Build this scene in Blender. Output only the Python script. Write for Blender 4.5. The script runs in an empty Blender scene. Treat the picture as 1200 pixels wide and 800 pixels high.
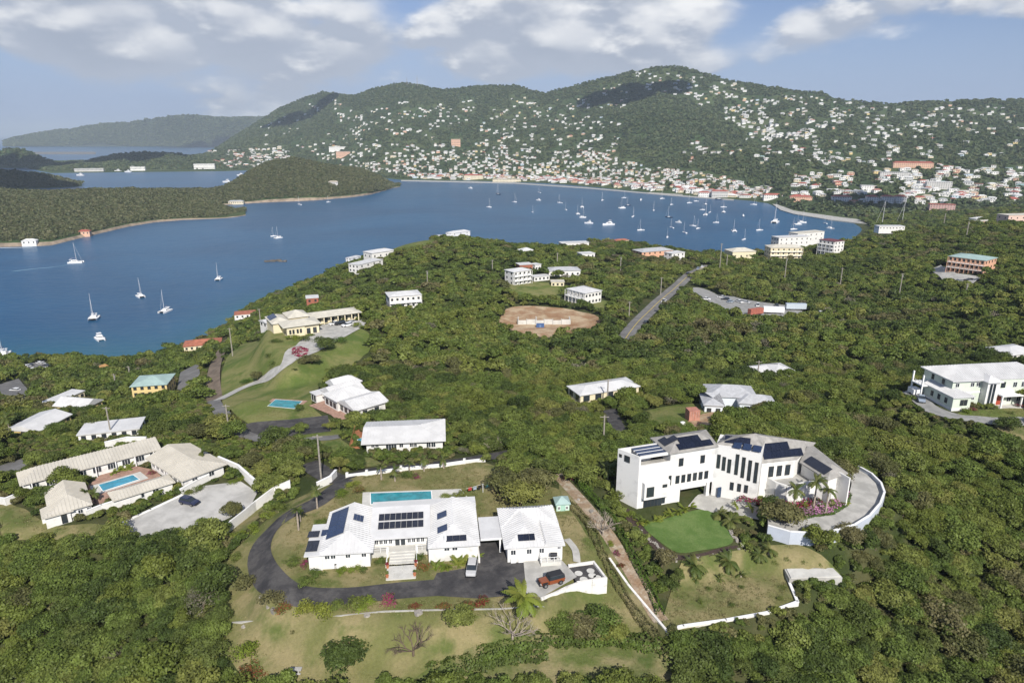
import bpy, math, random
import numpy as np
from mathutils import Vector, Matrix, geometry
random.seed(7); RNG = np.random.default_rng(11)
sc = bpy.context.scene
COL = sc.collection
R = math.radians
# ------------------------------------------------------------------ camera
CAMZ = 140.0
TH = math.atan(243/800); SN, CS = math.sin(TH), math.cos(TH)
cam = bpy.data.cameras.new('camera'); camo = bpy.data.objects.new('camera', cam); COL.objects.link(camo)
cam.sensor_width = 36; cam.lens = 24; cam.clip_start = 1; cam.clip_end = 120000
camo.location = (0, 0, CAMZ); camo.rotation_euler = (math.pi/2-TH, 0, 0)
sc.camera = camo
# ------------------------------------------------------------------ sun, sky
SUN_EL, SUN_AZ = R(38), R(13)          # sun stands behind the camera, a little to the right
sun = bpy.data.lights.new('sun', 'SUN'); suno = bpy.data.objects.new('sun', sun); COL.objects.link(suno)
sun.energy = 4.6; sun.angle = R(0.5); sun.color = (1.0, 0.945, 0.86)
ldir = Vector((-math.sin(SUN_AZ)*math.cos(SUN_EL), math.cos(SUN_AZ)*math.cos(SUN_EL), -math.sin(SUN_EL)))
suno.rotation_euler = ldir.to_track_quat('-Z', 'Y').to_euler(); suno.location = (30, -60, 300)
sc.view_settings.view_transform = 'Standard'; sc.view_settings.look = 'None'
sc.view_settings.exposure = 0.4; sc.view_settings.gamma = 1.0; sc.view_settings.use_curve_mapping = False
sc.render.engine = 'CYCLES'
sc.cycles.use_denoising = True
sc.cycles.max_bounces = 6; sc.cycles.diffuse_bounces = 3; sc.cycles.glossy_bounces = 2; sc.cycles.transmission_bounces = 2
sc.cycles.transparent_max_bounces = 8; sc.cycles.volume_bounces = 0; sc.cycles.caustics_reflective = False; sc.cycles.caustics_refractive = False
SKY_STRENGTH = 0.062

class NT:
    """small helper to wire shader nodes"""
    def __init__(s, tree): s.t = tree; s.n = tree.nodes; s.l = tree.links
    def new(s, typ, **kw):
        n = s.n.new(typ)
        for k, v in kw.items(): setattr(n, k, v)
        return n
    def link(s, a, b): s.l.new(a, b)
    def put(s, sock, v):
        if hasattr(v, 'is_output'): s.l.new(v, sock)
        else: sock.default_value = v
    def math(s, op, a, b=0.0, c=None, clamp=False):
        n = s.new('ShaderNodeMath', operation=op, use_clamp=clamp)
        s.put(n.inputs[0], a); s.put(n.inputs[1], b)
        if c is not None: s.put(n.inputs[2], c)
        return n.outputs[0]
    def ss(s, x, a, b, lo=0.0, hi=1.0):
        n = s.new('ShaderNodeMapRange', interpolation_type='SMOOTHSTEP')
        for i, v in zip((0, 1, 2, 3, 4), (x, a, b, lo, hi)): s.put(n.inputs[i], v)
        return n.outputs[0]
    def mix(s, f, a, b, mode='MIX'):
        n = s.new('ShaderNodeMix', data_type='RGBA', blend_type=mode)
        s.put(n.inputs[0], f)
        for i, v in ((6, a), (7, b)): s.put(n.inputs[i], (v+(1,)) if isinstance(v, tuple) and len(v) == 3 else v)
        return n.outputs[2]
    def noise(s, vec, scale, detail=4, rough=.55, dist=0.0):
        n = s.new('ShaderNodeTexNoise'); s.put(n.inputs['Vector'], vec)
        n.inputs['Scale'].default_value = scale; n.inputs['Detail'].default_value = detail
        n.inputs['Roughness'].default_value = rough; n.inputs['Distortion'].default_value = dist
        return n.outputs['Fac']
    def comb(s, x, y, z=0.0):
        n = s.new('ShaderNodeCombineXYZ'); s.put(n.inputs[0], x); s.put(n.inputs[1], y); s.put(n.inputs[2], z); return n.outputs[0]

world = bpy.data.worlds.new('World'); sc.world = world; world.use_nodes = True
world.cycles.sampling_method = 'MANUAL'; world.cycles.sample_map_resolution = 256
T = NT(world.node_tree); T.n.clear()
sky = T.new('ShaderNodeTexSky', sky_type='NISHITA'); sky.sun_disc = False
sky.sun_elevation = SUN_EL; sky.sun_rotation = math.pi-SUN_AZ; sky.altitude = 100; sky.air_density = 1.0; sky.dust_density = 0.0; sky.ozone_density = 1.5
tc = T.new('ShaderNodeTexCoord'); sep = T.new('ShaderNodeSeparateXYZ'); T.link(tc.outputs['Generated'], sep.inputs[0])
az = T.math('ARCTAN2', sep.outputs[0], sep.outputs[1]); el = T.math('ARCSINE', sep.outputs[2])
def n2d(v, detail, rough):
    n = T.new('ShaderNodeTexNoise', noise_dimensions='2D'); T.put(n.inputs['Vector'], v); n.inputs['Scale'].default_value = 1.0; n.inputs['Detail'].default_value = detail; n.inputs['Roughness'].default_value = rough; return n.outputs['Fac']
low = n2d(T.comb(T.math('MULTIPLY_ADD', az, 3.3, 4.1), T.math('MULTIPLY_ADD', el, 7.5, 8.3)), 1, .5)
def cloud_field(dx, dy, det):
    a = T.math('ADD', az, dx); e = T.math('ADD', el, dy)
    n1 = n2d(T.comb(T.math('MULTIPLY_ADD', a, 4.8, 2.2), T.math('MULTIPLY_ADD', e, 11.0, 7.4)), det, .54)
    vo = T.new('ShaderNodeTexVoronoi', feature='SMOOTH_F1', voronoi_dimensions='2D'); vo.inputs['Scale'].default_value = 1.0; vo.inputs['Smoothness'].default_value = .5
    T.put(vo.inputs['Vector'], T.comb(T.math('MULTIPLY_ADD', a, 11.0, T.math('MULTIPLY', n1, 1.6)), T.math('MULTIPLY_ADD', e, 20.0, T.math('MULTIPLY', n1, 1.4))))
    puff = T.math('SUBTRACT', .5, vo.outputs['Distance'])
    return T.math('ADD', T.math('ADD', T.math('MULTIPLY', n1, .45), T.math('MULTIPLY', low, .55)), T.math('MULTIPLY', puff, .17)), e
m_az = T.math('MULTIPLY', T.ss(az, -.68, -.50), T.ss(az, .12, .40, 1.0, 0.0))
def dens(dx, dy, det=7):
    n, e = cloud_field(dx, dy, det)
    base = T.math('ADD', T.math('MULTIPLY', T.ss(e, .03, .125), .27), -.14)
    m = T.math('ADD', T.math('MULTIPLY', m_az, .285), base)
    return T.math('ADD', n, m)
d0 = dens(0, 0); d1 = dens(.004, .013, 5)
alpha = T.math('MULTIPLY', T.ss(d0, .69, .79), .95)
lit = T.ss(T.math('SUBTRACT', d0, d1), -.045, .085)
thick = T.ss(d0, .76, 1.02)
cc = T.mix(lit, (5.6, 6.2, 7.4), (12.2, 12.2, 12.2))
cc = T.mix(T.math('MULTIPLY', thick, T.math('SUBTRACT', .7, T.math('MULTIPLY', lit, .6))), cc, (4.7, 5.3, 6.5))
veil = T.math('MULTIPLY', T.math('MULTIPLY', T.ss(el, -.01, .05), T.ss(el, .09, .16, 1.0, .5)), T.math('MULTIPLY', T.ss(az, -.75, -.2, .25, 1.0), T.ss(az, .1, .5, 1.0, .3)))
skyb = T.mix(1.0, sky.outputs[0], (.80, .82, 1.04), 'MULTIPLY')
skyc = T.mix(T.ss(el, .0, .17, .92, .05), skyb, (3.7, 5.0, 7.9))
skyc = T.mix(T.math('MULTIPLY', veil, .2), skyc, (5.4, 6.3, 8.2))
allc = T.mix(alpha, skyc, cc)
bg = T.new('ShaderNodeBackground'); T.link(allc, bg.inputs[0]); bg.inputs[1].default_value = SKY_STRENGTH
wo = T.new('ShaderNodeOutputWorld'); T.link(bg.outputs[0], wo.inputs[0])

# ------------------------------------------------------------------ picture ray helpers (place things on the ground where they stand)
def ray(px, py):
    x = (px-600)/800; u = (400-py)/800
    return x, CS+u*SN, -SN+u*CS
def at(px, py, z):
    x, y, d = ray(px, py); t = (z-CAMZ)/d
    return np.array((x*t, y*t, z))
def proj(p):
    X, Y, Z = p[0], p[1], p[2]-CAMZ
    f = Y*CS-Z*SN; up = Y*SN+Z*CS
    return 600+800*X/f, 400-800*up/f
# ------------------------------------------------------------------ numpy noise
def vnoise(x, y, seed=0):
    xi = np.floor(x).astype(np.int64); yi = np.floor(y).astype(np.int64); xf = x-xi; yf = y-yi
    def h(a, b):
        n = (a*374761393+b*668265263+seed*974711) & 0x7fffffff
        n = ((n ^ (n >> 13))*1274126177) & 0x7fffffff
        return ((n ^ (n >> 16)) & 0xffff)/65535.0
    sx = xf*xf*(3-2*xf); sy = yf*yf*(3-2*yf)
    a = h(xi, yi); b = h(xi+1, yi); c = h(xi, yi+1); d = h(xi+1, yi+1)
    return (a+(b-a)*sx)*(1-sy)+(c+(d-c)*sx)*sy
def fbm(x, y, o=4, seed=0):
    s = 0; a = .5; t = 0
    for i in range(o):
        s = s+a*vnoise(x*2**i, y*2**i, seed+i*17); t += a; a *= .5
    return s/t-.5
# ------------------------------------------------------------------ near land height field
CP = [(-130,800,50),(0,800,52),(130,800,55),(270,800,60),(450,800,63),(600,800,63),(760,800,61.5),(900,800,59.5),(1050,800,55),(1200,800,51),(1380,800,48),
 (0,700,57),(150,700,59),(270,700,63),(400,705,67),(600,700,67.5),(705,697,65),(800,700,65),(900,690,64.5),(965,700,62.5),(1100,700,57.5),(1200,700,55.5),(1340,700,51),
 (-120,630,58),(0,630,59.5),(100,625,60.5),(220,610,61.5),(300,610,63.5),(350,640,67),(500,640,68),(640,640,68),(720,640,67),(800,620,68),(900,600,69),(1045,600,65),(1120,600,62),(1220,600,61),(1350,600,60),
 (-100,560,56),(0,560,58),(120,560,61),(250,560,62.5),(330,560,64.5),(480,575,68),(600,560,68),(680,560,67.5),(740,560,69),(1060,540,66),(1220,540,66),
 (-120,500,44),(0,500,46),(100,500,50),(200,500,54),(300,500,58),(400,500,61),(465,525,64),(560,500,62),(650,500,63),(740,500,66),(850,480,65),(1000,500,64),(1150,480,70),(1290,470,72),
 (-120,455,24),(0,450,20),(60,470,32),(110,470,35),(185,467,34),(260,460,46),(330,470,57),(415,470,60),(500,450,56),(600,450,54),(715,465,62),(860,465,64),(950,450,60),(1060,450,60),(1200,420,64),
 (100,440,12),(185,437,12),(240,425,27),(300,410,48),(375,385,60),(430,400,57),(520,400,48),(640,410,48),(760,400,51),(900,410,53),(1050,400,54),(1200,380,60),(1350,380,66),
 (290,378,14),(335,364,34),(365,352,36),(475,352,45),(560,350,46),(650,378,46),(760,375,48),(870,362,45),(960,367,45),(1060,350,49),(1130,318,61),(1200,310,64),
 (345,340,22),(390,325,28),(430,308,37),(530,285,42),(615,325,47),(700,322,43),(800,322,41),(900,330,41),(1000,320,45),(1060,300,50),
 (480,288,40),(560,286,42),(620,290,41),(700,292,40),(730,289,40),(790,298,37),(830,306,36),(870,304,36),(920,304,37),(965,298,40),(1020,285,46),(1070,279,48),(1130,272,53),(1200,266,57),(1350,260,62),
 (-120,424,0),(0,421,0),(90,417,0),(185,416,0),(228,403,0),(262,384,0),(285,366,0)]
CW = [tuple(at(*c)) for c in CP]
CW += [(-178,645,0),(-140,675,0),(-111,750,0),(-70,810,0),(19,765,0),(92,745,0),(160,735,0),(225,735,0),(296,765,0),(350,790,0),(420,850,0),(480,960,0),(540,1060,0),
 (-200,760,-14),(-120,880,-14),(60,880,-14),(220,860,-14),(330,900,-14),(430,1100,-12),(-400,640,-14),(-300,560,-12),(-420,520,-12),(-600,500,-12),
 (470,800,20),(560,800,42),(640,960,18),(720,780,58),(600,1150,3),(760,1150,12),(900,1000,40),(950,700,70),(500,640,58),(800,500,72),
 (700,1300,2),(1000,1300,14),(-700,350,6),(-500,380,6),(-350,260,38),(-300,160,52),(300,160,56),(450,300,66),(600,400,70),(0,40,56),(-200,40,48),(250,40,40)]
CW = np.array(CW)
def tps_fit(P, z, lam):
    n = len(P); d = np.linalg.norm(P[:, None]-P[None], axis=2)
    K = np.where(d > 0, d*d*np.log(d+1e-9), 0)+np.eye(n)*lam
    Q = np.hstack([np.ones((n, 1)), P]); A = np.vstack([np.hstack([K, Q]), np.hstack([Q.T, np.zeros((3, 3))])])
    return np.linalg.solve(A, np.concatenate([z, np.zeros(3)]))
_S = 100.0
_P = CW[:, :2]/_S; _w = tps_fit(_P, CW[:, 2], .012)
GX0, GX1, GY0, GY1, GS = -760, 1060, 30, 1340, 2.0
gx = np.arange(GX0, GX1+.1, GS); gy = np.arange(GY0, GY1+.1, GS)
XX, YY = np.meshgrid(gx, gy)
def tps(x, y):
    o = _w[-3]+_w[-2]*x/_S+_w[-1]*y/_S
    for i in range(len(_P)):
        d2 = (x/_S-_P[i, 0])**2+(y/_S-_P[i, 1])**2+1e-12
        o = o+_w[i]*.5*d2*np.log(d2)
    return o
# coarse evaluation then linear upsample keeps the script quick
cx = np.arange(GX0, GX1+8, 6.0); cy = np.arange(GY0, GY1+8, 6.0)
CXX, CYY = np.meshgrid(cx, cy); CZ = tps(CXX, CYY)
def bil(G, x0, y0, s, x, y):
    fx = np.clip((x-x0)/s, 0, G.shape[1]-1.001); fy = np.clip((y-y0)/s, 0, G.shape[0]-1.001)
    i = fx.astype(int); j = fy.astype(int); a = fx-i; b = fy-j
    return (G[j, i]*(1-a)+G[j, i+1]*a)*(1-b)+(G[j+1, i]*(1-a)+G[j+1, i+1]*a)*b
HG = bil(CZ, GX0, GY0, 6.0, XX, YY)
HG = HG+np.clip((YY-230)/300, 0, 1)*fbm(XX/70, YY/70, 3, 5)*7*np.clip(HG/15, 0, 1)
def seg_dist(x, y, poly):
    d = np.full(x.shape, 1e9); ins = np.zeros(x.shape, bool); n = len(poly)
    for i in range(n):
        ax, ay = poly[i][:2]; bx, by = poly[(i+1) % n][:2]
        dx, dy = bx-ax, by-ay; L = dx*dx+dy*dy+1e-9
        t = np.clip(((x-ax)*dx+(y-ay)*dy)/L, 0, 1)
        d = np.minimum(d, np.hypot(x-ax-t*dx, y-ay-t*dy))
        c = ((ay > y) != (by > y)) & (x < (bx-ax)*(y-ay)/((by-ay) if by != ay else 1e-9)+ax)
        ins ^= c
    return np.where(ins, -d, d)
def pad(poly, z, margin):
    """level ground for a building or terrace"""
    global HG
    P = np.array([p[:2] for p in poly]); mg = margin+2
    i0, i1 = [int(np.clip((v-GX0)/GS, 0, HG.shape[1]-1)) for v in (P[:, 0].min()-mg, P[:, 0].max()+mg)]
    j0, j1 = [int(np.clip((v-GY0)/GS, 0, HG.shape[0]-1)) for v in (P[:, 1].min()-mg, P[:, 1].max()+mg)]
    sl = (slice(j0, j1+1), slice(i0, i1+1))
    d = seg_dist(XX[sl], YY[sl], P)
    w = 1-np.clip(d/margin, 0, 1); w = w*w*(3-2*w)
    HG[sl] = HG[sl]*(1-w)+z*w
def ppad(pix, z, margin): pad([at(x, y, z) for x, y in pix], z, margin)
ppad([(335,690),(350,600),(420,560),(560,545),(665,640),(640,698),(600,712),(420,715)], 68, 7)
ppad([(0,605),(40,540),(190,515),(300,560),(300,600),(230,625),(140,625)], 62, 9)
ppad([(738,615),(745,560),(850,500),(990,530),(1000,590),(870,610),(800,640)], 68, 7)
ppad([(770,740),(800,650),(900,640),(985,680),(932,706),(900,727),(800,736)], 64.5, 3)
ppad([(893,636),(950,645),(1000,635),(1045,600),(1042,565),(1010,545),(998,560),(960,605)], 67.7, 4.5)
ppad([(742,613),(770,640),(794,656),(830,649),(868,640),(845,598),(815,594)], 67.2, 2.5)
ppad([(400,532),(430,500),(500,492),(525,528)], 63.5, 7)
ppad([(320,395),(330,372),(420,362),(425,380),(345,430)], 60, 10)
ppad([(365,475),(400,440),(455,460),(420,495),(300,490),(290,470)], 60, 8)
ppad([(1040,470),(1085,455),(1210,450),(1210,490),(1120,495)], 70, 7)
ppad([(590,385),(610,362),(690,365),(695,385)], 45, 8)
ppad([(815,345),(870,350),(940,360),(900,372),(840,362)], 45, 7)
def H(x, y):
    fx = min(max((x-GX0)/GS, 0), HG.shape[1]-1.001); fy = min(max((y-GY0)/GS, 0), HG.shape[0]-1.001)
    i = int(fx); j = int(fy); a = fx-i; b = fy-j; g = HG
    return (g[j, i]*(1-a)+g[j, i+1]*a)*(1-b)+(g[j+1, i]*(1-a)+g[j+1, i+1]*a)*b
def HV(x, y): return bil(HG, GX0, GY0, GS, np.asarray(x, float), np.asarray(y, float))
def hit(px, py, lift=0.0):
    """first point of the near land under this picture point"""
    x, y, d = ray(px, py); t = 60.0
    while t < 1500:
        if CAMZ+d*t <= max(H(x*t, y*t), 0)+lift: break
        t += 3.0
    a, b = t-3, t
    for _ in range(12):
        m = (a+b)/2
        if CAMZ+d*m <= max(H(x*m, y*m), 0)+lift: b = m
        else: a = m
    return np.array((x*b, y*b, max(H(x*b, y*b), 0)))
# ------------------------------------------------------------------ where no forest may grow
GRASS = np.zeros((int(GY1-GY0)+1, int(GX1-GX0)+1), bool); HARD = np.zeros((int(GY1-GY0)+1, int(GX1-GX0)+1), bool); EX = np.zeros((int(GY1-GY0)+1, int(GX1-GX0)+1), bool)
def clear(poly, margin=1.0, soft=False, grass=False):
    P = np.array([p[:2] for p in poly]); mg = margin+1
    i0, i1 = [int(np.clip(v-GX0, 0, EX.shape[1]-1)) for v in (P[:, 0].min()-mg, P[:, 0].max()+mg+1)]
    j0, j1 = [int(np.clip(v-GY0, 0, EX.shape[0]-1)) for v in (P[:, 1].min()-mg, P[:, 1].max()+mg+1)]
    X, Y = np.meshgrid(np.arange(i0, i1+1)+GX0, np.arange(j0, j1+1)+GY0)
    D = seg_dist(X.astype(float), Y.astype(float), P); EX[j0:j1+1, i0:i1+1] |= D < margin
    if not soft: HARD[j0:j1+1, i0:i1+1] |= D < min(margin, .7); GRASS[j0:j1+1, i0:i1+1] &= D > .6
    if grass: GRASS[j0:j1+1, i0:i1+1] |= D < -.3
def pclear(pix, margin=0.0): clear([hit(x, y) for x, y in pix], margin, True)
# ------------------------------------------------------------------ materials
MATS = {}
def M(name, col, rough=.8, var=0.0, scale=1.0, col2=None, bump=0.0, bscale=8.0, metal=0.0, spec=.4, rand=0.0, detail=4, lo=.35, hi=.65, coat=0.0):
    """plain procedural surface: base colour broken by noise, fine bump, per-object variation"""
    if name in MATS: return MATS[name]
    m = bpy.data.materials.new(name); m.use_nodes = True; MATS[name] = m
    T = NT(m.node_tree); b = m.node_tree.nodes['Principled BSDF']
    b.inputs['Roughness'].default_value = rough; b.inputs['Metallic'].default_value = metal; b.inputs['Specular IOR Level'].default_value = spec
    if coat: b.inputs['Coat Weight'].default_value = coat
    tc = T.new('ShaderNodeTexCoord').outputs['Object']
    c = tuple(col)+(1,)
    if var or col2:
        n = T.noise(tc, scale, detail, .6)
        f = T.ss(n, lo, hi)
        c2 = col2 if col2 else tuple(x*(1-var) for x in col)
        c = T.mix(f, tuple(c2), tuple(col))
    if rand:
        oi = T.new('ShaderNodeObjectInfo'); k = T.math('ADD', T.math('MULTIPLY', oi.outputs['Random'], rand*2), 1-rand)
        h = T.new('ShaderNodeVectorMath', operation='SCALE'); T.put(h.inputs[0], c if hasattr(c, 'is_output') else c[:3]); T.put(h.inputs['Scale'], k); c = h.outputs[0]
    T.put(b.inputs['Base Color'], c)
    if bump:
        bn = T.new('ShaderNodeBump'); bn.inputs['Strength'].default_value = bump; bn.inputs['Distance'].default_value = .05
        T.put(bn.inputs['Height'], T.noise(tc, bscale, 5, .6)); T.link(bn.outputs[0], b.inputs['Normal'])
    return m
def foliage(name, a, b, c, trans=.33, nscale=.5):
    """leaf material: colour differs from plant to plant and from clump to clump"""
    m = bpy.data.materials.new(name); m.use_nodes = True; MATS[name] = m
    T = NT(m.node_tree); T.n.clear()
    oi = T.new('ShaderNodeObjectInfo'); tc = T.new('ShaderNodeTexCoord').outputs['Object']
    rp = T.new('ShaderNodeValToRGB'); T.link(oi.outputs['Random'], rp.inputs[0]); e = rp.color_ramp.elements
    e[0].position = 0.0; e[0].color = (*a, 1); e[1].position = 1.0; e[1].color = (*c, 1); k = e.new(.55); k.color = (*b, 1)
    n = T.noise(tc, nscale, 3, .6)
    nf = T.math('ADD', T.math('MULTIPLY', T.ss(n, .3, .7), .8), .6)
    sc_ = T.new('ShaderNodeVectorMath', operation='SCALE'); T.link(rp.outputs[0], sc_.inputs[0]); T.put(sc_.inputs['Scale'], nf)
    d = T.new('ShaderNodeBsdfPrincipled'); d.inputs['Roughness'].default_value = .55; d.inputs['Specular IOR Level'].default_value = .25; T.link(sc_.outputs[0], d.inputs['Base Color'])
    t = T.new('ShaderNodeBsdfTranslucent'); T.link(T.mix(1.0, sc_.outputs[0], (1.0, .95, .4), 'MULTIPLY'), t.inputs[0])
    mx = T.new('ShaderNodeMixShader'); mx.inputs[0].default_value = trans; T.link(d.outputs[0], mx.inputs[1]); T.link(t.outputs[0], mx.inputs[2])
    o = T.new('ShaderNodeOutputMaterial'); T.link(mx.outputs[0], o.inputs[0])
    return m
def ground_mat(name, cols, scales, lo=.38, hi=.62, bump=.6, bscale=1.2):
    """three colours mixed by two noises"""
    m = bpy.data.materials.new(name); m.use_nodes = True; MATS[name] = m
    T = NT(m.node_tree); b = m.node_tree.nodes['Principled BSDF']; b.inputs['Roughness'].default_value = .95; b.inputs['Specular IOR Level'].default_value = .1
    tc = T.new('ShaderNodeTexCoord').outputs['Object']
    c = T.mix(T.ss(T.noise(tc, scales[0], 5, .6, .4), lo, hi), cols[0], cols[1])
    c = T.mix(T.ss(T.noise(tc, scales[1], 4, .6, .2), .46, .68), c, cols[2])
    f = T.math('ADD', T.math('MULTIPLY', T.noise(tc, scales[2], 4, .7), .7), .65)
    k = T.new('ShaderNodeVectorMath', operation='SCALE'); T.link(c, k.inputs[0]); T.put(k.inputs['Scale'], f)
    T.link(k.outputs[0], b.inputs['Base Color'])
    bn = T.new('ShaderNodeBump'); bn.inputs['Strength'].default_value = bump; bn.inputs['Distance'].default_value = .3
    T.put(bn.inputs['Height'], T.noise(tc, bscale, 5, .65)); T.link(bn.outputs[0], b.inputs['Normal'])
    return m
WHITE = M('white_render', (.71, .70, .675), .85, .20, .45, lo=.28, hi=.5, bump=.15, bscale=3)
WHITE2 = M('white_paint', (.82, .82, .81), .6, .06, .8)
ROOFW = M('white_metal_roof', (.62, .62, .62), .5, .12, .35, bump=.1, bscale=1.5, spec=.5)
ROOFG = M('grey_slate_roof', (.36, .345, .32), .8, .25, .8, bump=.5, bscale=6)
ROOFT = M('tan_metal_roof', (.53, .50, .435), .55, .12, .3)
ROOFC = M('cream_roof', (.58, .55, .47), .75, .15, .4)
ROOFR = M('terracotta_roof', (.42, .15, .09), .8, .3, .5, bump=.5, bscale=5)
ROOFA = M('aqua_roof', (.34, .46, .44), .6, .15, .4)
ROOFB = M('grey_shingle_roof', (.44, .45, .47), .8, .18, .8)
CREAM = M('cream_wall', (.72, .64, .45), .85, .1, .5)
YELLOW = M('yellow_wall', (.66, .52, .24), .85, .12, .5)
PEACH = M('peach_wall', (.66, .38, .25), .85, .12, .5)
PALEG = M('pale_green_wall', (.60, .66, .56), .85, .08, .5)
AQUA = M('aqua_wall', (.50, .68, .58), .8, .08, .8)
BRICK = M('red_brick_wall', (.36, .13, .08), .85, .25, 2)
PALEB = M('pale_blue_wall', (.66, .71, .76), .85, .08, .5)
GLASS = M('dark_glass', (.035, .045, .055), .12, .3, .3, spec=.7)
GLASSB = M('blue_glass', (.03, .06, .12), .15, .3, .4, spec=.7)
FRAME = M('window_frame_white', (.78, .78, .78), .5)
FRAMED = M('window_frame_dark', (.05, .045, .04), .5)
PV = M('solar_cells', (.012, .016, .032), .18, .25, 6, spec=.6, rand=.15)
PVB = M('blue_solar_cells', (.018, .04, .105), .2, .25, 6, spec=.6, rand=.12)
ALU = M('aluminium', (.55, .56, .57), .4, metal=.7)
CONC = M('concrete', (.46, .45, .42), .9, .28, .35, bump=.3, bscale=4)
CONCW = M('pale_concrete', (.60, .59, .55), .9, .18, .4, bump=.3, bscale=3)
STAINW = M('stained_white_wall', (.72, .70, .66), .9, .35, .8, lo=.28, hi=.5)
ASPH = ground_mat('asphalt', ((.062, .060, .062), (.098, .094, .092), (.048, .047, .050)), (.45, .22, 2.5), bump=.4, bscale=6)
ASPHG = M('weathered_asphalt', (.19, .185, .18), .92, .3, .2, bump=.4, bscale=5)
DIRTR = M('dirt_track', (.20, .155, .115), .95, .4, .25, bump=.6, bscale=2)
GRAVEL = M('gravel', (.30, .30, .29), .95, .25, .4, bump=.6, bscale=4)
EARTH = ground_mat('bare_red_earth', ((.31, .19, .11), (.45, .35, .235), (.25, .15, .085)), (.12, .05, .6))
RUBBLE = ground_mat('rubble_earth', ((.30, .22, .145), (.45, .40, .32), (.27, .18, .115)), (.5, .25, 1.5), bump=.8, bscale=2.5)
PAVER = M('red_paver', (.40, .25, .19), .9, .3, 1.2, bump=.3, bscale=6)
TIMBER = M('deck_timber', (.36, .15, .07), .75, .2, 1.5, rand=.1)
TERRA = M('terracotta_pot', (.45, .17, .08), .8)
DARKM = M('dark_metal', (.04, .04, .045), .5, metal=.5)
POLEW = M('weathered_pole', (.34, .31, .27), .9, .3, 2)
RUST = M('rust_red_paint', (.40, .13, .09), .75, .25, 1.2)
RUBBER = M('tyre_rubber', (.02, .02, .02), .85)
BARK = M('bark', (.16, .12, .085), .9, .3, 3)
BARKP = M('pale_bark', (.40, .34, .28), .9, .35, 2)
STONE = M('garden_stone', (.38, .35, .31), .95, .35, 2, rand=.25, bump=.5)
REEF = M('reef_rock', (.16, .14, .115), .95, .4, .3, bump=.7, bscale=1)
SANDM = M('shore_rock', (.34, .27, .20), .95, .45, .06, bump=.7, bscale=.4)
MULCH = M('dark_mulch', (.06, .04, .032), .95, .3, 3, bump=.5)
LAWN = ground_mat('dry_lawn', ((.145, .150, .055), (.265, .225, .115), (.105, .130, .038)), (.09, .16, 2.2), bump=.4, bscale=5)
LAWNG = ground_mat('green_slope_grass', ((.115, .150, .038), (.20, .195, .078), (.085, .125, .03)), (.06, .11, 1.4), bump=.7, bscale=1.5)
TURF = ground_mat('mown_turf', ((.095, .160, .042), (.135, .195, .062), (.085, .145, .036)), (.35, .2, 3.0), bump=.4, bscale=6)
ROUGH = ground_mat('rough_scrub_grass', ((.095, .12, .035), (.24, .205, .11), (.06, .09, .022)), (.12, .1, 1.6), bump=.9, bscale=1.2)
FLOOR = ground_mat('wooded_ground', ((.050, .064, .022), (.080, .080, .036), (.036, .050, .016)), (.05, .09, 1.1), bump=.8, bscale=.8)
HILLM = ground_mat('wooded_hillside', ((.046, .074, .028), (.074, .094, .038), (.036, .056, .022)), (.006, .004, .03), bump=1.0, bscale=.05)
F_DARK = foliage('leaf_dark', (.058, .088, .021), (.086, .120, .028), (.120, .150, .038))
F_MID = foliage('leaf_mid', (.100, .144, .030), (.140, .186, .040), (.188, .214, .054))
F_LIGHT = foliage('leaf_light', (.125, .160, .032), (.165, .195, .040), (.215, .220, .062))
F_OLIVE = foliage('leaf_olive', (.112, .120, .042), (.146, .144, .056), (.184, .166, .078))
F_GREY = foliage('leaf_grey', (.17, .16, .11), (.21, .195, .14), (.25, .23, .17))
F_PALM = foliage('leaf_palm', (.075, .115, .026), (.115, .145, .035), (.165, .175, .05), .3)
F_FAR = foliage('leaf_far', (.066, .098, .040), (.092, .124, .048), (.130, .148, .064), .15, .02)
F_ISLE = foliage('leaf_island', (.080, .098, .040), (.112, .124, .052), (.155, .152, .078), .15, .02)
F_LIME = foliage('leaf_lime', (.15, .21, .03), (.20, .25, .035), (.26, .28, .05))
F_HEDGE = foliage('leaf_hedge', (.07, .13, .018), (.09, .155, .022), (.11, .18, .03))
F_PINK = foliage('flower_magenta', (.30, .035, .12), (.34, .05, .17), (.32, .03, .09))
F_LILAC = foliage('flower_lilac', (.46, .22, .38), (.42, .16, .34), (.50, .27, .42))
F_RED = foliage('leaf_red', (.20, .02, .03), (.25, .025, .035), (.16, .02, .03))
F_RUSSET = foliage('leaf_russet', (.22, .11, .05), (.27, .10, .04), (.17, .11, .05))
F_WHITE = foliage('flower_white', (.45, .44, .38), (.5, .5, .42), (.38, .38, .32))
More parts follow.
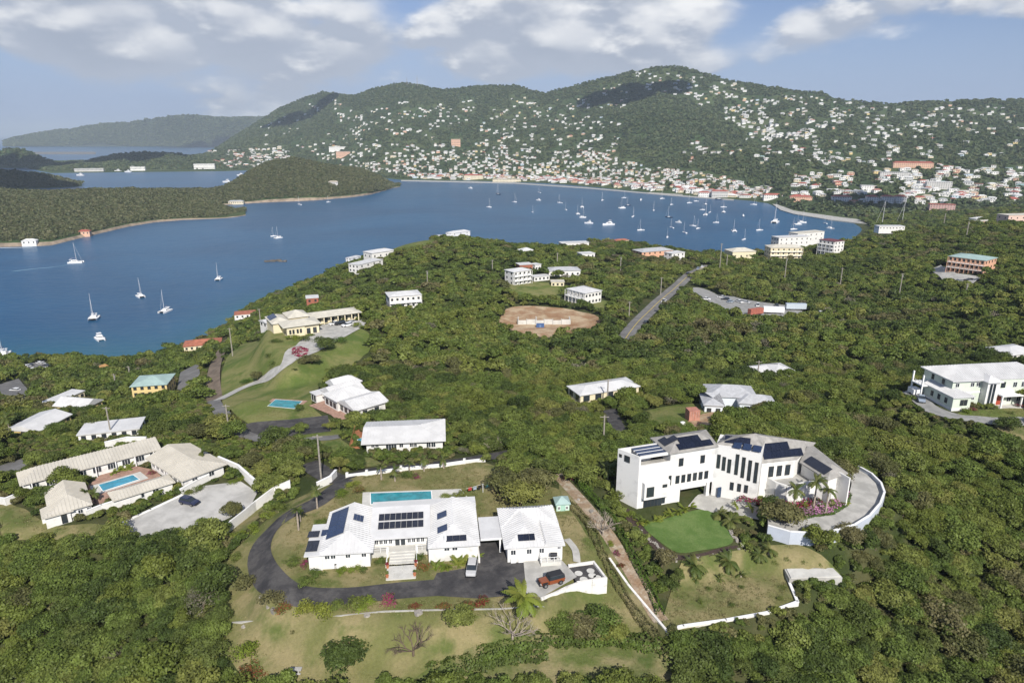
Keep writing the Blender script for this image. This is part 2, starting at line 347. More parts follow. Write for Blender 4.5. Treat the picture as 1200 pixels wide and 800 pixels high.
# ------------------------------------------------------------------ mesh helpers
class MB:
    def __init__(s): s.v = []; s.f = []; s.m = []
    def add(s, vs, fs, mi=0):
        o = len(s.v); s.v += [tuple(map(float, p)) for p in vs]; s.f += [tuple(i+o for i in f) for f in fs]; s.m += [mi]*len(fs); return s
    def box(s, x0, x1, y0, y1, z0, z1, mi=0):
        return s.add([(x0,y0,z0),(x1,y0,z0),(x1,y1,z0),(x0,y1,z0),(x0,y0,z1),(x1,y0,z1),(x1,y1,z1),(x0,y1,z1)],
                     [(3,2,1,0),(4,5,6,7),(0,1,5,4),(1,2,6,5),(2,3,7,6),(3,0,4,7)], mi)
    def prism(s, poly, z0, z1, mi=0):
        n = len(poly); a = sum(poly[i][0]*poly[(i+1) % n][1]-poly[(i+1) % n][0]*poly[i][1] for i in range(n))
        if a < 0: poly = poly[::-1]
        zs0 = z0 if hasattr(z0, '__len__') else [z0]*n; zs1 = z1 if hasattr(z1, '__len__') else [z1]*n
        vs = [(p[0], p[1], z) for p, z in zip(poly, zs0)]+[(p[0], p[1], z) for p, z in zip(poly, zs1)]
        return s.add(vs, [tuple(range(n))[::-1], tuple(range(n, 2*n))]+[(i, (i+1) % n, n+(i+1) % n, n+i) for i in range(n)], mi)
    def poly(s, pts, mi=0): return s.add(pts, [tuple(range(len(pts)))], mi)
    def tube(s, pts, rad, n=6, cap=True, mi=0):
        P = [Vector(p) for p in pts]; k = len(P); vs = []; fs = []
        rad = rad if hasattr(rad, '__len__') else [rad]*k
        for i in range(k):
            d = (P[min(i+1, k-1)]-P[max(i-1, 0)]).normalized(); a = d.orthogonal().normalized() if abs(d.z) < .9 else Vector((1, 0, 0)); a = (a-d*a.dot(d)).normalized(); b = d.cross(a)
            for j in range(n):
                t = 2*math.pi*j/n; vs.append(P[i]+(a*math.cos(t)+b*math.sin(t))*rad[i])
        for i in range(k-1):
            for j in range(n): fs.append((i*n+j, i*n+(j+1) % n, (i+1)*n+(j+1) % n, (i+1)*n+j))
        if cap: fs += [tuple(range(n))[::-1], tuple(range((k-1)*n, k*n))]
        return s.add(vs, fs, mi)
    def mesh(s, name, mats):
        me = bpy.data.meshes.new(name); me.from_pydata(s.v, [], s.f)
        for m in (mats if isinstance(mats, (list, tuple)) else [mats]): me.materials.append(m)
        if any(s.m): me.polygons.foreach_set('material_index', s.m)
        me.update(); return me
    def build(s, name, mats, parent=None, loc=None, smooth=False):
        me = s.mesh(name, mats)
        if smooth: me.polygons.foreach_set('use_smooth', [True]*len(me.polygons))
        return link(name, me, parent, loc)
def link(name, data, parent=None, loc=None):
    o = bpy.data.objects.new(name, data); COL.objects.link(o)
    if parent is not None: o.parent = parent
    if loc is not None: o.location = loc
    return o
def tag(o, label=None, cat=None, group=None, kind=None):
    if label: o['label'] = label
    if cat: o['category'] = cat
    if group: o['group'] = group
    if kind: o['kind'] = kind
    return o
def thing(name, label, cat, loc, rotz=0.0, group=None):
    o = link(name, None); o.location = tuple(map(float, loc)); o.rotation_euler = (0, 0, rotz); o.empty_display_size = .5
    return tag(o, label, cat, group)
def kids(o): return KIDS.get(o.name, [])
def copy_tree(o, parent=None):
    c = o.copy(); COL.objects.link(c); c.parent = parent
    for ch in list(o.children): copy_tree(ch, c)
    return c
def fast_mesh(name, V, F4, mats):
    """quads from numpy arrays"""
    me = bpy.data.meshes.new(name); V = np.asarray(V, np.float32); F4 = np.asarray(F4, np.int32)
    me.vertices.add(len(V)); me.vertices.foreach_set('co', V.ravel())
    k = F4.shape[1]; me.loops.add(F4.size); me.loops.foreach_set('vertex_index', F4.ravel())
    me.polygons.add(len(F4)); me.polygons.foreach_set('loop_start', np.arange(len(F4), dtype=np.int32)*k); me.polygons.foreach_set('loop_total', np.full(len(F4), k, np.int32))
    for m in (mats if isinstance(mats, (list, tuple)) else [mats]): me.materials.append(m)
    me.update(calc_edges=True); me.validate(); return me
def grid_faces(nr, nc):
    i = np.arange(nr-1)[:, None]*nc+np.arange(nc-1)[None]; i = i.ravel()
    return np.stack([i, i+1, i+nc+1, i+nc], 1)
# ------------------------------------------------------------------ ground, sea
def axis(segs):
    out = []
    for a, b, s in segs: out += list(np.arange(a, b, s))
    return np.array(out+[segs[-1][1]], float)
tx = axis([(-760, -240, 8), (-240, -100, 3), (-100, 100, 2), (100, 260, 3), (260, 1056, 8)])
ty = axis([(34, 70, 6), (70, 180, 2), (180, 320, 3), (320, 560, 4), (560, 1336, 8)])
TX, TY = np.meshgrid(tx, ty); TZ = HV(TX, TY)
gm = fast_mesh('ground', np.stack([TX.ravel(), TY.ravel(), np.maximum(TZ.ravel(), -12)], 1), grid_faces(len(ty), len(tx)), FLOOR)
gm.polygons.foreach_set('use_smooth', [True]*len(gm.polygons))
tag(link('ground', gm), 'wooded headland sloping down to the harbour', None, None, 'structure')
wm = bpy.data.materials.new('harbour_water'); wm.use_nodes = True; T = NT(wm.node_tree); b = T.n['Principled BSDF']
g = T.new('ShaderNodeNewGeometry').outputs['Position']
sp = T.new('ShaderNodeSeparateXYZ'); T.link(g, sp.inputs[0])
n1 = T.noise(g, .0035, 4, .6, .6); n2 = T.noise(g, .02, 4, .6)
c = T.mix(T.ss(n1, .38, .66), (.007, .066, .155), (.011, .086, .190))
at_ = T.new('ShaderNodeAttribute', attribute_name='shallow')
c = T.mix(at_.outputs['Fac'], c, (.018, .135, .165))
T.link(c, b.inputs['Base Color']); b.inputs['Roughness'].default_value = .30; b.inputs['IOR'].default_value = 1.33; b.inputs['Specular IOR Level'].default_value = .22
bn = T.new('ShaderNodeBump'); bn.inputs['Strength'].default_value = .75; bn.inputs['Distance'].default_value = 1.2
w1 = T.new('ShaderNodeMapping'); w1.inputs['Scale'].default_value = (.055, .12, .1); w1.inputs['Rotation'].default_value = (0, 0, .3); T.link(g, w1.inputs[0])
w2 = T.noise(w1.outputs[0], 1.0, 6, .68, .3)
T.put(bn.inputs['Height'], T.math('ADD', w2, T.math('MULTIPLY', n2, 1.2))); T.link(bn.outputs[0], b.inputs['Normal'])
sx = np.concatenate([[-42000, -20000, -9000, -5000, -3000, -1800], np.arange(-1200, 1301, 12.5), [1800, 3000, 5000, 9000, 20000, 42000]]).astype(float)
sy = np.concatenate([[-300, 100], np.arange(250, 1201, 10.0), np.arange(1240, 3300, 60.0), [3600, 4500, 6000, 9000, 15000, 25000, 42000]]).astype(float)
SX, SY = np.meshgrid(sx, sy)
sm = fast_mesh('sea', np.stack([SX.ravel(), SY.ravel(), np.zeros(SX.size)], 1), grid_faces(len(sy), len(sx)), wm)
inr = (SX > GX0) & (SX < GX1) & (SY > GY0) & (SY < GY1)
shal = np.where(inr, np.clip(1+np.minimum(HV(SX, SY), 0)/12.0, 0, 1), 0)*np.where(SX < -60, .62, .3)
at1 = sm.attributes.new('shallow', 'FLOAT', 'POINT'); at1.data.foreach_set('value', (shal**1.4).ravel().astype(np.float32))
tag(link('sea', sm), None, None, None, 'structure')
# ------------------------------------------------------------------ hills and islands beyond the harbour
HILLS = {}
def hill(name, cols, back, nr=56, step=4, gul=.16, pw=1.35, gsc=260., seed=3, mat=None, nb=14, front=None, shore=None):
    cols = np.array(cols, float); pxs = np.arange(cols[0, 0], cols[-1, 0]+.1, step)
    foot = np.interp(pxs, cols[:, 0], cols[:, 1]); crest = np.interp(pxs, cols[:, 0], cols[:, 2]); dep = np.interp(pxs, cols[:, 0], cols[:, 3])
    k = 2; w = np.ones(2*k+1)/(2*k+1)
    sm_ = lambda a: np.convolve(np.pad(a, k, 'edge'), w, 'valid')
    crest = sm_(crest); dep = sm_(dep)
    crest = crest+fbm(pxs/9, pxs*0+seed, 3, seed)*2.2
    x = (pxs-600)/800; uf = (400-foot)/800; uc = (400-crest)/800
    tf = -CAMZ/(-SN+uf*CS); F = np.stack([x*tf, (CS+uf*SN)*tf], 1); dep = np.maximum(dep, F[:, 1]+90)
    tcr = dep/(CS+uc*SN); C = np.stack([x*tcr, (CS+uc*SN)*tcr], 1); zc = CAMZ+(-SN+uc*CS)*tcr
    if front is not None: F = C-np.array([x, np.ones_like(x)]).T*front
    s = np.linspace(0, 1, nr)[:, None]
    X = F[None, :, 0]*(1-s)+C[None, :, 0]*s; Y = F[None, :, 1]*(1-s)+C[None, :, 1]*s
    Z = zc[None]*s**pw
    nz = fbm(X/gsc, Y/gsc, 4, seed)+.6*(np.abs(fbm(X/(gsc*1.7)+9, Y/(gsc*2.6), 3, seed+4))*-2+.35)
    Z = Z+zc[None]*gul*2*nz*np.sin(np.pi*np.clip(s, 0, 1))**.8
    Z[0] = -2.0; Z[1:] = np.maximum(Z[1:], 1.2+2*s[1:])
    sb = np.linspace(0, 1, nb+1)[1:, None]
    dirc = C/np.linalg.norm(C, axis=1)[:, None]
    XB = C[None, :, 0]+dirc[None, :, 0]*back*sb; YB = C[None, :, 1]+dirc[None, :, 1]*back*sb; ZB = zc[None]*(1-sb)**1.3-6*sb
    X = np.vstack([X, XB]); Y = np.vstack([Y, YB]); Z = np.vstack([Z, ZB])
    me = fast_mesh(name, np.stack([X.ravel(), Y.ravel(), Z.ravel()], 1), grid_faces(X.shape[0], X.shape[1]), mat or HILLM)
    me.polygons.foreach_set('use_smooth', [True]*len(me.polygons))
    if shore is not None:
        me.materials.append(shore); mi = np.zeros(len(me.polygons), np.int32); mi[:X.shape[1]-1] = 1; me.polygons.foreach_set('material_index', mi)
    o = tag(link(name, me), None, None, None, 'structure')
    f = Y*CS-(Z-CAMZ)*SN; PY = 400-800*(Y*SN+(Z-CAMZ)*CS)/f
    HILLS[name] = dict(px=pxs, X=X, Y=Y, Z=Z, PY=PY, nr=nr, step=step)
    return o
def hill_at(name, px, py):
    """front slope point of a hill at this picture point (None when the column never reaches it)"""
    h = HILLS[name]; i = int(round((px-h['px'][0])/h['step']))
    if i < 0 or i >= len(h['px']): return None
    col = h['PY'][:h['nr'], i]
    for r in range(h['nr']-1):
        if col[r+1] <= py <= col[r] or (r == 0 and py > col[0] and py < col[0]+3):
            f = 0 if col[r] == col[r+1] else min(max((col[r]-py)/(col[r]-col[r+1]), 0), 1)
            g = lambda A: A[r, i]*(1-f)+A[r+1, i]*f
            return np.array((g(h['X']), g(h['Y']), g(h['Z'])))
    return None
HILLF = M('distant_hillside', (.055, .075, .055), .95, .45, .003)
hill('far_hills', [(5,172,166,7600),(20,172,161,7600),(55,172,154,7600),(90,172,151,7600),(125,172,146,7600),(165,172,142,7600),(195,172,137,7700),(225,172,135,7800),(255,172,139,7800),(290,172,141,7900),(340,172,142,8000),(420,172,150,8000)], 1500, 30, 4, .55, 1.0, 800, 21, HILLF)
hill('hill', [(30,197,193,3000),(60,203,192,3050),(140,202,189,3100),(240,201,182,3600),(262,201,168,4600),(290,200,150,4700),(320,200,131,4800),(345,200,119,4800),(365,200,112,4700),(382,201,107,4500),(400,202,110,4300),(414,204,112,4100),(440,208,103,4000),(470,211,97,3950),(490,211,99,3900),(515,212,106,3800),(550,212,102,3800),(585,213,100,3800),(605,214,100,3750),(637,215,110,3600),(665,217,103,3550),(700,220,94,3500),(740,224,84,3450),(775,227,77,3400),(800,229,79,3350),(830,232,88,3250),(880,236,99,3100),(900,239,102,3050),(915,246,104,3000),(930,250,107,3000),(960,254,108,2950),(985,258,117,2900),(1020,262,120,2850),(1045,263,123,2800),(1080,262,119,2800),(1130,262,118,2800),(1200,262,117,2800),(1500,262,112,2800)], 1500, 84, 3, .19, 1.75, 480, 3)
hill('dark_hill', [(-160,196,176,3000),(-40,196,176,3000),(0,197,178,3000),(15,197,171.5,3000),(30,197,176,3000),(48,197,184,3000),(66,197,191,3000),(90,198,196.5,2950)], 300, 24, 4, .1, .8, 200, 31)
hill('wooded_hill', [(85,199,196,3100),(105,199,188,3150),(130,199,182,3200),(165,199,178,3200),(205,199,180,3200),(235,199,185,3200),(262,199,194,3100)], 350, 24, 4, .1, .8, 200, 37)
hill('dark_headland', [(-160,226,196,1850),(-30,226,198,1850),(0,224,200,1850),(40,221,203,1850),(70,220,208,1850),(88,219,214,1800),(96,218,217,1750)], 200, 24, 4, .1, .7, 120, 41)
hill('wooded_island', [(-260,300,219,1330),(-120,296,221,1330),(0,290,222,1330),(40,289,224,1320),(60,288,224,1320),(100,278,222,1350),(150,266,221,1400),(180,261,222,1420),(215,258,225,1420),(240,257,234,1380),(262,256,242,1330),(280,254,248,1280),(290,252,251,1240)], 160, 44, 4, .13, .62, 110, 43, shore=SANDM)
hill('island', [(178,228,222,1650),(215,236,222,1600),(250,240,221,1580),(270,240,216,1600),(284,239,206,1680),(300,238,196,1760),(320,237,188,1800),(345,236,184.5,1800),(368,235,190,1800),(392,233,195,1780),(415,231,196,1780),(435,228,202,1750),(450,224,209,1720),(462,220,216,1690),(470,219,218,1650)], 200, 44, 3, .13, .7, 120, 47, shore=SANDM)
# ------------------------------------------------------------------ haze: one closed box of even air round everything
hz = MB().box(-43000, 43000, -1200, 43000, -70, 520).build('haze', [])
hm = bpy.data.materials.new('haze_air'); hm.use_nodes = True; T = NT(hm.node_tree); T.n.clear()
pv = T.new('ShaderNodeVolumePrincipled'); pv.inputs['Color'].default_value = (.72, .85, 1.0, 1); pv.inputs['Density'].default_value = .000065; pv.inputs['Anisotropy'].default_value = 0.0
o_ = T.new('ShaderNodeOutputMaterial'); T.link(pv.outputs[0], o_.inputs['Volume'])
hz.data.materials.append(hm); tag(hz, None, None, None, 'stuff')
# ------------------------------------------------------------------ draped sheets: lawns, roads, yards
def drape(name, pts, mat, dz=.06, label=None, kind='structure', cat=None, margin=1.0, sp=1.6, world=False, parent=None, exclude=True, zfix=None, crisp=False):
    W = [np.array(p, float) for p in pts] if world else [hit(*p) for p in pts]
    if mat in (LAWN, ROUGH, LAWNG, TURF, EARTH, GRAVEL, MULCH) and not world and not crisp:
        for _ in range(2): W = [q for a, b in zip(W, W[1:]+W[:1]) for q in (a*.75+b*.25, a*.25+b*.75)]
        if mat is not TURF: W = [w+np.array((fbm(np.array([w[0]/5.]), np.array([w[1]/5.]), 2, 3)[0], fbm(np.array([w[0]/5.]), np.array([w[1]/5.]), 2, 9)[0], 0))*min(3.0, .6+np.hypot(w[0], w[1])*.008) for w in W]
    if exclude: clear(W, margin, False, mat in (LAWN, ROUGH, LAWNG))
    P = [(p[0], p[1]) for p in W]; n = len(P); E = []
    V = []
    for i in range(n):
        a = np.array(P[i]); b = np.array(P[(i+1) % n]); k = max(1, int(np.linalg.norm(b-a)/sp))
        for j in range(k): V.append(tuple(a+(b-a)*j/k))
    m = len(V); E = [(i, (i+1) % m) for i in range(m)]
    A = np.array(V); x0, y0 = A.min(0); x1, y1 = A.max(0)
    gx_, gy_ = np.meshgrid(np.arange(x0+sp/2, x1, sp), np.arange(y0+sp/2, y1, sp))
    ins = seg_dist(gx_, gy_, P) < -sp*.4
    V += list(zip(gx_[ins].tolist(), gy_[ins].tolist()))
    r = geometry.delaunay_2d_cdt([Vector(v) for v in V], E, [], 1, 1e-4)
    VX = np.array([v.x for v in r[0]]); VY = np.array([v.y for v in r[0]])
    rr = np.clip((np.hypot(VX, VY)-60)/160, .6, 2.6); zz = HV(VX, VY)
    for ax, ay in ((1, 0), (-1, 0), (0, 1), (0, -1)): zz = np.maximum(zz, HV(VX+ax*rr, VY+ay*rr)-.02)
    vs = [(x, y, (z if zfix is None else zfix)+dz) for x, y, z in zip(VX.tolist(), VY.tolist(), zz.tolist())]
    me = bpy.data.meshes.new(name); me.from_pydata(vs, [], [tuple(f) for f in r[2]]); me.materials.append(mat); me.update()
    if me.polygons and me.polygons[0].normal.z < 0: me.flip_normals()
    me.polygons.foreach_set('use_smooth', [True]*len(me.polygons))
    return tag(link(name, me, parent), label, cat, None, kind)
def ribbon(pix, w, world=False):
    """outline of a strip of width w along picture points"""
    W = [np.array(p, float)[:2] for p in pix] if world else [hit(*p)[:2] for p in pix]
    Q = []
    for i in range(len(W)-1):
        for t in np.linspace(0, 1, 5)[:-1]:
            p0 = W[max(i-1, 0)]; p1 = W[i]; p2 = W[i+1]; p3 = W[min(i+2, len(W)-1)]
            Q.append(.5*((2*p1)+(-p0+p2)*t+(2*p0-5*p1+4*p2-p3)*t*t+(-p0+3*p1-3*p2+p3)*t**3))
    Q.append(W[-1]); L, Rr = [], []
    for i, q in enumerate(Q):
        d = Q[min(i+1, len(Q)-1)]-Q[max(i-1, 0)]; d = d/(np.linalg.norm(d)+1e-9); nrm = np.array((-d[1], d[0]))
        ww = w[0]+(w[1]-w[0])*i/(len(Q)-1) if hasattr(w, '__len__') else w
        L.append(q+nrm*ww/2); Rr.append(q-nrm*ww/2)
    return L+Rr[::-1], Q
def road(name, pix, w, mat, dz=.1, label=None, margin=.8, **k):
    poly, Q = ribbon(pix, w)
    return drape(name, poly, mat, dz, label, world=True, margin=margin, **k)
def garden_wall(name, label, pts, h, t=.3, mat=None, cap=True, z=None, world=False, group=None, base=None, posts=0, parent=None):
    """upright wall along a line, following the ground; own coping and posts"""
    mat = mat or WHITE
    W = [np.array(p, float) for p in pts] if world else [hit(*p) for p in pts]
    o = thing(name, label, 'wall', (W[0][0], W[0][1], W[0][2] if z is None else z), 0, group)
    ox, oy, oz = o.location
    mb = MB(); mc = MB()
    for i in range(len(W)-1):
        a, b = W[i], W[i+1]; L = np.linalg.norm((b-a)[:2]); k = max(1, int(L/4))
        d = (b-a)[:2]/L; nrm = np.array((-d[1], d[0]))*t/2
        for j in range(k):
            p = a+(b-a)*j/k; q = a+(b-a)*(j+1)/k
            za = (H(p[0], p[1]) if z is None else z)-oz; zb = (H(q[0], q[1]) if z is None else z)-oz
            ba = za-1.5 if base is None else base-oz; bb = zb-1.5 if base is None else base-oz
            e = d*t/2 if j == k-1 else d*0
            c = [p[:2]-nrm, q[:2]+e-nrm, q[:2]+e+nrm, p[:2]+nrm]
            mb.prism([(x-ox, y-oy) for x, y in c], [ba, bb, bb, ba], [za+h, zb+h, zb+h, za+h])
            c = [p[:2]-nrm*1.4, q[:2]+e-nrm*1.4, q[:2]+e+nrm*1.4, p[:2]+nrm*1.4]
            mc.prism([(x-ox, y-oy) for x, y in c], [za+h, zb+h, zb+h, za+h], [za+h+.08, zb+h+.08, zb+h+.08, za+h+.08])
            if posts and (j % posts == 0):
                MB().box(-t*.9, t*.9, -t*.9, t*.9, -.5, h+.55).build('post', mat, o, (p[0]-ox, p[1]-oy, za))
    mb.build('wall', mat, o)
    if cap: mc.build('coping', WHITE2 if mat in (WHITE, STAINW) else mat, o)
    return o
# ------------------------------------------------------------------ houses
WINC = {}
def win_mesh(w, h, dark, mull):
    k = (round(w, 2), round(h, 2), dark, mull)
    if k not in WINC:
        t = .07; m = MB(); m.box(-w/2-t, -w/2, -.09, .0, -t, h+t); m.box(w/2, w/2+t, -.09, 0, -t, h+t); m.box(-w/2, w/2, -.09, 0, h, h+t); m.box(-w/2, w/2, -.12, 0, -t, 0)
        for i in range(mull): x = -w/2+w*(i+1)/(mull+1); m.box(x-.03, x+.03, -.07, 0, 0, h)
        f = m.mesh('window_frame', FRAMED if dark else FRAME)
        WINC[k] = (f, MB().box(-w/2, w/2, -.04, 0, 0, h).mesh('pane', GLASS))
    return WINC[k]
class House:
    def __init__(s, name, label, A, ang, z, cat='house', group=None, world=False):
        p = np.array((*A, z), float) if world else at(A[0], A[1], z)
        s.o = thing(name, label, cat, p, R(ang), group); s.p = p; s.z = z; s.c, s.s = math.cos(R(ang)), math.sin(R(ang)); s.roofs = []
    def L(s, px, py, z):
        q = at(px, py, z)-s.p; return (q[0]*s.c+q[1]*s.s, -q[0]*s.s+q[1]*s.c, z-s.z)
    def W(s, u, v): return (s.p[0]+u*s.c-v*s.s, s.p[1]+u*s.s+v*s.c)
    def fp(s, u0, u1, v0, v1, m=1.5): clear([s.W(u0, v0), s.W(u1, v0), s.W(u1, v1), s.W(u0, v1)], m)
    def wall(s, u0, u1, v0, v1, h, mat=None, z0=-2.5, m=1.6):
        s.fp(u0, u1, v0, v1, m); return MB().box(u0, u1, v0, v1, z0, h).build('wall', mat or WHITE, s.o)
    def pwall(s, poly, z0, z1, mat=None, name='wall'):
        clear([s.W(p[0], p[1]) for p in poly], 1.5); return MB().prism([p[:2] for p in poly], z0, z1).build(name, mat or WHITE, s.o)
    def slab(s, u0, u1, v0, v1, z0, z1, mat, name): return MB().box(u0, u1, v0, v1, z0, z1).build(name, mat, s.o)
    def roof(s, u0, u1, v0, v1, ze, rise, axis='u', ends='hh', over=.6, mat=None, rp=.5, th=.22, ribs=0.0, k=1.0):
        """hip ('h') or gable ('g') at each end of the ridge"""
        u0 -= over; u1 += over; v0 -= over; v1 += over; mat = mat or ROOFW
        if axis == 'u':
            mid = v0+(v1-v0)*rp; ins = (v1-v0)/2*k
            r0 = (u0+(ins if ends[0] == 'h' else 0), mid, ze+rise); r1 = (u1-(ins if ends[1] == 'h' else 0), mid, ze+rise)
            c = [(u0, v0, ze), (u1, v0, ze), (u1, v1, ze), (u0, v1, ze)]
            F = {'f': [c[0], c[1], r1, r0], 'r': [c[1], c[2], r1], 'b': [c[2], c[3], r0, r1], 'l': [c[3], c[0], r0]}
        else:
            mid = u0+(u1-u0)*rp; ins = (u1-u0)/2*k
            r0 = (mid, v0+(ins if ends[0] == 'h' else 0), ze+rise); r1 = (mid, v1-(ins if ends[1] == 'h' else 0), ze+rise)
            c = [(u0, v0, ze), (u1, v0, ze), (u1, v1, ze), (u0, v1, ze)]
            F = {'f': [c[0], c[1], r0], 'r': [c[1], c[2], r1, r0], 'b': [c[2], c[3], r1], 'l': [c[3], c[0], r0, r1]}
        return s.faces(F, c, th, mat, ribs)
    def roof4(s, c, r0, r1, th=.25, mat=None, ribs=0.0):
        F = {'f': [c[0], c[1], r1, r0], 'r': [c[1], c[2], r1], 'b': [c[2], c[3], r0, r1], 'l': [c[3], c[0], r0]}
        return s.faces(F, c, th, mat or ROOFG, ribs)
    def faces(s, F, c, th, mat, ribs):
        mb = MB()
        for f in F.values(): mb.poly(f)
        n = len(c)
        for i in range(n):
            a, b = c[i], c[(i+1) % n]; mb.poly([(a[0], a[1], a[2]-th), (b[0], b[1], b[2]-th), b, a])
        mb.poly([(p[0], p[1], p[2]-th) for p in c][::-1])
        o = mb.build('roof', mat, s.o); s.last = F; s.ro = o
        if ribs:
            rb = MB()
            for f in F.values(): rib_face(rb, f, ribs)
            if rb.f: tag(rb.build('roof_seam', mat, o), None, None, None, 'stuff')
        return o
    def flat(s, u0, u1, v0, v1, z, mat=None, over=.4, th=.25, para=0.0):
        mb = MB().box(u0-over, u1+over, v0-over, v1+over, z, z+th); o = mb.build('roof', mat or ROOFW, s.o); s.ro = o
        if para:
            p = MB(); t = .25; a0, a1, b0, b1 = u0-over, u1+over, v0-over, v1+over
            p.box(a0, a1, b0, b0+t, z+th, z+th+para).box(a0, a1, b1-t, b1, z+th, z+th+para).box(a0, a0+t, b0+t, b1-t, z+th, z+th+para).box(a1-t, a1, b0+t, b1-t, z+th, z+th+para)
            p.build('parapet', WHITE, o)
        s.last = {'t': [(u0, v0, z+th), (u1, v0, z+th), (u1, v1, z+th), (u0, v1, z+th)]}
        return o
    def win(s, side, plane, a, z, w, h, dark=False, mull=1, name='window', label=None):
        f, g = win_mesh(w, h, dark, mull)
        o = link(name, f, s.o); rot = {'f': 0, 'r': math.pi/2, 'b': math.pi, 'l': -math.pi/2}[side]
        o.location = {'f': (a, plane, z), 'b': (a, plane, z), 'l': (plane, a, z), 'r': (plane, a, z)}[side]; o.rotation_euler = (0, 0, rot)
        link('pane', g, o)
        if label: o['label'] = label
        return o
    def wins(s, side, plane, aa, z, w, h, **k):
        for a in aa: s.win(side, plane, a, z, w, h, **k)
    def winp(s, a, b, f, z, w, h, **k):
        """window in a wall that runs from local point a to b, at fraction f"""
        fr, g = win_mesh(w, h, k.get('dark', False), k.get('mull', 0)); o = link('window', fr, s.o)
        d = (b[0]-a[0], b[1]-a[1]); o.location = (a[0]+d[0]*f, a[1]+d[1]*f, z); o.rotation_euler = (0, 0, math.atan2(d[1], d[0])); link('pane', g, o); return o
    def door(s, side, plane, a, z, w, h, mat=None):
        m = mat or TIMBER; d = MB().box(-w/2, w/2, -.08, 0, 0, h).build('door', m, s.o)
        d.location = {'f': (a, plane, z), 'l': (plane, a, z), 'r': (plane, a, z)}[side]; d.rotation_euler = (0, 0, {'f': 0, 'r': math.pi/2, 'l': -math.pi/2}[side])
        MB().box(w/2-.2, w/2-.08, -.15, -.08, h*.45, h*.5).build('handle', DARKM, d)
    def solar(s, face, cells, pw=1.0, ph=1.65, mat=None, lift=.12, parent=None):
        """panels on a roof face; cells are (metres along the eave, metres up the slope) of each panel's corner"""
        f = [Vector(p) for p in face]; e = (f[1]-f[0]).normalized(); n = e.cross((f[2]-f[1]) if len(f) > 2 else Vector((0, 0, 1))).normalized()
        if n.z < 0: n = -n
        up = n.cross(e); mt = Matrix((e, up, n)).transposed().to_4x4()
        rail = MB()
        for a, b in cells: rail.box(a+.1, a+pw-.1, b+ph*.25, b+ph*.25+.06, .0, lift); rail.box(a+.1, a+pw-.1, b+ph*.7, b+ph*.7+.06, .0, lift)
        r = tag(rail.build('solar_array', ALU, parent or s.o), None, None, None, 'stuff'); mt.translation = f[0]+n*.004; r.matrix_local = mt
        key = ('pv', pw, ph, (mat or PV).name)
        if key not in WINC: WINC[key] = MB().box(.015, pw-.015, .015, ph-.015, 0, .045).mesh('solar_panel', mat or PV)
        for a, b in cells: link('solar_panel', WINC[key], r, (a, b, lift))
        return r
    def post(s, u, v, z0, z1, w=.25, mat=None, name='post'): return MB().box(u-w/2, u+w/2, v-w/2, v+w/2, z0, z1).build(name, mat or WHITE2, s.o)
    def railing(s, p0, p1, z, h=.95, n=None, mat=None):
        d = math.dist(p0, p1); n = n or max(2, int(d/1.1)); mb = MB()
        ux, uy = (p1[0]-p0[0])/d, (p1[1]-p0[1])/d
        for i in range(n+1): x, y = p0[0]+ux*d*i/n, p0[1]+uy*d*i/n; mb.box(x-.04, x+.04, y-.04, y+.04, z, z+h)
        mb.tube([(p0[0], p0[1], z+h), (p1[0], p1[1], z+h)], .05, 4).tube([(p0[0], p0[1], z+h*.5), (p1[0], p1[1], z+h*.5)], .03, 4)
        return mb.build('railing', mat or WHITE2, s.o)
def rib_face(rb, f, sp, w=.05, h=.10):
    P = [Vector(p) for p in f]; e = (P[1]-P[0]); n = e.cross(P[2]-P[1])
    if n.length < 1e-6: return
    n.normalize()
    if n.z < 0: n = -n
    if n.z < .3 or n.z > .9995: return
    hd = Vector((-n.y, n.x, 0)).normalized(); sd = n.cross(hd)
    A = [((p-P[0]).dot(hd), (p-P[0]).dot(sd)) for p in P]
    lo = min(a[0] for a in A); hi = max(a[0] for a in A); t = lo+sp/2
    while t < hi:
        xs = []
        for i in range(len(A)):
            (a, b), (c, d) = A[i], A[(i+1) % len(A)]
            if (a <= t) != (c <= t): xs.append(b+(d-b)*(t-a)/(c-a))
        if len(xs) >= 2:
            s0, s1 = min(xs), max(xs)
            q = [P[0]+hd*(t+dw)+sd*ss+n*hh for ss in (s0, s1) for dw, hh in ((-w, -.01), (-w, h), (w, h), (w, -.01))]
            rb.add(q, [(0, 4, 5, 1), (1, 5, 6, 2), (2, 6, 7, 3), (0, 1, 2, 3), (7, 6, 5, 4)])
        t += sp
def cells(a0, b0, na, nb, pw=1.0, ph=1.65): return [(a0+i*pw, b0+j*ph) for i in range(na) for j in range(nb)]
def pool(name, label, pix, z, rim=1.2, mat=None, deck=None, rimpoly=None, cat='swimming pool'):
    W = [at(x, y, z) for x, y in pix]; c = sum(W)/len(W)
    o = thing(name, label, cat, (c[0], c[1], z)); P = [(p[0]-c[0], p[1]-c[1]) for p in W]
    RM = [(at(x, y, z)[0]-c[0], at(x, y, z)[1]-c[1]) for x, y in rimpoly] if rimpoly else [(p[0]*(1+rim/math.hypot(*p)), p[1]*(1+rim/math.hypot(*p))) for p in P]
    clear([(p[0]+c[0], p[1]+c[1]) for p in RM], 1)
    MB().prism(RM, -.6, .10).build('deck', deck or CONCW, o)
    MB().prism([(p[0]*1.03, p[1]*1.06) for p in P], .10, .16).build('coping', WHITE2, o)
    MB().prism(P, .16, .175).build('water', mat or POOLW, o)
    return o
POOLW = M('pool_water', (.03, .27, .32), .12, .35, .6, bump=.35, bscale=2.5, spec=.5)
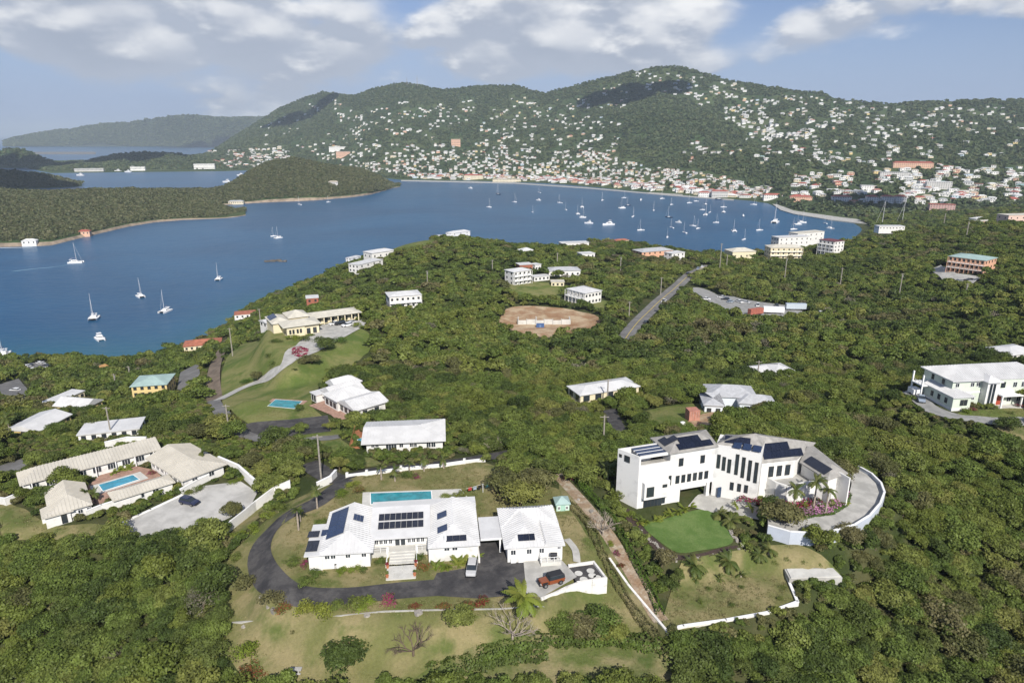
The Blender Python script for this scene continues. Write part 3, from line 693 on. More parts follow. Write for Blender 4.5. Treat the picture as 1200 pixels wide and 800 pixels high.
POOLB = M('blue_pool_water', (.05, .33, .48), .12, .3, .6, bump=.35, bscale=2.5, spec=.5)
# ------------------------------------------------------------------ lawns, roads, yards
drape('lawn', [(268,808),(264,700),(262,655),(300,625),(330,592),(395,565),(430,552),(575,541),(600,560),(640,568),(665,580),(700,640),(770,735),(740,748),(700,738),(640,742),(560,768),(500,792),(450,808)], LAWN, .05, 'dry mown grass round the solar panelled house')
drape('rough_grass', [(470,808),(520,772),(600,750),(700,742),(770,752),(790,775),(800,808)], ROUGH, .09, 'rough dry grass slope below the bare trees')
drape('rough_grass', [(655,560),(668,575),(720,650),(778,735),(760,742),(700,645),(650,575)], ROUGH, .09, 'dry grass strip beside the rubble path')
road('driveway', [(404,563),(372,588),(338,604),(313,630),(304,655),(316,680),(345,696),(400,699),(470,692),(525,688)], 4.3, ASPH, .16, 'dark curved asphalt driveway round the front lawn')
drape('forecourt', [(500,698),(512,672),(560,664),(562,636),(592,636),(594,659),(614,660),(617,697),(560,702)], ASPH, .20, 'asphalt forecourt where the silver car is parked')
drape('parking_pad', [(613.5,659),(657,656),(676,683),(634,701.5),(617,697)], CONC, .24, 'concrete parking pad under the orange jeep', zfix=68)
road('rubble_path', [(652,556),(675,580),(706,618),(738,668),(775,728)], 2.6, RUBBLE, .14, 'rubble path of reddish earth between two hedges')
road('garden_path', [(664,632),(674,645),(676,660)], 1.3, CONC, .2, 'narrow concrete path beside the annex')
drape('turf', [(749,615),(775,609),(800,602),(817,597),(832,597),(841,602),(850,618),(863,635),(845,642),(820,645),(794,650),(772,634)], TURF, .1, 'bright green mown lawn in front of the white villa')
drape('mulch_bed', [(735,592),(748,614),(772,636),(794,653),(820,648),(862,638),(868,645),(800,662),(775,655),(728,605)], MULCH, .06, 'dark mulch bed bordering the green lawn', exclude=True)
drape('courtyard', [(806,594),(818,580),(850,574),(872,586),(906,604),(906,613),(872,606),(845,603),(820,597)], CONC, .14, 'concrete courtyard under the white villa')
drape('garden_lawn', [(781,738),(776,727),(790,680),(800,657),(870,646),(935,638),(962,652),(985,676),(921,674),(933,709),(900,718),(800,739)], LAWN, .07, 'dry terraced lawn planted with young palms', crisp=True)
drape('lawn', [(-40,588),(0,586),(30,600),(62,617),(130,611),(140,630),(60,632),(-40,634)], LAWN, .06, 'mown grass beside the tan roofed house')
drape('parking_court', [(136,617),(178,598),(226,571),(282,564),(302,577),(292,596),(258,612),(232,630),(150,629)], M('court_concrete', (.50, .49, .465), .9, .25, .25, bump=.3, bscale=3), .1, 'pale concrete parking court with the blue car')
drape('side_lawn', [(255,622),(300,590),(320,580),(300,612),(266,645)], LAWN, .07, 'grass strip between the concrete court and white wall')
road('street', [(360,543),(400,562),(430,553),(520,543),(600,531)], 5.0, ASPH, .12, 'asphalt street behind the white post wall')
drape('street_end', [(-60,560),(0,546),(26,538),(33,549),(0,563),(-60,585)], ASPHG, .1, 'grey street end behind the tan roofed house')
drape('green_slope', [(258,468),(262,425),(285,400),(325,386),(428,384),(440,402),(425,420),(392,440),(368,462),(365,482),(395,498),(400,520),(455,545),(420,548),(330,515),(272,492)], LAWNG, .12, 'green grassy slope below the cream mansion')
drape('terrace', [(282,500),(340,492),(384,487),(388,506),(340,512),(290,512)], ASPH, .2, 'dark terraced road bank above the street', exclude=True)
road('dirt_track', [(290,384),(265,402),(254,425),(250,448),(252,472)], 5.5, DIRTR, .22, 'rutted brown dirt track beside the green slope')
road('driveway', [(425,378),(400,388),(372,401),(345,410),(338,424),(326,438),(306,448),(280,458),(256,470)], 5.0, CONC, .3, 'concrete driveway winding down from the cream mansion')
drape('forecourt', [(378,381),(424,376),(428,383),(400,398),(372,413),(344,424),(338,416),(350,402)], CONC, .36, 'wide concrete forecourt with the red flower bed')
road('lane', [(400,512),(370,515),(320,518),(270,500),(250,470)], 4.0, ASPHG, .26, 'grey lane below the small turquoise pool')
drape('patio', [(362,476),(384,469),(398,480),(424,492),(412,502),(388,487)], PAVER, .3, 'red paved patio before the white gabled house')
drape('excavation', [(583,372),(600,358),(640,360),(690,366),(706,376),(694,388),(660,397),(612,394),(588,386)], EARTH, .4, 'bare red earth building site cut into the woods', margin=2)
road('road', [(730,401),(748,378),(775,352),(800,330),(815,319),(832,312)], 8, ASPHG, .5, 'straight grey road climbing to the ridge', margin=3)
drape('truck_yard', [(806,338),(824,337),(860,351),(942,361),(936,371),(892,376),(858,370),(828,353)], GRAVEL, .45, 'gravel yard with parked trailers', margin=3)
drape('gravel_drive', [(1038,463),(1066,457),(1086,470),(1110,484),(1150,489),(1220,490),(1220,503),(1150,496),(1110,491),(1072,479)], GRAVEL, .2, 'gravel drive before the pale green house', margin=1.5)
drape('lawn', [(1112,487),(1130,480),(1215,478),(1215,492),(1150,490)], LAWNG, .16, 'small green lawn at the pale green house', margin=2)
drape('verge', [(1150,494),(1220,500),(1220,520),(1185,512)], ROUGH, .1, 'dry earth bank below the gravel drive')
drape('yard', [(740,486),(790,474),(822,472),(868,488),(860,498),(826,508),(790,506),(752,500)], LAWNG, .14, 'grassy yard round the rusty container', margin=1)
drape('dirt_patch', [(800,497),(822,486),(846,482),(858,490),(828,502)], EARTH, .2, 'bare earth patch beside the pale cottage')
drape('driveway', [(707,482),(721,479),(737,511),(721,516)], ASPH, .2, 'dark driveway climbing to the long white bungalow', margin=2)
drape('car_park', [(30,428),(52,424),(58,436),(40,442)], ASPHG, .4, 'asphalt car park full of parked cars', margin=3)
drape('lane', [(0,452),(22,445),(38,462),(26,474),(0,462)], ASPHG, .4, 'grey lane end among the trees', margin=3)
drape('lane', [(212,438),(232,428),(236,446),(222,462),(208,458)], ASPHG, .35, 'grey drive beside the yellow block', margin=2)
drape('clearing', [(430,300),(470,285),(520,284),(500,290),(455,300)], LAWNG, .4, 'grassy clearing on the ridge by the white houses', margin=0)
drape('clearing', [(578,342),(600,330),(660,332),(662,352),(625,352),(600,345)], LAWNG, .4, 'grassy clearing below the three storey white house', margin=0)
drape('clearing', [(686,360),(706,350),(722,362),(700,366)], LAWNG, .4, 'grassy bank beside the two storey white house', margin=0)
drape('drive', [(1088,318),(1102,312),(1120,322),(1150,326),(1140,334),(1104,330)], CONC, .5, 'concrete drive below the peach building', margin=3)
drape('pool_court', [(92,592),(100,572),(118,556),(160,546),(182,551),(204,573),(140,590)], PAVER, .08, 'paved court round the courtyard pool', margin=.5)
mk, _q = ribbon([(733,398),(748,378),(775,352),(800,330),(815,319),(829,313)], .35); drape('road_marking', mk, M('yellow_road_paint', (.52, .40, .10), .8), .62, 'faded yellow centre line of the climbing road', world=True, exclude=False)
for c in ([(1040,468),(1072,478),(1110,490),(1215,504),(1215,522),(1110,508),(1040,484)], [(60,628),(135,613),(216,586),(206,572),(100,600)]): pclear(c, .5)
for c in ([(788,742),(850,732),(905,722),(936,712),(948,722),(940,742),(860,762),(800,772)],): pclear(c, 0)
# rough clearings that hold garden trees only
for c in ([(575,540),(650,548),(668,580),(640,570)], [(395,540),(430,500),(530,490),(545,530),(500,545),(430,552)], [(140,520),(300,515),(330,560),(300,580),(230,560)], [(0,520),(150,510),(190,520),(120,560),(0,590)],
          [(690,560),(745,545),(745,600),(720,610)], [(722,645),(745,585),(850,588),(910,598),(960,598),(905,645),(870,652),(800,662),(775,695)], [(670,575),(720,570),(790,720),(780,740)], [(262,655),(300,620),(350,590),(420,545),(410,540),(330,570),(255,640)], [(640,740),(775,735),(800,808),(450,808)], [(915,664),(992,664),(996,692),(925,692)], [(925,688),(1000,688),(990,708),(935,708)], [(0,505),(20,505),(60,515),(165,510),(190,515),(110,535),(40,560),(0,565)],
          [(150,482),(205,472),(250,470),(250,500),(160,490)], [(415,492),(450,485),(430,500)], [(1085,440),(1110,470),(1090,470)]): pclear(c, .5)
# ------------------------------------------------------------------ the solar panelled house
h = House('bungalow', 'white U shaped bungalow with blue solar panels inside the curved driveway', (363, 669), 6.5, 68)
h.wall(0, 2.2, 0, 9, 3.1); h.wall(2.2, 10.3, .2, 13, 3.4); h.wall(10.3, 20.4, 4.6, 14, 3.4); h.wall(20.4, 29, .2, 13.2, 3.4)
h.flat(-.2, 2.2, 0, 9, 3.1, ROOFW, .45); fl = h.ro
h.solar([(-.6, -.3, 3.36), (2, -.3, 3.36), (2, 9, 3.36), (-.6, 9, 3.36)], cells(0, .9, 2, 2), mat=PV); h.solar([(-.6, -.3, 3.36), (2, -.3, 3.36), (2, 9, 3.36), (-.6, 9, 3.36)], cells(-.4, 5.3, 2, 1, 1, 2.0), 1.0, 2.0, mat=PV)
h.solar([(1.3, 4.6, 3.5), (3, 4.6, 3.5), (3, 9, 3.9)], cells(.1, .4, 1, 1, 1.1, 1.7), 1.1, 1.7, mat=PVB)
h.roof(2.4, 10.4, 0, 12.8, 3.45, 1.75, 'v', 'hg', ribs=.62); F = h.last
h.solar(F['l'], cells(1.2, .75, 5, 2, 1.75, 1.7), 1.75, 1.7, mat=PVB)
h.solar(F['r'], cells(8.0, 2.6, 1, 3, 2.0, .62), 2.0, .62, mat=PVB)
h.roof(10.6, 20.2, 3.6, 12.6, 3.5, 1.7, 'u', 'gg', over=.55, rp=.8, ribs=.0); F = h.last
h.solar(F['f'], cells(1.35, 2.3, 8, 2, 1.02, 2.15), 1.0, 1.75)
h.slab(9.6, 29.5, 12.9, 16.4, 3.05, 3.3, ROOFW, 'terrace_roof')
h.roof(20.9, 28.8, 0, 12.8, 3.45, 1.75, 'v', 'hg', ribs=.62); F = h.last
h.solar(F['l'], cells(4.3, 1.9, 2, 1, 1.0, 1.9), 1.0, 1.9, mat=PVB); h.solar(F['l'], cells(9.0, 1.9, 2, 1, 1.0, 1.9), 1.0, 1.9, mat=PVB)
h.solar(F['f'], cells(3.2, .95, 3, 1, 1.2, 1.25), 1.2, 1.25, mat=PV)
MB().tube([(0, 0, 0), (0, 0, 1.0)], .22, 8).build('water_heater_tank', WHITE2, h.ro, (23.4, .6, 3.9))
h.wins('f', .2, (3.1, 4.1, 6.6, 9.3), 2.1, .75, .85)
h.wins('f', .2, (23.6, 25.0), 2.2, .85, .7); h.wins('f', 4.6, (11.1, 11.9, 12.7, 13.6, 16.9, 17.7, 18.5, 19.3), 1.5, .55, 1.4)
h.win('f', 4.6, 14.8, 1.0, .8, 2.1, name='door', mull=0); h.win('f', 4.6, 15.8, 1.0, .8, 2.1, name='door', mull=0)
h.wins('r', 29, (2.5, 5.5), 1.4, 1.0, 1.2); h.wins('l', 0, (2.5, 5.5), 1.4, .9, 1.0)
h.wall(29, 29.3, -1.2, 3.5, 1.2); 
h.slab(10.4, 20.4, 2.6, 4.6, -1, 1.05, CONCW, 'porch')
for i in range(5): h.slab(13.6-.05*i, 17.9+.05*i, 2.6-.6*(i+1), 2.6-.6*i, -1, 1.05-.2*(i+1), CONCW, 'step')
h.slab(13.2, 18.2, -4.2, -.45, -.5, .24, CONCW, 'walkway')
for u in (13.1, 18.3): h.post(u, -.5, -.5, 1.0, .3); h.post(u, 2.5, -.5, 1.9, .3)
for u0, u1 in ((10.5, 13.3), (18.1, 20.3)): h.railing((u0, 2.7), (u1, 2.7), 1.05)
h.railing((13.2, 2.5), (13.1, -.4), .5, .9, 3); h.railing((18.2, 2.5), (18.3, -.4), .5, .9, 3)
for u in (3.9, 4.3, 5.2): MB().box(-.4, .4, -.35, 0, 0, .7).build('air_conditioner', FRAME, h.o, (u+.3, .19, .3))
# annex and carport between
a = House('annex', 'white annex with ribbed hip roof beside the orange jeep', h.W(34.1, -1.6), 6.5, 68, world=True)
ANX = a; a.wall(0, 9.7, 0, 12.4, 3.3)
a.roof(-.1, 6.6, 0, 9.0, 3.4, 1.6, 'v', 'hg', over=.55, ribs=.62); F = a.last
a.solar(F['f'], cells(2.6, 1.2, 3, 1, 1.0, 1.4), 1.0, 1.4, mat=PV)
a.roof(6.9, 9.6, 0, 9.5, 3.3, .75, 'v', 'gg', over=.5, rp=.08, ribs=.62)
a.roof(-.2, 9.6, 6.2, 12.3, 3.45, 1.75, 'u', 'hh', over=.5, ribs=.62)
a.wins('f', 0, (1.0, 3.8, 6.0), 1.7, .8, .9); a.win('f', 0, 9.1, 2.3, .5, .4); a.wins('r', 9.7, (3, 6.5), 1.5, 1.0, 1.0)
for u in (1.0, 2.3): MB().box(-.45, .45, -.4, 0, 0, .75).build('air_conditioner', FRAME, a.o, (u, -.005, .25))
a.slab(5.6, 9.2, -1.9, -.003, -.5, .95, CONCW, 'landing'); a.railing((5.6, -1.85), (9.1, -1.85), .95); a.railing((5.65, -1.8), (5.65, -.1), .95, n=2)
c_ = House('carport', 'flat white carport roof linking the bungalow and the annex', h.W(29.5, 1.5), 6.5, 68, cat='carport', world=True)
c_.slab(.1, 3.9, 0, 7.2, 3.02, 3.22, ROOFW, 'roof'); c_.slab(.1, 3.9, -.14, -.003, 2.9, 3.2, FRAME, 'fascia')
for u, v in ((3.6, .2), (3.6, 6.8), (.4, 6.8)): c_.post(u, v, -.5, 3.02, .28)
c_.fp(0, 4, 0, 7)
# white garden pool and terrace
pool('swimming_pool', 'long turquoise swimming pool behind the solar panelled bungalow', [(435,591),(506,587),(505,576),(434.5,578.5)], 68, rimpoly=[(424,599),(556,592),(540,573),(425,577)])
# round terrace wall and dark deck
tw = thing('terrace_wall', 'stained white retaining wall curving below the orange jeep', 'wall', at(676, 684, 68))
P = [at(x, y, 68) for x, y in ((634,702.5),(652,695),(664,689),(676,684.5),(693,682),(710,679.5),(695.5,660.5),(667,664.5))]; q = np.array(tw.location)
for i in range(len(P)-1):
    a0, b0 = P[i]-q, P[i+1]-q; d = (b0-a0)/np.linalg.norm(b0-a0); nn = np.array((-d[1], d[0], 0))*.18; e = d*.18
    ht = .35 if i < 3 else .55
    MB().prism([tuple((a0-nn)[:2]), tuple((b0+e-nn)[:2]), tuple((b0+e+nn)[:2]), tuple((a0+nn)[:2])], -5, ht+.002*i).build('wall', STAINW, tw)
dk = MB().prism([tuple((p-q)[:2]) for p in (P[3], P[4], P[5], P[6], P[7])], -4.8, .1).build('terrace_deck', ASPH, tw)
for x, y in ((678,672),(692,669),(694,674.5),(700,677),(684,679)):
    p = at(x, y, 68)-q; MB().prism([(p[0]+.7*math.cos(t), p[1]+.7*math.sin(t)) for t in np.linspace(0, 2*math.pi, 11)[:-1]], .1, .14).build('round_patch', CONCW, dk)
clear(P, .8)
# ------------------------------------------------------------------ garden walls
garden_wall('garden_wall', 'low white kerb wall winding across the lower lawn', [(272,730),(335,729),(400,722),(450,717),(520,715),(590,714),(668,716)], .25, .2, CONC, cap=False)
garden_wall('boundary_wall', 'tall white wall sloping beside the concrete court', [(249,640),(272,621),(300,598),(322,581),(340,573)], 2.3, .35, WHITE, False)
garden_wall('gate_wall', 'white gate wall at the top of the driveway', [(372,574),(388,566),(394,559)], 1.8, .4, WHITE)
garden_wall('street_wall', 'low white wall with square posts along the street', [(407,560),(430,557),(470,552),(520,547),(568,541)], .8, .3, WHITE, posts=1)
garden_wall('arched_wall', 'white courtyard wall with arched gate behind the tan roofs', [(124,527),(150,521),(172,521)], 2.2, .4, WHITE)
garden_wall('court_wall', 'stepped white wall at the head of the concrete court', [(257,545),(280,555),(300,573)], 2.4, .4, WHITE)
garden_wall('entrance_wall', 'white entrance wall beside the blue car', [(212,580),(232,569),(250,560)], 1.5, .4, WHITE)
garden_wall('front_wall', 'white wall in front of the pool court', [(103,608),(120,601),(165,587)], 2.0, .35, WHITE)
garden_wall('lawn_wall', 'white wall at the left lawn edge', [(-20,592),(8,592),(38,580)], 1.8, .35, WHITE)
garden_wall('court_kerb', 'white kerb along the concrete court', [(132,618),(176,598),(214,580)], .3, .5, WHITE2, cap=False)
garden_wall('retaining_wall', 'long white retaining wall below the young palm lawn', [(786,739),(800,736),(850,728),(900,719),(934,709),(921,674)], .35, .35, STAINW, z=64.5, base=59)
garden_wall('stone_edging', 'pale stone edging down the hedge line', [(714,655),(735,685),(760,715),(783,742)], .35, .4, STAINW, cap=False)
ts = thing('concrete_terrace', 'bare concrete terrace block beside the young palm lawn', 'terrace', at(955, 678, 65.4))
Pq = [tuple((at(x, y, 65.4)-np.array(ts.location))[:2]) for x, y in ((919,668),(976,667),(987,678),(925,680))]
MB().prism(Pq, -4.2, .3).build('slab', CONC, ts); MB().prism([(p[0]*.95+.1, p[1]*.9+.15) for p in Pq], .3, .45).build('upper_slab', CONCW, ts); clear([at(x, y, 65) for x, y in ((919,668),(976,667),(987,678),(925,680))], .6)
# ------------------------------------------------------------------ white modern villa
v = House('villa', 'large white modern villa with black solar panels above the green lawn', (746, 596), 18, 68, cat='villa')
L = v.L; Z = 79.4
c0, c1, c2 = L(745, 541, Z), L(790, 533, Z), L(843, 525, Z); t1 = L(893, 531.5, Z)
c0 = (0, 0, 11.4); c1 = (c1[0], 0.0, 11.4); c2 = (c2[0], 0.0, 11.4)
D = 4.8
# roof terrace block, three storeys, with pergola
SK = -2.3; v.pwall([c0, c1, (c1[0], D), (SK, D)], -3, 8.7)
u1 = c1[0]
MB().prism([(0, 0), (.35, 0), (SK+.35, D), (SK, D)], 8.7, 11.4).build('wall', WHITE, v.o); v.slab(SK+.45, u1-.6, D-.3, D-.003, 8.7, 11.395, WHITE, 'wall'); v.slab(.35, u1, 0, .3, 8.7, 9.5, WHITE, 'parapet'); v.slab(.35, u1, 0, .5, 10.95, 11.4, WHITE, 'beam')
v.slab(.35, u1, .3, D-.3, 8.705, 8.8, CONC, 'terrace_floor')
for i in range(3): v.slab(.5, u1-.2, .7+i*1.3, 1.85+i*1.3, 11.15, 11.25, PVB, 'pergola_panel')
for i in range(2): v.slab(.4, u1, 1.87+i*1.3, 1.98+i*1.3, 11.0, 11.3, WHITE2, 'pergola_beam')
v.slab(2.0, 4.2, 3.0, 4.0, 8.8, 9.3, FRAME, 'sofa'); v.slab(5.2, 6.6, 2.6, 3.8, 8.8, 9.2, DARKM, 'outdoor_table'); v.slab(u1-2.2, u1-.1, 3.6, 4.4, 8.8, 10.6, GLASS, 'glass_screen')
v.winp((SK, D), (0, 0), .45, 9.4, 1.2, 1.2, dark=True); v.winp((SK, D), (0, 0), .14, 9.9, .5, .5, dark=True)
# long front
u2 = c2[0]
v.pwall([(u1, 0), (u2, 0), (u2+2.4, 7), (u1, 7)], 3.2, 11.2)
v.pwall([(0.03, .02), (u1+2.2, .02), (u1+2.2, 4.7), (SK+.1, 4.7)], -3, 3.6, name='lower_wall')
v.slab(u1+2.2, u2+2, 6.0, 6.9, -3, 3.2, CONC, 'garage_wall')
for u in (u1+2.4, u2-.9): v.post(u, .35, -3, 3.2, .75, WHITE)
v.slab(u1-2.6, u1-.6, -.05, 0, .2, 2.4, GLASS, 'glass_door'); v.slab(u1+2.9, u2-1.4, .05, .35, 2.55, 3.195, WHITE, 'beam')
v.win('f', 0, 5.0-1.5, -.2, 4.0, 2.5, dark=True, mull=4)
bx = v.slab(.9, 6.6, -1.1, 0, 2.3, 5.9, WHITE, 'bay'); v.win('f', -1.1, 2.2, 3.0, 1.5, 2.0, dark=True, mull=0); v.win('f', -1.1, 5.4, 4.6, .9, .5, dark=True, mull=0); v.win('f', 0, 7.15, 4.2, .5, 2.0, dark=True, mull=0)
n = 6
for i in range(n): v.win('f', 0, 8.9+i*(u2-1.6-8.9)/(n-1), 4.3, .75, 1.6, dark=True, mull=0)
v.win('f', 0, u1+2.5, 8.1, .9, 1.6, dark=True, mull=0); v.win('f', 0, u2-2.8, 8.0, .9, 1.6, dark=True, mull=0)
# tower turning away
T0 = (u2, 0); dx, dy = t1[0]-u2, t1[1]; tl = math.hypot(dx, dy); dx /= tl; dy /= tl
tn = (-dy, dx); bk = 6.5
v.pwall([T0, (T0[0]+dx*tl, T0[1]+dy*tl), (T0[0]+dx*tl+tn[0]*bk, T0[1]+dy*tl+tn[1]*bk), (T0[0]+tn[0]*bk, T0[1]+tn[1]*bk)], -3, 11.2, name='tower_wall')
TE = (T0[0]+dx*tl, T0[1]+dy*tl)
for f, z, hh in ((.10, 6.6, 2.9), (.22, 6.3, 2.9), (.34, 6.0, 2.9), (.50, 5.9, 4.4), (.64, 5.5, 4.4), (.78, 5.1, 4.4), (.92, 4.9, 4.4)): v.winp(T0, TE, f, z, .55, hh, dark=True)
for f in (.44, .60, .75): v.winp(T0, TE, f, 2.3, .6, 1.6, dark=True)
v.slab(u2+.6, u2+2.6, -1.35, -1.2, -1, 2.4, GLASSB, 'glass_door')
sl = [(T0[0]+dx*tl*.35, T0[1]+dy*tl*.35, 11.3), (TE[0], TE[1], 11.3), (TE[0]+tn[0]*2.6, TE[1]+tn[1]*2.6, 12.0), (T0[0]+dx*tl*.35+tn[0]*2.6, T0[1]+dy*tl*.35+tn[1]*2.6, 12.0)]
v.solar(sl, [(.2+i*1.9, .3) for i in range(3)], 1.6, 2.0, mat=PVB)
# hipped roofs
e0 = L(772, 522, 79.6)
ra = [(u1-.6, -.5, 11.45), (u2+.4, -.5, 11.45), (u2+2.6, 7.4, 11.45), (u1-.6, 7.4, 11.45)]
v.roof4(ra, (u1+3.6, 3.5, 13.0), (u2-1.8, 3.5, 13.0), mat=ROOFG, ribs=0); F = v.last
v.solar(F['f'], cells(2.4, .4, 8, 1)+cells(3.4, 2.05, 5, 1), parent=v.ro)
v.solar(F['l'], cells(2.2, .6, 3, 1)+cells(3.2, 2.25, 2, 1), parent=v.ro)
z2 = 76.4
def L2(px, py, z): q_ = L(px, py, z); return (q_[0], q_[1])
bk = [L2(846, 529, 79.0), L2(893, 541, 79.0), L2(900, 522, 79.0), L2(860, 508, 79.0)]
cB = [L(892, 541.5, z2), L(934, 537, z2), L(956, 518, z2), L(884, 507, z2)]
v.pwall([L2(893, 541.5, z2), L2(932, 537.5, z2), L2(952, 520, z2), L2(890, 512, z2)], -3, 8.1)
v.roof4([(p[0], p[1], 8.35) for p in cB], L(886, 509, 80.2), L(898, 511, 80.2), mat=ROOFG); F = v.last
v.solar(F['f'], cells(.8, .5, 9, 1)+cells(1.2, 2.15, 6, 1), parent=v.ro)
cA = [L(840, 519, 79.5), L(893, 525.5, 79.5), L(897, 515, 79.5), L(850, 508, 79.5)]
v.pwall([L2(846, 519, 79.2), L2(890, 525, 79.2), L2(893, 516, 79.2), L2(853, 510, 79.2)], -3, 11.1)
v.roof4([(p[0], p[1], 11.4) for p in cA], L(866, 509, 81.6), L(886, 507.5, 81.6), mat=ROOFG); F = v.last
v.solar(F['f'], cells(1.5, .4, 5, 1), parent=v.ro)
pb = [L2(884, 501, 77.2), L2(940, 521, 77.2), L2(997, 552, 77.2)]
for p_, q_ in zip(pb, pb[1:]):
    d_ = math.dist(p_, q_); nx, ny = -(q_[1]-p_[1])/d_*.3, (q_[0]-p_[0])/d_*.3
    MB().prism([(p_[0], p_[1]), (q_[0], q_[1]), (q_[0]+nx, q_[1]+ny), (p_[0]+nx, p_[1]+ny)], -3, 7.7).build('parapet', WHITE, v.o)
for f in (.3, .55, .8): v.winp(L2(893, 541.5, z2), L2(932, 537.5, z2), f, 5.0, 1.0, 2.2, dark=True)
# long low arm on the drive side
ar = [L(937, 541, 75.3), L(970, 562, 75.3), L(994, 554, 75.3), L(952, 521, 75.3)]
am = [L(940, 541, 75.0), L(971, 560, 75.0), L(992, 553, 75.0), L(952, 524, 75.0)]
v.pwall([(p[0], p[1]) for p in am], -3, 7.0)
m0 = (np.array(ar[0])+np.array(ar[3]))/2; m1 = (np.array(ar[1])+np.array(ar[2]))/2
rr1 = m1+(m0-m1)*.22
v.roof4([(p[0], p[1], 7.3) for p in ar], (m0[0], m0[1], 8.9), (rr1[0], rr1[1], 8.9), mat=ROOFG); F = v.last
al = math.dist(ar[0][:2], ar[1][:2])
v.solar(F['f'], cells(.6, .5, int(al-2), 1, 1.0, 2.1), 1.0, 2.1, parent=v.ro)
# raised courtyard with curved white wall
cw = [L(x, y, 72.6) for x, y in ((893,553),(900,560),(910,566),(922,570),(935,570),(945,568),(956,567),(966,570),(972,574))]
cv = [(p[0], p[1]) for p in cw]
yard = cv+[(L(990, 556, 72.6)[0], L(990, 556, 72.6)[1]), (L(940, 535, 72.6)[0], L(940, 535, 72.6)[1]), (L(896, 542, 72.6)[0], L(896, 542, 72.6)[1])]
v.pwall(yard, -3, 4.2, CONC, 'courtyard_floor')
pw = MB()
for i in range(len(cv)-1):
    p, q2 = cv[i], cv[i+1]; d = math.dist(p, q2); nx, ny = -(q2[1]-p[1])/d*.15, (q2[0]-p[0])/d*.15
    pw.prism([(p[0]-nx*2, p[1]-ny*2), (q2[0]-nx*2, q2[1]-ny*2), (q2[0]+nx, q2[1]+ny), (p[0]+nx, p[1]+ny)], -3, [4.9+(.5 if 3 < i < 7 else 0)]*4)
pw.build('curved_wall', WHITE, v.o)
# raised drive
DRZ = 69.6
dr = thing('raised_drive', 'curved concrete drive held up by a white wall beside the villa', 'driveway', at(1000, 600, DRZ)); dq = np.array(dr.location)
outer = [(900,619),(925,626),(950,627.5),(975,625),(1000,618),(1018,607),(1030,593),(1035,580),(1031,569),(1020,558),(1004,549)]
inner = [(995,552),(998,566),(995,580),(985,592),(968,600),(945,604),(920,605),(900,603)]
Po = [(at(x, y, DRZ)-dq)[:2] for x, y in outer]; Pi = [(at(x, y, DRZ)-dq)[:2] for x, y in inner]
MB().prism([tuple(p) for p in Po+Pi], -7, 0).build('slab', CONC, dr)
wl = MB(); cp = MB()
for i in range(len(Po)-1):
    p, q2 = Po[i], Po[i+1]; d = np.linalg.norm(q2-p); t_ = (q2-p)/d; nn = np.array((t_[1], -t_[0]))
    A_ = [p, q2+t_*.1, q2+t_*.1+nn*.3, p+nn*.3]; wl.prism([tuple(x) for x in A_], -9, .75); cp.prism([tuple(x) for x in (A_[0]-nn*.05, A_[1]-nn*.05, A_[2]+nn*.05, A_[3]+nn*.05)], .75, .85)
wl.build('wall', M('drive_wall_grey', (.50, .54, .61), .85, .1, .4), dr); cp.build('coping', WHITE2, dr)
clear([at(x, y, DRZ) for x, y in outer+inner], 1.0)
# ------------------------------------------------------------------ tan roofed compound
def ang(A, B, z): a, b = at(*A, z), at(*B, z); return math.degrees(math.atan2(b[1]-a[1], b[0]-a[0])), float(np.linalg.norm(b-a))
def hs(name, label, A, B, z, **k):
    g, w = ang(A, B, z); return House(name, label, A, g, z, **k), w
h, w = hs('long_house', 'long narrow house with tan metal roof behind the courtyard pool', (30, 580), (187, 538), 62)
h.wall(0, w, 0, 6.5, 2.9); h.roof(0, w, 0, 6.5, 2.95, 1.3, 'u', 'hg', over=.7, mat=ROOFT, ribs=.7, rp=.7)
h.wins('f', 0, np.arange(2, w-1, 3.1), .9, 1.7, 1.4, mull=2); h.win('l', 0, 3, 1.0, 1.2, 1.2)
for u in np.arange(1.5, w, 4.2): h.post(u, -.55, -.5, 2.75, .2)
h, w = hs('cottage', 'tan hipped cottage on the mown lawn at the far left', (66, 615), (105, 604), 62)
h.wall(0, w, 0, 9.5, 2.8); h.wall(-2.2, 0, 2.2, 4.0, 1.6); h.roof(-.2, w+.2, 0, 10.5, 2.85, 1.9, 'v', 'hg', over=.7, mat=ROOFT, ribs=.7)
h.roof(-1.8, 3.0, -.6, 3.4, 2.7, .7, 'v', 'hg', over=.4, mat=ROOFT, ribs=.7); h.wall(-1.6, 2.8, -.4, 3, 2.5)
h.win('f', -.4, 1.6, .2, .9, 2.0, dark=True, mull=0); h.wins('f', 0, (4.6, 6.2), 1.2, .8, .8); h.wins('l', -1.6, (1.4,), 1.2, .9, .9)
h, w = hs('guest_house', 'tan hipped guest house beside the concrete court', (178, 549), (217, 574), 62)
h.wall(0, w, 0, 9.5, 2.8); h.roof(0, w, 0, 9.5, 2.85, 1.7, 'u', 'gh', over=.8, mat=ROOFT, ribs=.7)
h.wins('f', 0, np.arange(1.5, w-1, 2.2), .9, 1.5, 1.3, mull=2); h.door('f', 0, w*.5, 0, 1.0, 2.1, FRAME); h.wins('r', w, (2.5, 6.5), 1.0, 1.2, 1.1)
h, w = hs('pool_house', 'low tan roofed pool house in front of the courtyard pool', (138, 597), (204, 576), 62)
h.wall(0, w, .5, 4.4, 2.3); h.roof(0, w, .5, 4.4, 2.35, .9, 'u', 'hh', over=.6, mat=ROOFT, ribs=.7); h.wins('f', .5, np.arange(2, w-1, 3), .8, 1.2, 1.0); h.wins('r', w, (2.4,), .8, 1.2, 1.0)
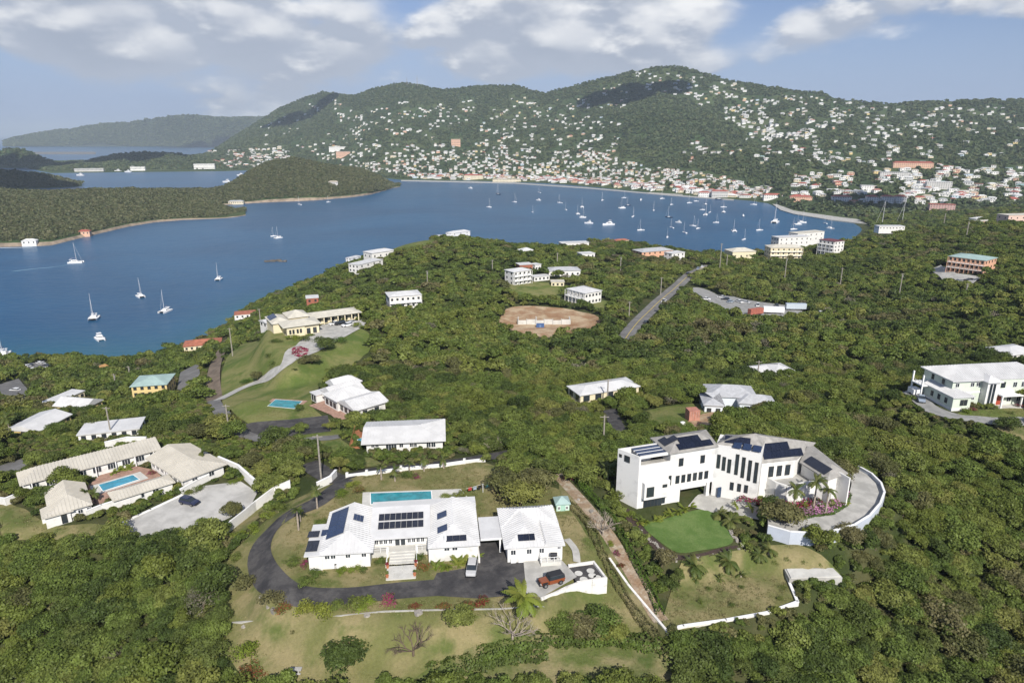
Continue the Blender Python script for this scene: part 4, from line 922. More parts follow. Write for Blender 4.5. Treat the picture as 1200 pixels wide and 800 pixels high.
pool('swimming_pool', 'blue courtyard swimming pool between the tan roofs', [(121,575.5),(163,562),(156,557),(116,568.5)], 62, mat=POOLB, rim=2.0)
# ------------------------------------------------------------------ white gabled house and its pool
h, w = hs('gabled_house', 'white house of several stepped gabled roofs above the red patio', (372, 469), (412, 492), 60)
h.wall(0, 7, 2, 12, 3.2); h.wall(5, 13, 0, 11, 3.6); h.wall(12, w+1, .8, 11, 3.2); h.wall(-4, 1.5, 6, 14, 3.4); h.wall(-1.6, 2.0, -1.2, 2.0, 2.5); h.flat(-1.6, 2, -1.2, 2, 2.5, ROOFW, .3)
h.roof(-4, 1.8, 6, 14.4, 3.45, 1.9, 'v', 'gh', mat=ROOFW, ribs=.9); h.roof(0, 7, 2, 12, 3.25, 1.7, 'v', 'gg', ribs=.9); h.roof(5, 13, 0, 11, 3.7, 1.9, 'v', 'hh', ribs=.9); h.roof(12.4, w+1.2, .8, 11.4, 3.25, 1.6, 'v', 'gg', ribs=.9)
h.wins('f', 0, (6.6, 9, 11.2), .9, 1.5, 1.5, dark=True); h.wins('f', .8, (14, 16.5, 19), .9, 1.4, 1.4, dark=True); h.wins('f', 2, (3.2,), .8, 1.4, 1.8, dark=True); h.wins('l', 5, (1,), 1, 1, 1.2); h.wins('f', -1.2, (-.6, .9), .4, .9, 1.8, dark=True); h.wins('r', w+1, (4, 8), 1, 1.4, 1.2, dark=True)
pool('swimming_pool', 'small turquoise pool with pink paved edge on the slope', [(314,476),(345,479),(354,470.5),(323,468.5)], 60, rim=1.6, deck=PAVER)
h, w = hs('long_bungalow', 'long white bungalow with a timber deck along the street', (430, 531), (519, 527), 63.5)
h.wall(0, w, 0, 11.5, 3.0); h.roof(-.4, w, -.3, 12, 3.05, 1.5, 'u', 'gh', over=.8, ribs=.8)
h.wins('f', 0, (1.6, 2.6), 1.6, .8, .7); h.win('f', 0, 6.1, .1, 2.6, 2.1, mull=3, name='door'); h.wins('f', 0, (8.6, 11.2, 12.0), 1.3, .9, 1.2); h.wins('f', 0, (15.4, 16.6), 1.0, 1.0, 1.5); h.wins('l', 0, (3, 7), 1.1, 1.2, 1.1); h.door('f', 0, 10, .1, .9, 2.0, FRAME)
dk = h.slab(-4.6, -.3, 3, 14.5, -.8, .5, TIMBER, 'deck'); h.slab(-.3, 9, 12.3, 14.5, -.8, .5, TIMBER, 'deck')
MB().prism([(1.2*math.cos(t), 1.2*math.sin(t)) for t in np.linspace(0, 2*math.pi, 9)[:-1]], 0, .5).build('hot_tub', FRAME, dk, (-1.9, 6.2, .5)); MB().prism([(1.0*math.cos(t), 1.0*math.sin(t)) for t in np.linspace(0, 2*math.pi, 9)[:-1]], .5, .52).build('hot_tub_water', POOLB, dk, (-1.9, 6.2, .5))
h.railing((-4.5, 3.1), (-4.5, 14.4), .5, mat=TIMBER)
for i in range(16): h.slab(-4.6, -.3, 3.0+i*.72, 3.66+i*.72, .5, .53, TIMBER, 'plank')
# ------------------------------------------------------------------ cream mansion
h, w = hs('mansion', 'cream mansion with spreading pale roofs on the green knoll', (337, 396), (358, 393), 60, cat='mansion')
h.wall(0, w, 0, 11, 4.6, CREAM); h.roof(-1, w+6.2, -.2, 10, 4.65, 1.3, 'u', 'hh', mat=ROOFC); h.wall(w, w+6, .6, 9, 4.6, CREAM)
h.wall(-3.5, 3, 9, 22, 4.4, CREAM); h.roof(-3.5, 3.5, 9, 22, 4.45, 1.6, 'v', 'hh', mat=ROOFC); F = h.last; h.solar(F['l'], cells(2, .5, 7, 2), mat=PVB)
h.wall(4, 12, 12, 22, 5.2, CREAM); h.roof(4, 12, 12, 22, 5.25, 2.0, 'u', 'hh', mat=ROOFC, k=.8)
h.wall(12, 34, 14.5, 21, 3.6, CREAM); h.roof(11, 35, 12.5, 22, 3.7, 1.2, 'u', 'hh', mat=ROOFC, over=.8)
for u in np.arange(12.5, 35, 3.1): h.post(u, 12.3, -.5, 3.5, .4, CREAM, 'column')
h.wins('f', 0, (1.3, 2.6, 4.3, 5.6), 1.5, .7, 1.6, dark=True, mull=0); h.wins('r', w+6, (2.4, 5.6), .6, 2.2, 2.4, dark=True); h.wins('f', 14.5, np.arange(14, 33, 3), .5, 1.6, 2.2, dark=True); h.wins('l', 0, (2, 5), 1, 1.5, 2.4, dark=True); h.wins('f', .6, (w+1.6, w+4.2), .6, 1.4, 2.2, dark=True)
# ------------------------------------------------------------------ pale green house on the right
h, w = hs('green_house', 'two storey pale green house with white roof and red door', (1114.5, 481.5), (1200, 477), 70)
h.wall(0, 5.2, 0, 10.5, 3.9, PALEG); h.slab(-.06, 5.26, -.06, 10.5, -.5, .75, WHITE2, 'plinth'); h.roof(0, 5.4, 0, 10.5, 3.95, 1.3, 'v', 'hg', over=.5, ribs=.5)
h.wall(1.8, 10.4, 3.2, 14, 7.3, PALEG); h.wall(10.4, 13.8, 1.2, 6, 7.2, WHITE); h.wall(13.8, 30, 2.4, 14, 7.3, PALEG)
h.slab(1.7, 10.5, 3.05, 3.2, 3.5, 3.9, WHITE2, 'string_course')
h.roof(1.8, 30, 3.2, 14, 7.35, 2.4, 'u', 'hh', over=.8, ribs=.5); h.roof(10.4, 13.8, 1.2, 7, 7.25, 1.2, 'v', 'hg', over=.6)
h.wins('f', 0, (2.6, 3.7), 1.5, .85, 1.5, dark=True); h.wins('f', 3.2, (3.2, 7.6, 9.3), 5.4, 1.0, 1.1); h.wins('f', 3.2, (6.2, 8.4), 1.6, .9, 1.0); h.wins('f', 1.2, (11.4, 12.4), .6, .8, 6.0, mull=0); h.win('f', 2.4, 16, 5.0, 1.2, 1.5, dark=True); h.wins('f', 2.4, (19.5, 22), 5.0, 1.1, 1.4)
h.wins('l', 0, (2.4, 5, 7.6), 1.5, .8, 1.3, dark=True); h.wins('l', 1.8, (6.5, 10.5), 5.2, .8, 1.3, dark=True)
h.door('f', 2.4, 15.4, .1, 2.2, 2.6, M('red_door', (.36, .06, .03), .5, .2, 3)); h.slab(13.9, 26, -.4, 2.4, 3.4, 3.75, WHITE2, 'porch_roof'); h.post(14.2, -.1, -.5, 3.4, .35); h.post(20, -.1, -.5, 3.4, .35); h.slab(13.9, 26, -1.2, 2.4, -1, .1, CONCW, 'porch_floor'); h.wins('f', 2.4, (18.6, 21.5), .9, 1.2, 1.4)
h.slab(-2.2, 1.8, 9, 13.5, 3.6, 3.85, WHITE2, 'balcony'); h.post(-2.0, 9.3, -1, 6.8, .35); h.post(-2, 13.2, -1, 6.8, .35); h.railing((-2.1, 9.2), (-2.1, 13.4), 3.85)
# ------------------------------------------------------------------ houses through the woods
def simple(name, label, A, B, depth, hgt, roof='hip', rise=1.6, wallm=None, roofm=None, floors=1, nf=3, ns=2, z=None, balc=False, axis='u', wh=1.2, ww=1.1, dark=True, over=.5, clearm=2.5, group=None, cat='house', extra=None):
    if z is None: p, q = hit(*A), hit(*B); z = float((p[2]+q[2])/2)
    h, w = hs(name, label, A, B, z, cat=cat, group=group)
    h.wall(0, w, 0, depth, hgt, wallm or WHITE, z0=-5, m=clearm)
    clear([h.W(-1, -clearm-2.5), h.W(w+1, -clearm-2.5), h.W(w+1, 0), h.W(-1, 0)], 1, True)
    if roof == 'flat': h.flat(0, w, 0, depth, hgt, roofm or ROOFW, .35, .25, .0)
    else: h.roof(0, w, 0, depth, hgt+.03, rise, axis, {'hip': 'hh', 'gable': 'gg'}[roof], over, roofm or ROOFW)
    fh = hgt/floors
    for f in range(floors):
        zz = f*fh+fh*.33
        h.wins('f', 0, [w*(i+.5)/nf for i in range(nf)], zz, min(ww, w/nf*.7), min(wh, fh*.5), dark=dark, mull=1)
        for sd, pl in (('l', 0), ('r', w)): h.wins(sd, pl, [depth*(i+.5)/ns for i in range(ns)], zz, min(ww, depth/ns*.6), min(wh, fh*.5), dark=dark, mull=1)
        if balc and f:
            h.slab(-.1, w+.1, -1.5, -.003, f*fh-.2, f*fh, WHITE2, 'balcony'); h.railing((0, -1.4), (w, -1.4), f*fh, .9)
    if balc:
        for i in range(nf+1): h.post(w*i/nf, -1.35, -3, hgt-.2, .25, wallm or WHITE2, 'column')
    return h
simple('apartment_house', 'yellow three storey block with aqua roof above the bay', (157,473), (198,470), 13, 7.6, 'hip', 1.9, YELLOW, ROOFA, 3, 5, 4, 34, clearm=6)
h = simple('white_house', 'long white gabled roof sloping to the left behind palms', (47,514), (84,494), 11, 2.6, 'gable', 1.6, YELLOW, ROOFW, 1, 5, 3, clearm=4)
simple('white_house', 'white gabled house with yellow end wall below the yellow block', (101,488), (121,478), 13, 3.4, 'gable', 2.0, YELLOW, ROOFW, 1, 3, 3, axis='v', clearm=4)
simple('white_house', 'flat grey roofed terrace house behind the white gable', (63,482), (100,466), 6, 3, 'flat', 1, CREAM, ROOFW, 1, 6, 2)
simple('white_house', 'white house with one wide flat roof beside the utility pole', (93,519), (164,511), 8.5, 2.4, 'flat', 1, WHITE, ROOFW, 1, 6, 2)
simple('shed', 'tiny orange roofed shed above the shore rocks', (112,438), (127,433), 5, 2.2, 'gable', 1, CREAM, M('orange_roof', (.45, .25, .10), .8, .2, .5), 1, 2, 1, cat='shed')
simple('seaside_house', 'house with red tiled roof on the shore by the dirt track', (216,412), (259,408), 13, 3.2, 'hip', 2.0, CREAM, ROOFR, 1, 7, 3, clearm=3)
simple('seaside_house', 'white two storey house with red roof terrace by the bay', (276,379), (300,377), 10, 6, 'flat', 1, WHITE, ROOFR, 2, 4, 2, balc=True, clearm=4)
simple('hillside_house', 'red brick house with white flat roof behind the mansion', (360,362), (374,361), 8, 6.5, 'flat', 1, BRICK, ROOFW, 2, 2, 2, clearm=3, z=38)
simple('small_house', 'small white roofed house just left of the mansion', (313,385), (327,382), 7, 3, 'gable', 1, WHITE, ROOFW, 1, 2, 2)
simple('apartment_house', 'white balcony apartment house among the trees by the bay', (457,363), (494,360), 12, 7.5, 'hip', 1.4, WHITE, ROOFW, 2, 6, 3, balc=True, clearm=4)
simple('ridge_house', 'white box house at the left foot of the ridge', (421,320), (449,313), 10, 6, 'flat', 1, WHITE, ROOFW, 2, 4, 3, clearm=4)
simple('ridge_house', 'small white house at the ridge end above the water', (412,308), (424,305), 8, 5, 'flat', 1, WHITE, ROOFW, 2, 2, 2, clearm=4)
simple('ridge_house', 'white roofed house higher on the left ridge end', (436,304), (463,300), 12, 5, 'hip', 1.6, WHITE, ROOFW, 1, 4, 2, clearm=4)
simple('ridge_house', 'low white house on the ridge crest beside the tall white one', (511,281), (534,279), 12, 4, 'hip', 1.6, WHITE, ROOFW, 1, 4, 2, clearm=5)
simple('ridge_house', 'tall white hip roofed house on the ridge crest', (529,279), (551,276), 12, 6.5, 'hip', 2.2, WHITE, ROOFW, 2, 3, 2, clearm=5)
simple('hillside_house', 'three storey white house with dark base above the clearing', (602,335), (622,332), 10, 9, 'hip', 1.3, WHITE, ROOFW, 3, 4, 2, balc=True, clearm=4)
simple('hillside_house', 'white house with brown front wall behind the three storey one', (609,319), (624,318), 8, 5, 'flat', 1, BRICK, ROOFW, 1, 3, 2, clearm=3)
simple('hillside_house', 'small white box house right of the brown fronted one', (627,318), (634,317), 6, 4.5, 'flat', 1, WHITE, ROOFW, 1, 2, 2, clearm=3)
simple('hillside_house', 'wide white house with several low roofs behind the site', (643,325), (680,324), 12, 4.5, 'hip', 1.6, WHITE, ROOFB, 1, 6, 3, clearm=5)
simple('pavilion', 'white pavilion roof by the green tennis court', (612,300), (626,299), 9, 4, 'hip', 2, WHITE, ROOFW, 1, 3, 2, cat='pavilion', clearm=4)
simple('garden_house', 'low cream flat roofed house below the wide white one', (646,336), (661,336), 7, 3, 'flat', 1, CREAM, ROOFC, 1, 3, 2, clearm=3)
simple('garden_house', 'low white house with blue awning below the wide white one', (626,330), (644,328), 6, 3, 'flat', 1, WHITE, ROOFW, 1, 4, 2, clearm=3)
simple('corner_house', 'two storey white house with long window rows above the earth site', (664,352), (685,358), 13, 7.2, 'hip', 1.5, WHITE, ROOFW, 2, 5, 5, clearm=6, balc=True)
simple('low_building', 'low white building half hidden on the harbour ridge', (658,291), (690,290), 10, 4.5, 'flat', 1, WHITE, ROOFW, 1, 6, 2, clearm=4)
simple('small_house', 'small white roof alone in the woods below the ridge', (682,303), (697,302), 9, 3.5, 'flat', 1, WHITE, ROOFW, 1, 3, 2, clearm=4)
simple('low_building', 'peach building with grey roofs on the harbour ridge', (752,304), (788,301), 14, 6, 'hip', 1.8, PEACH, ROOFB, 2, 6, 3, clearm=5)
simple('small_house', 'small white two storey house next to the peach building', (787,306), (802,304), 9, 6, 'flat', 1, WHITE, ROOFW, 2, 3, 2, clearm=4)
simple('small_house', 'little red roofed house on the harbour ridge', (722,286), (737,285), 9, 4.5, 'hip', 1.5, CREAM, ROOFR, 1, 3, 2, clearm=3)
simple('harbour_house', 'cream hip roofed house alone above the harbour', (858,304), (885,303), 14, 6.5, 'hip', 2.4, CREAM, ROOFC, 1, 4, 3, clearm=6)
simple('apartment_house', 'cream three storey apartment block above the harbour', (902,304), (939,304), 14, 10, 'hip', 2, CREAM, ROOFC, 3, 6, 3, balc=True, clearm=6)
simple('apartment_house', 'long white block stepping behind the cream apartments', (912,288), (948,286), 12, 8, 'flat', 1, WHITE, ROOFW, 2, 6, 3, z=31, clearm=4)
simple('apartment_house', 'white block with pale roof at the water behind the cream apartments', (934,284), (965,281), 12, 9, 'flat', 1, WHITE, ROOFC, 2, 5, 3, z=31, clearm=4)
h = simple('apartment_house', 'white four storey block with dark red roof above the harbour', (958,297), (976,300), 13, 12, 'flat', 1, WHITE, M('dark_red_roof', (.16, .05, .06), .7, .2, .6), 4, 4, 3, balc=True, clearm=7)
h = simple('peach_building', 'three storey peach building with arched balconies and aqua roof', (1109,318), (1151,324), 17, 9.5, 'hip', 1.6, PEACH, ROOFA, 3, 8, 4, balc=True, clearm=6, cat='building')
simple('pink_building', 'pale pink block at the right edge above the harbour', (1180,264), (1215,263), 14, 10, 'flat', 1, M('pale_pink_wall', (.68, .50, .42), .85, .1, .5), ROOFC, 2, 5, 2, clearm=7, cat='building')
simple('small_house', 'low peach house beside the pale pink block', (1148,266), (1166,265), 9, 6, 'flat', 1, PEACH, ROOFC, 1, 3, 2, clearm=6)
simple('small_house', 'white roofed house below the harbour buildings on the right ridge', (1143,262), (1156,261), 9, 6, 'hip', 1.5, WHITE, ROOFW, 1, 3, 2, clearm=5)
h = simple('long_bungalow', 'long white bungalow with brown trim at the wood edge', (680,475), (748,464), 8, 3.4, 'hip', 1.2, CREAM, ROOFW, 1, 5, 2, ww=2.0, wh=1.9, clearm=3)
h = simple('pale_cottage', 'pale blue cottage with grey hip roof behind the villa', (825,487), (846,488), 9, 3.4, 'hip', 1.9, PALEB, ROOFB, 1, 2, 2, z=64.5, clearm=2)
h.wall(3, 15, 6, 15, 3.8, PALEB); h.roof(2, 15, 6, 15, 3.85, 2.0, 'u', 'hh', .5, ROOFB); h.wall(10, 19, 3, 9, 3.2, PALEB); h.roof(10, 19.5, 3, 9, 3.25, 1.6, 'u', 'hh', .5, ROOFB); h.wins('f', 3, (12, 14.5, 17), .9, 1.1, 1.3, dark=True)
simple('small_house', 'small white roof deep in the woods behind the cottage', (880,446), (902,444), 7, 2.6, 'gable', 1.2, WHITE, ROOFW, 1, 3, 2)
simple('small_house', 'second small white roof in the woods right of the first', (908,444), (929,442), 8, 2.6, 'hip', 1.4, WHITE, ROOFW, 1, 3, 2)
simple('small_house', 'white roof cut by the right edge above the pale green house', (1184,424), (1215,420), 9, 2.6, 'hip', 1.4, WHITE, ROOFW, 1, 4, 2)
simple('marina_building', 'long white marina building at the water end', (1030,269), (1060,269), 12, 4, 'flat', 1, WHITE, ROOFW, 1, 8, 3, cat='building', z=24, clearm=8)
# unfinished concrete walls in the excavation
st = thing('building_shell', 'unfinished grey concrete house shell standing in the red earth site', 'building site', hit(640, 384)); s0 = np.array(st.location)
pa, pb = hit(607, 381)-s0, hit(668, 381)-s0
for i in range(6):
    a, b = pa+(pb-pa)*i/6, pa+(pb-pa)*(i+1)/6
    MB().prism([(a[0]+.1, a[1]), (b[0]-.1, b[1]), (b[0]-.1, b[1]+.4), (a[0]+.1, a[1]+.4)], -2, 2.6+.5*(i % 2)).build('wall_panel', CONCW, st)
    MB().box(-.2, .2, -.25, .25, -2, 3.4).build('column', CONC, st, (a[0], a[1]+.2, 0))
for f in (0.0, .35, 1.0):
    p = pa+(pb-pa)*f; MB().prism([(p[0], p[1]+.45), (p[0]+.35, p[1]+.45), (p[0]+.35, p[1]+9), (p[0], p[1]+9)], -2, 2.4).build('wall_panel', CONCW, st)
# small huts
h, w = hs('garden_shed', 'pale green garden shed with pointed roof by the rubble path', (652, 602), (667, 601), 67.6, cat='shed')
h.wall(0, w, 0, 2.6, 2.2, AQUA, -.6, .5); h.roof(0, w, 0, 2.6, 2.25, 1.0, 'u', 'hh', .25, ROOFA); h.door('f', 0, w/2, .05, .9, 1.8, M('shed_door', (.35, .55, .46), .6)); h.wins('f', 0, (.5, w-.5), 1, .4, .6)
# ------------------------------------------------------------------ vegetation
def crown_arrays(seed, rx, rz, n, leaf, zc, lumps=8, flat=.0, fill=.25):
    """leaf faces spread over and inside a bunch of lumps; returns verts, quads"""
    g = np.random.default_rng(seed)
    c = g.normal(size=(lumps, 3)); c /= np.linalg.norm(c, axis=1)[:, None]; c *= g.uniform(.3, .95, (lumps, 1)); c[:, 2] = np.abs(c[:, 2])*.75-.12; c[0] = (0, 0, .15)
    rad = g.uniform(.24, .54, lumps); rad[0] = .55
    k = g.choice(lumps, n, p=rad**2/np.sum(rad**2))
    d = g.normal(size=(n, 3)); d /= np.linalg.norm(d, axis=1)[:, None]; d[:, 2] = np.where(d[:, 2] < -.35, -d[:, 2], d[:, 2])
    rr = np.where(g.random(n) < fill, g.uniform(.4, .9, n), g.normal(1.0, .13, n))
    P = (c[k]+d*(rad[k]*rr)[:, None])*np.array((rx, rx, rz))+np.array((0, 0, zc))
    N = d*.75+g.normal(size=(n, 3))*.5+np.array((0, 0, .28)); N /= np.linalg.norm(N, axis=1)[:, None]
    a = np.cross(N, g.normal(size=(n, 3))); a /= np.linalg.norm(a, axis=1)[:, None]; b = np.cross(N, a)
    s = leaf*g.uniform(.55, 1.25, n)[:, None]
    V = np.stack([P-a*s-b*s*.3, P+b*s*.75, P+a*s-b*s*.3, P-b*s*.8+N*s*.25], 1).reshape(-1, 3)
    return V, np.arange(4*n).reshape(-1, 4)
def crown_mesh(name, mat, *a, **k): V, F = crown_arrays(*a, **k); return fast_mesh(name, V, F, mat)
KIND_MATS = [F_DARK, F_MID, F_LIGHT, F_OLIVE, F_GREY]
KIND_NAMES = ['dark green', 'mid green', 'bright yellow green', 'olive brown', 'pale grey twiggy']
NEARP, MIDP = [], []
for k, m in enumerate(KIND_MATS):
    for j in range(3):
        NEARP.append(crown_mesh('crown', m, 100+k*10+j, 2.9, 2.5, (1200 if k == 4 else 3400), (.11 if k == 4 else .20), 2.6, lumps=(8, 13, 18)[j], fill=.18))
    for j in range(2):
        MIDP.append(crown_mesh('crown', m, 200+k*10+j, 2.9, 2.5, (260 if k == 4 else 700), (.28 if k == 4 else .46), 2.6, lumps=8+2*j))
FARP = [crown_mesh('crown', F_FAR, 300+j, 1.0, .8, 46, .42, .55, lumps=6, fill=.1) for j in range(4)]
def trunk_mesh(seed, h, r, mat=BARK, limbs=4, spread=1.5):
    g = random.Random(seed); m = MB(); m.tube([(0, 0, -.6), (g.uniform(-.1, .1), g.uniform(-.1, .1), h*.5), (g.uniform(-.25, .25), g.uniform(-.25, .25), h)], [r, r*.8, r*.5], 6)
    for i in range(limbs):
        t = 2*math.pi*(i+g.random()*.5)/limbs; z0 = h*g.uniform(.45, .75); m.tube([(0, 0, z0), (math.cos(t)*spread*.5, math.sin(t)*spread*.5, z0+h*.2), (math.cos(t)*spread, math.sin(t)*spread, z0+h*.5)], [r*.5, r*.35, r*.15], 5)
    return m.mesh('trunk', mat)
TRUNKS = [trunk_mesh(i, 2.6, .16) for i in range(3)]
# scatter points of the woods
def woods(x0, x1, y0, y1, sp, seed):
    g = np.random.default_rng(seed); X, Y = np.meshgrid(np.arange(x0, x1, sp), np.arange(y0, y1, sp))
    X = X+(np.arange(X.shape[0]) % 2)[:, None]*sp*.5
    X = (X+g.uniform(-.42, .42, X.shape)*sp).ravel(); Y = (Y+g.uniform(-.42, .42, Y.shape)*sp).ravel()
    Z = HV(X, Y); f = Y*CS-(Z-CAMZ)*SN; px = 600+800*X/f; py = 400-800*(Y*SN+(Z-CAMZ)*CS)/f
    i = np.clip((X-GX0).round().astype(int), 0, EX.shape[1]-1); j = np.clip((Y-GY0).round().astype(int), 0, EX.shape[0]-1)
    ok = (Z > 1.5) & ~EX[j, i] & (px > -160) & (px < 1360) & (py < 930)
    return np.stack([X, Y, Z, px, py, np.full(X.shape, sp)], 1)[ok]
# the wood's edge stands back from the open ground in front of things
A_ = woods(-260, 300, 66, 235, 2.75, 1); B_ = woods(-330, 420, 235, 420, 4.2, 2); C_ = woods(-480, 700, 420, 640, 5.2, 3); D_ = woods(-300, 1000, 640, 1180, 7.0, 4)
PT = np.vstack([A_, B_, C_, D_]); g_ = np.random.default_rng(5); n_ = len(PT)
patch = fbm(PT[:, 0]/38, PT[:, 1]/38, 3, 77)+g_.normal(size=n_)*.17
patch2 = fbm(PT[:, 0]/22+50, PT[:, 1]/22, 2, 99)+g_.normal(size=n_)*.12
kind = np.where(patch < -.14, 0, np.where(patch < .13, 1, 2)); kind = np.where((patch2 > .24) & (kind != 2), 3, kind); kind = np.where(g_.random(n_) < .012, 4, kind)
kind = np.where((kind == 2) & (g_.random(n_) < .35), 1, kind)
szr = g_.random(n_); size = np.maximum(PT[:, 5], 3.2)/3.3*np.where(szr < .3, g_.uniform(.5, .75, n_), np.where(szr < .85, g_.uniform(.75, 1.1, n_), g_.uniform(1.1, 1.45, n_)))*np.where(kind == 2, 1.08, 1); size = np.where(PT[:, 5] < 3.5, size*.92, size*.80)
hgt_ = size*g_.uniform(.58, .98, n_)*np.where(PT[:, 5] > 5, .8, 1.0)
rotz = g_.uniform(0, 6.283, n_)
inf = (PT[:, 3] > 2) & (PT[:, 3] < 1198) & (PT[:, 4] < 806)
# leave sight lines free in front of things that stand in the woods
rank = np.where(inf, size/np.hypot(PT[:, 0], PT[:, 1]), 0); order = np.argsort(-rank)[:300]; isind = np.zeros(n_, bool); isind[order] = True
SPOTS = [(40,770,'in the bottom left corner'),(150,780,'at the bottom edge of the left wood'),(245,770,'at the lower lawn edge of the left wood'),(245,690,'at the upper lawn edge of the left wood'),(200,640,'just below the concrete court'),(90,650,'just below the tan cottage lawn'),(20,690,'at the left picture edge below the lawn'),(130,710,'in the middle of the left wood'),
 (830,775,'below the white retaining wall'),(900,770,'at the bottom right of the retaining wall'),(960,720,'below the concrete terrace'),(985,650,'below the raised drive wall'),(1060,600,'right of the raised drive'),(1060,540,'behind the raised drive'),(1000,790,'at the bottom edge of the right wood'),(1150,780,'in the bottom right corner'),(1170,690,'at the right picture edge'),(1080,690,'in the middle of the right wood'),(1150,600,'on the right slope under the gravel drive bank'),(1120,520,'under the gravel drive'),(980,480,'behind the villa roofs'),
 (700,530,'left of the villa'),(640,520,'between the street and the villa'),(560,500,'behind the street wall'),(300,530,'behind the court wall'),(60,530,'behind the long tan roof'),(390,530,'beside the street gate'),(760,780,'at the foot of the rubble path'),(660,790,'at the bottom edge below the bungalow'),(800,540,'behind the roof terrace'),(230,530,'behind the guest house')]
def region(px, py): return min(SPOTS, key=lambda q: (q[0]-px)**2+((q[1]-py)*1.3)**2)[2]
for i in order:
    x, y, z = PT[i, :3]; k = int(kind[i]); rg = region(PT[i, 3], PT[i, 4])
    sw = 'small' if size[i] < .8 else 'medium sized' if size[i] < 1.1 else 'large'
    t = thing('forest_tree', '%s %s bushy tree %s' % (sw, KIND_NAMES[k], rg), 'tree', (x, y, z), float(rotz[i]), 'woodland trees '+rg)
    t.scale = (float(size[i]), float(size[i]), float(hgt_[i]))
    link('crown', NEARP[k*3+i % 3], t); link('trunk', TRUNKS[i % 3], t)
def scatter(name, label, protos, pos, idx, rot, scl):
    """one object of uncountable trees: points that carry the crowns"""
    col = bpy.data.collections.new('protos_'+name)
    for q, me in enumerate(protos):
        o = bpy.data.objects.new('crown_%s_%02d' % (name, q), me); col.objects.link(o)
    me = bpy.data.meshes.new(name); me.vertices.add(len(pos)); me.vertices.foreach_set('co', np.asarray(pos, np.float32).ravel())
    a = me.attributes.new('idx', 'INT', 'POINT'); a.data.foreach_set('value', np.asarray(idx, np.int32))
    a = me.attributes.new('rot', 'FLOAT_VECTOR', 'POINT'); a.data.foreach_set('vector', np.stack([np.sin(rot*7.3)*.22, np.cos(rot*5.1)*.22, rot], 1).astype(np.float32).ravel())
    a = me.attributes.new('scl', 'FLOAT_VECTOR', 'POINT'); a.data.foreach_set('vector', np.asarray(scl, np.float32).ravel())
    o = link(name, me); tag(o, label, None, None, 'stuff')
    ng = bpy.data.node_groups.new(name, 'GeometryNodeTree'); ng.interface.new_socket('Geometry', in_out='INPUT', socket_type='NodeSocketGeometry'); ng.interface.new_socket('Geometry', in_out='OUTPUT', socket_type='NodeSocketGeometry')
    N = ng.nodes; gi = N.new('NodeGroupInput'); go = N.new('NodeGroupOutput'); ip = N.new('GeometryNodeInstanceOnPoints'); ci = N.new('GeometryNodeCollectionInfo')
    ci.inputs['Collection'].default_value = col; ci.inputs['Separate Children'].default_value = True; ci.inputs['Reset Children'].default_value = True
    def na(n, ty): q = N.new('GeometryNodeInputNamedAttribute'); q.data_type = ty; q.inputs['Name'].default_value = n; return q.outputs[0]
    lk = ng.links.new; lk(gi.outputs[0], ip.inputs['Points']); lk(ci.outputs[0], ip.inputs['Instance']); ip.inputs['Pick Instance'].default_value = True
    lk(na('idx', 'INT'), ip.inputs['Instance Index']); er = N.new('FunctionNodeEulerToRotation'); lk(na('rot', 'FLOAT_VECTOR'), er.inputs[0]); lk(er.outputs[0], ip.inputs['Rotation']); lk(na('scl', 'FLOAT_VECTOR'), ip.inputs['Scale']); lk(ip.outputs[0], go.inputs[0])
    md = o.modifiers.new('trees', 'NODES'); md.node_group = ng
    return o
nearm = (~isind) & (PT[:, 5] < 3.5); midm = (~isind) & (PT[:, 5] > 3.5)
scatter('near_woodland', 'mass of bushy trees filling the near slopes', NEARP, PT[nearm, :3], kind[nearm]*3+g_.integers(0, 3, nearm.sum()), rotz[nearm], np.stack([size, size, hgt_], 1)[nearm])
scatter('headland_woodland', 'mass of trees covering the headland down to the harbour', MIDP, PT[midm, :3], kind[midm]*2+g_.integers(0, 2, midm.sum()), rotz[midm], np.stack([size, size, hgt_], 1)[midm])
# grass tufts on the lawns
tm = MB(); gt = random.Random(2)
for i in range(9):
    a_ = gt.uniform(0, 6.28); x, y = gt.uniform(-.3, .3), gt.uniform(-.3, .3); w_ = .05; hx, hy = math.cos(a_)*w_, math.sin(a_)*w_; t_ = gt.uniform(.12, .24); tm.add([(x-hx, y-hy, 0), (x+hx, y+hy, 0), (x+hy*2, y-hx*2, t_)], [(0, 1, 2)])
F_TUFT = foliage('grass_blade', (.16, .17, .06), (.22, .21, .09), (.32, .28, .15), .3)
jj, ii = np.nonzero(GRASS[:190]); g3 = np.random.default_rng(31); n3 = 18000; k3 = g3.integers(0, len(ii), n3); X = ii[k3]+GX0+g3.uniform(-.5, .5, n3); Y = jj[k3]+GY0+g3.uniform(-.5, .5, n3); kp = fbm(X/6, Y/6, 3, 61)+g3.uniform(-.2, .2, n3) > -.08; X, Y = X[kp], Y[kp]; s3 = g3.uniform(.5, 1.5, len(X))
scatter('grass', 'tufts of dry grass on the lawns', [tm.mesh('tuft', F_TUFT)], np.stack([X, Y, HV(X, Y)+.05], 1), np.zeros(len(X)), g3.uniform(0, 6.28, len(X)), np.stack([s3, s3, s3], 1))
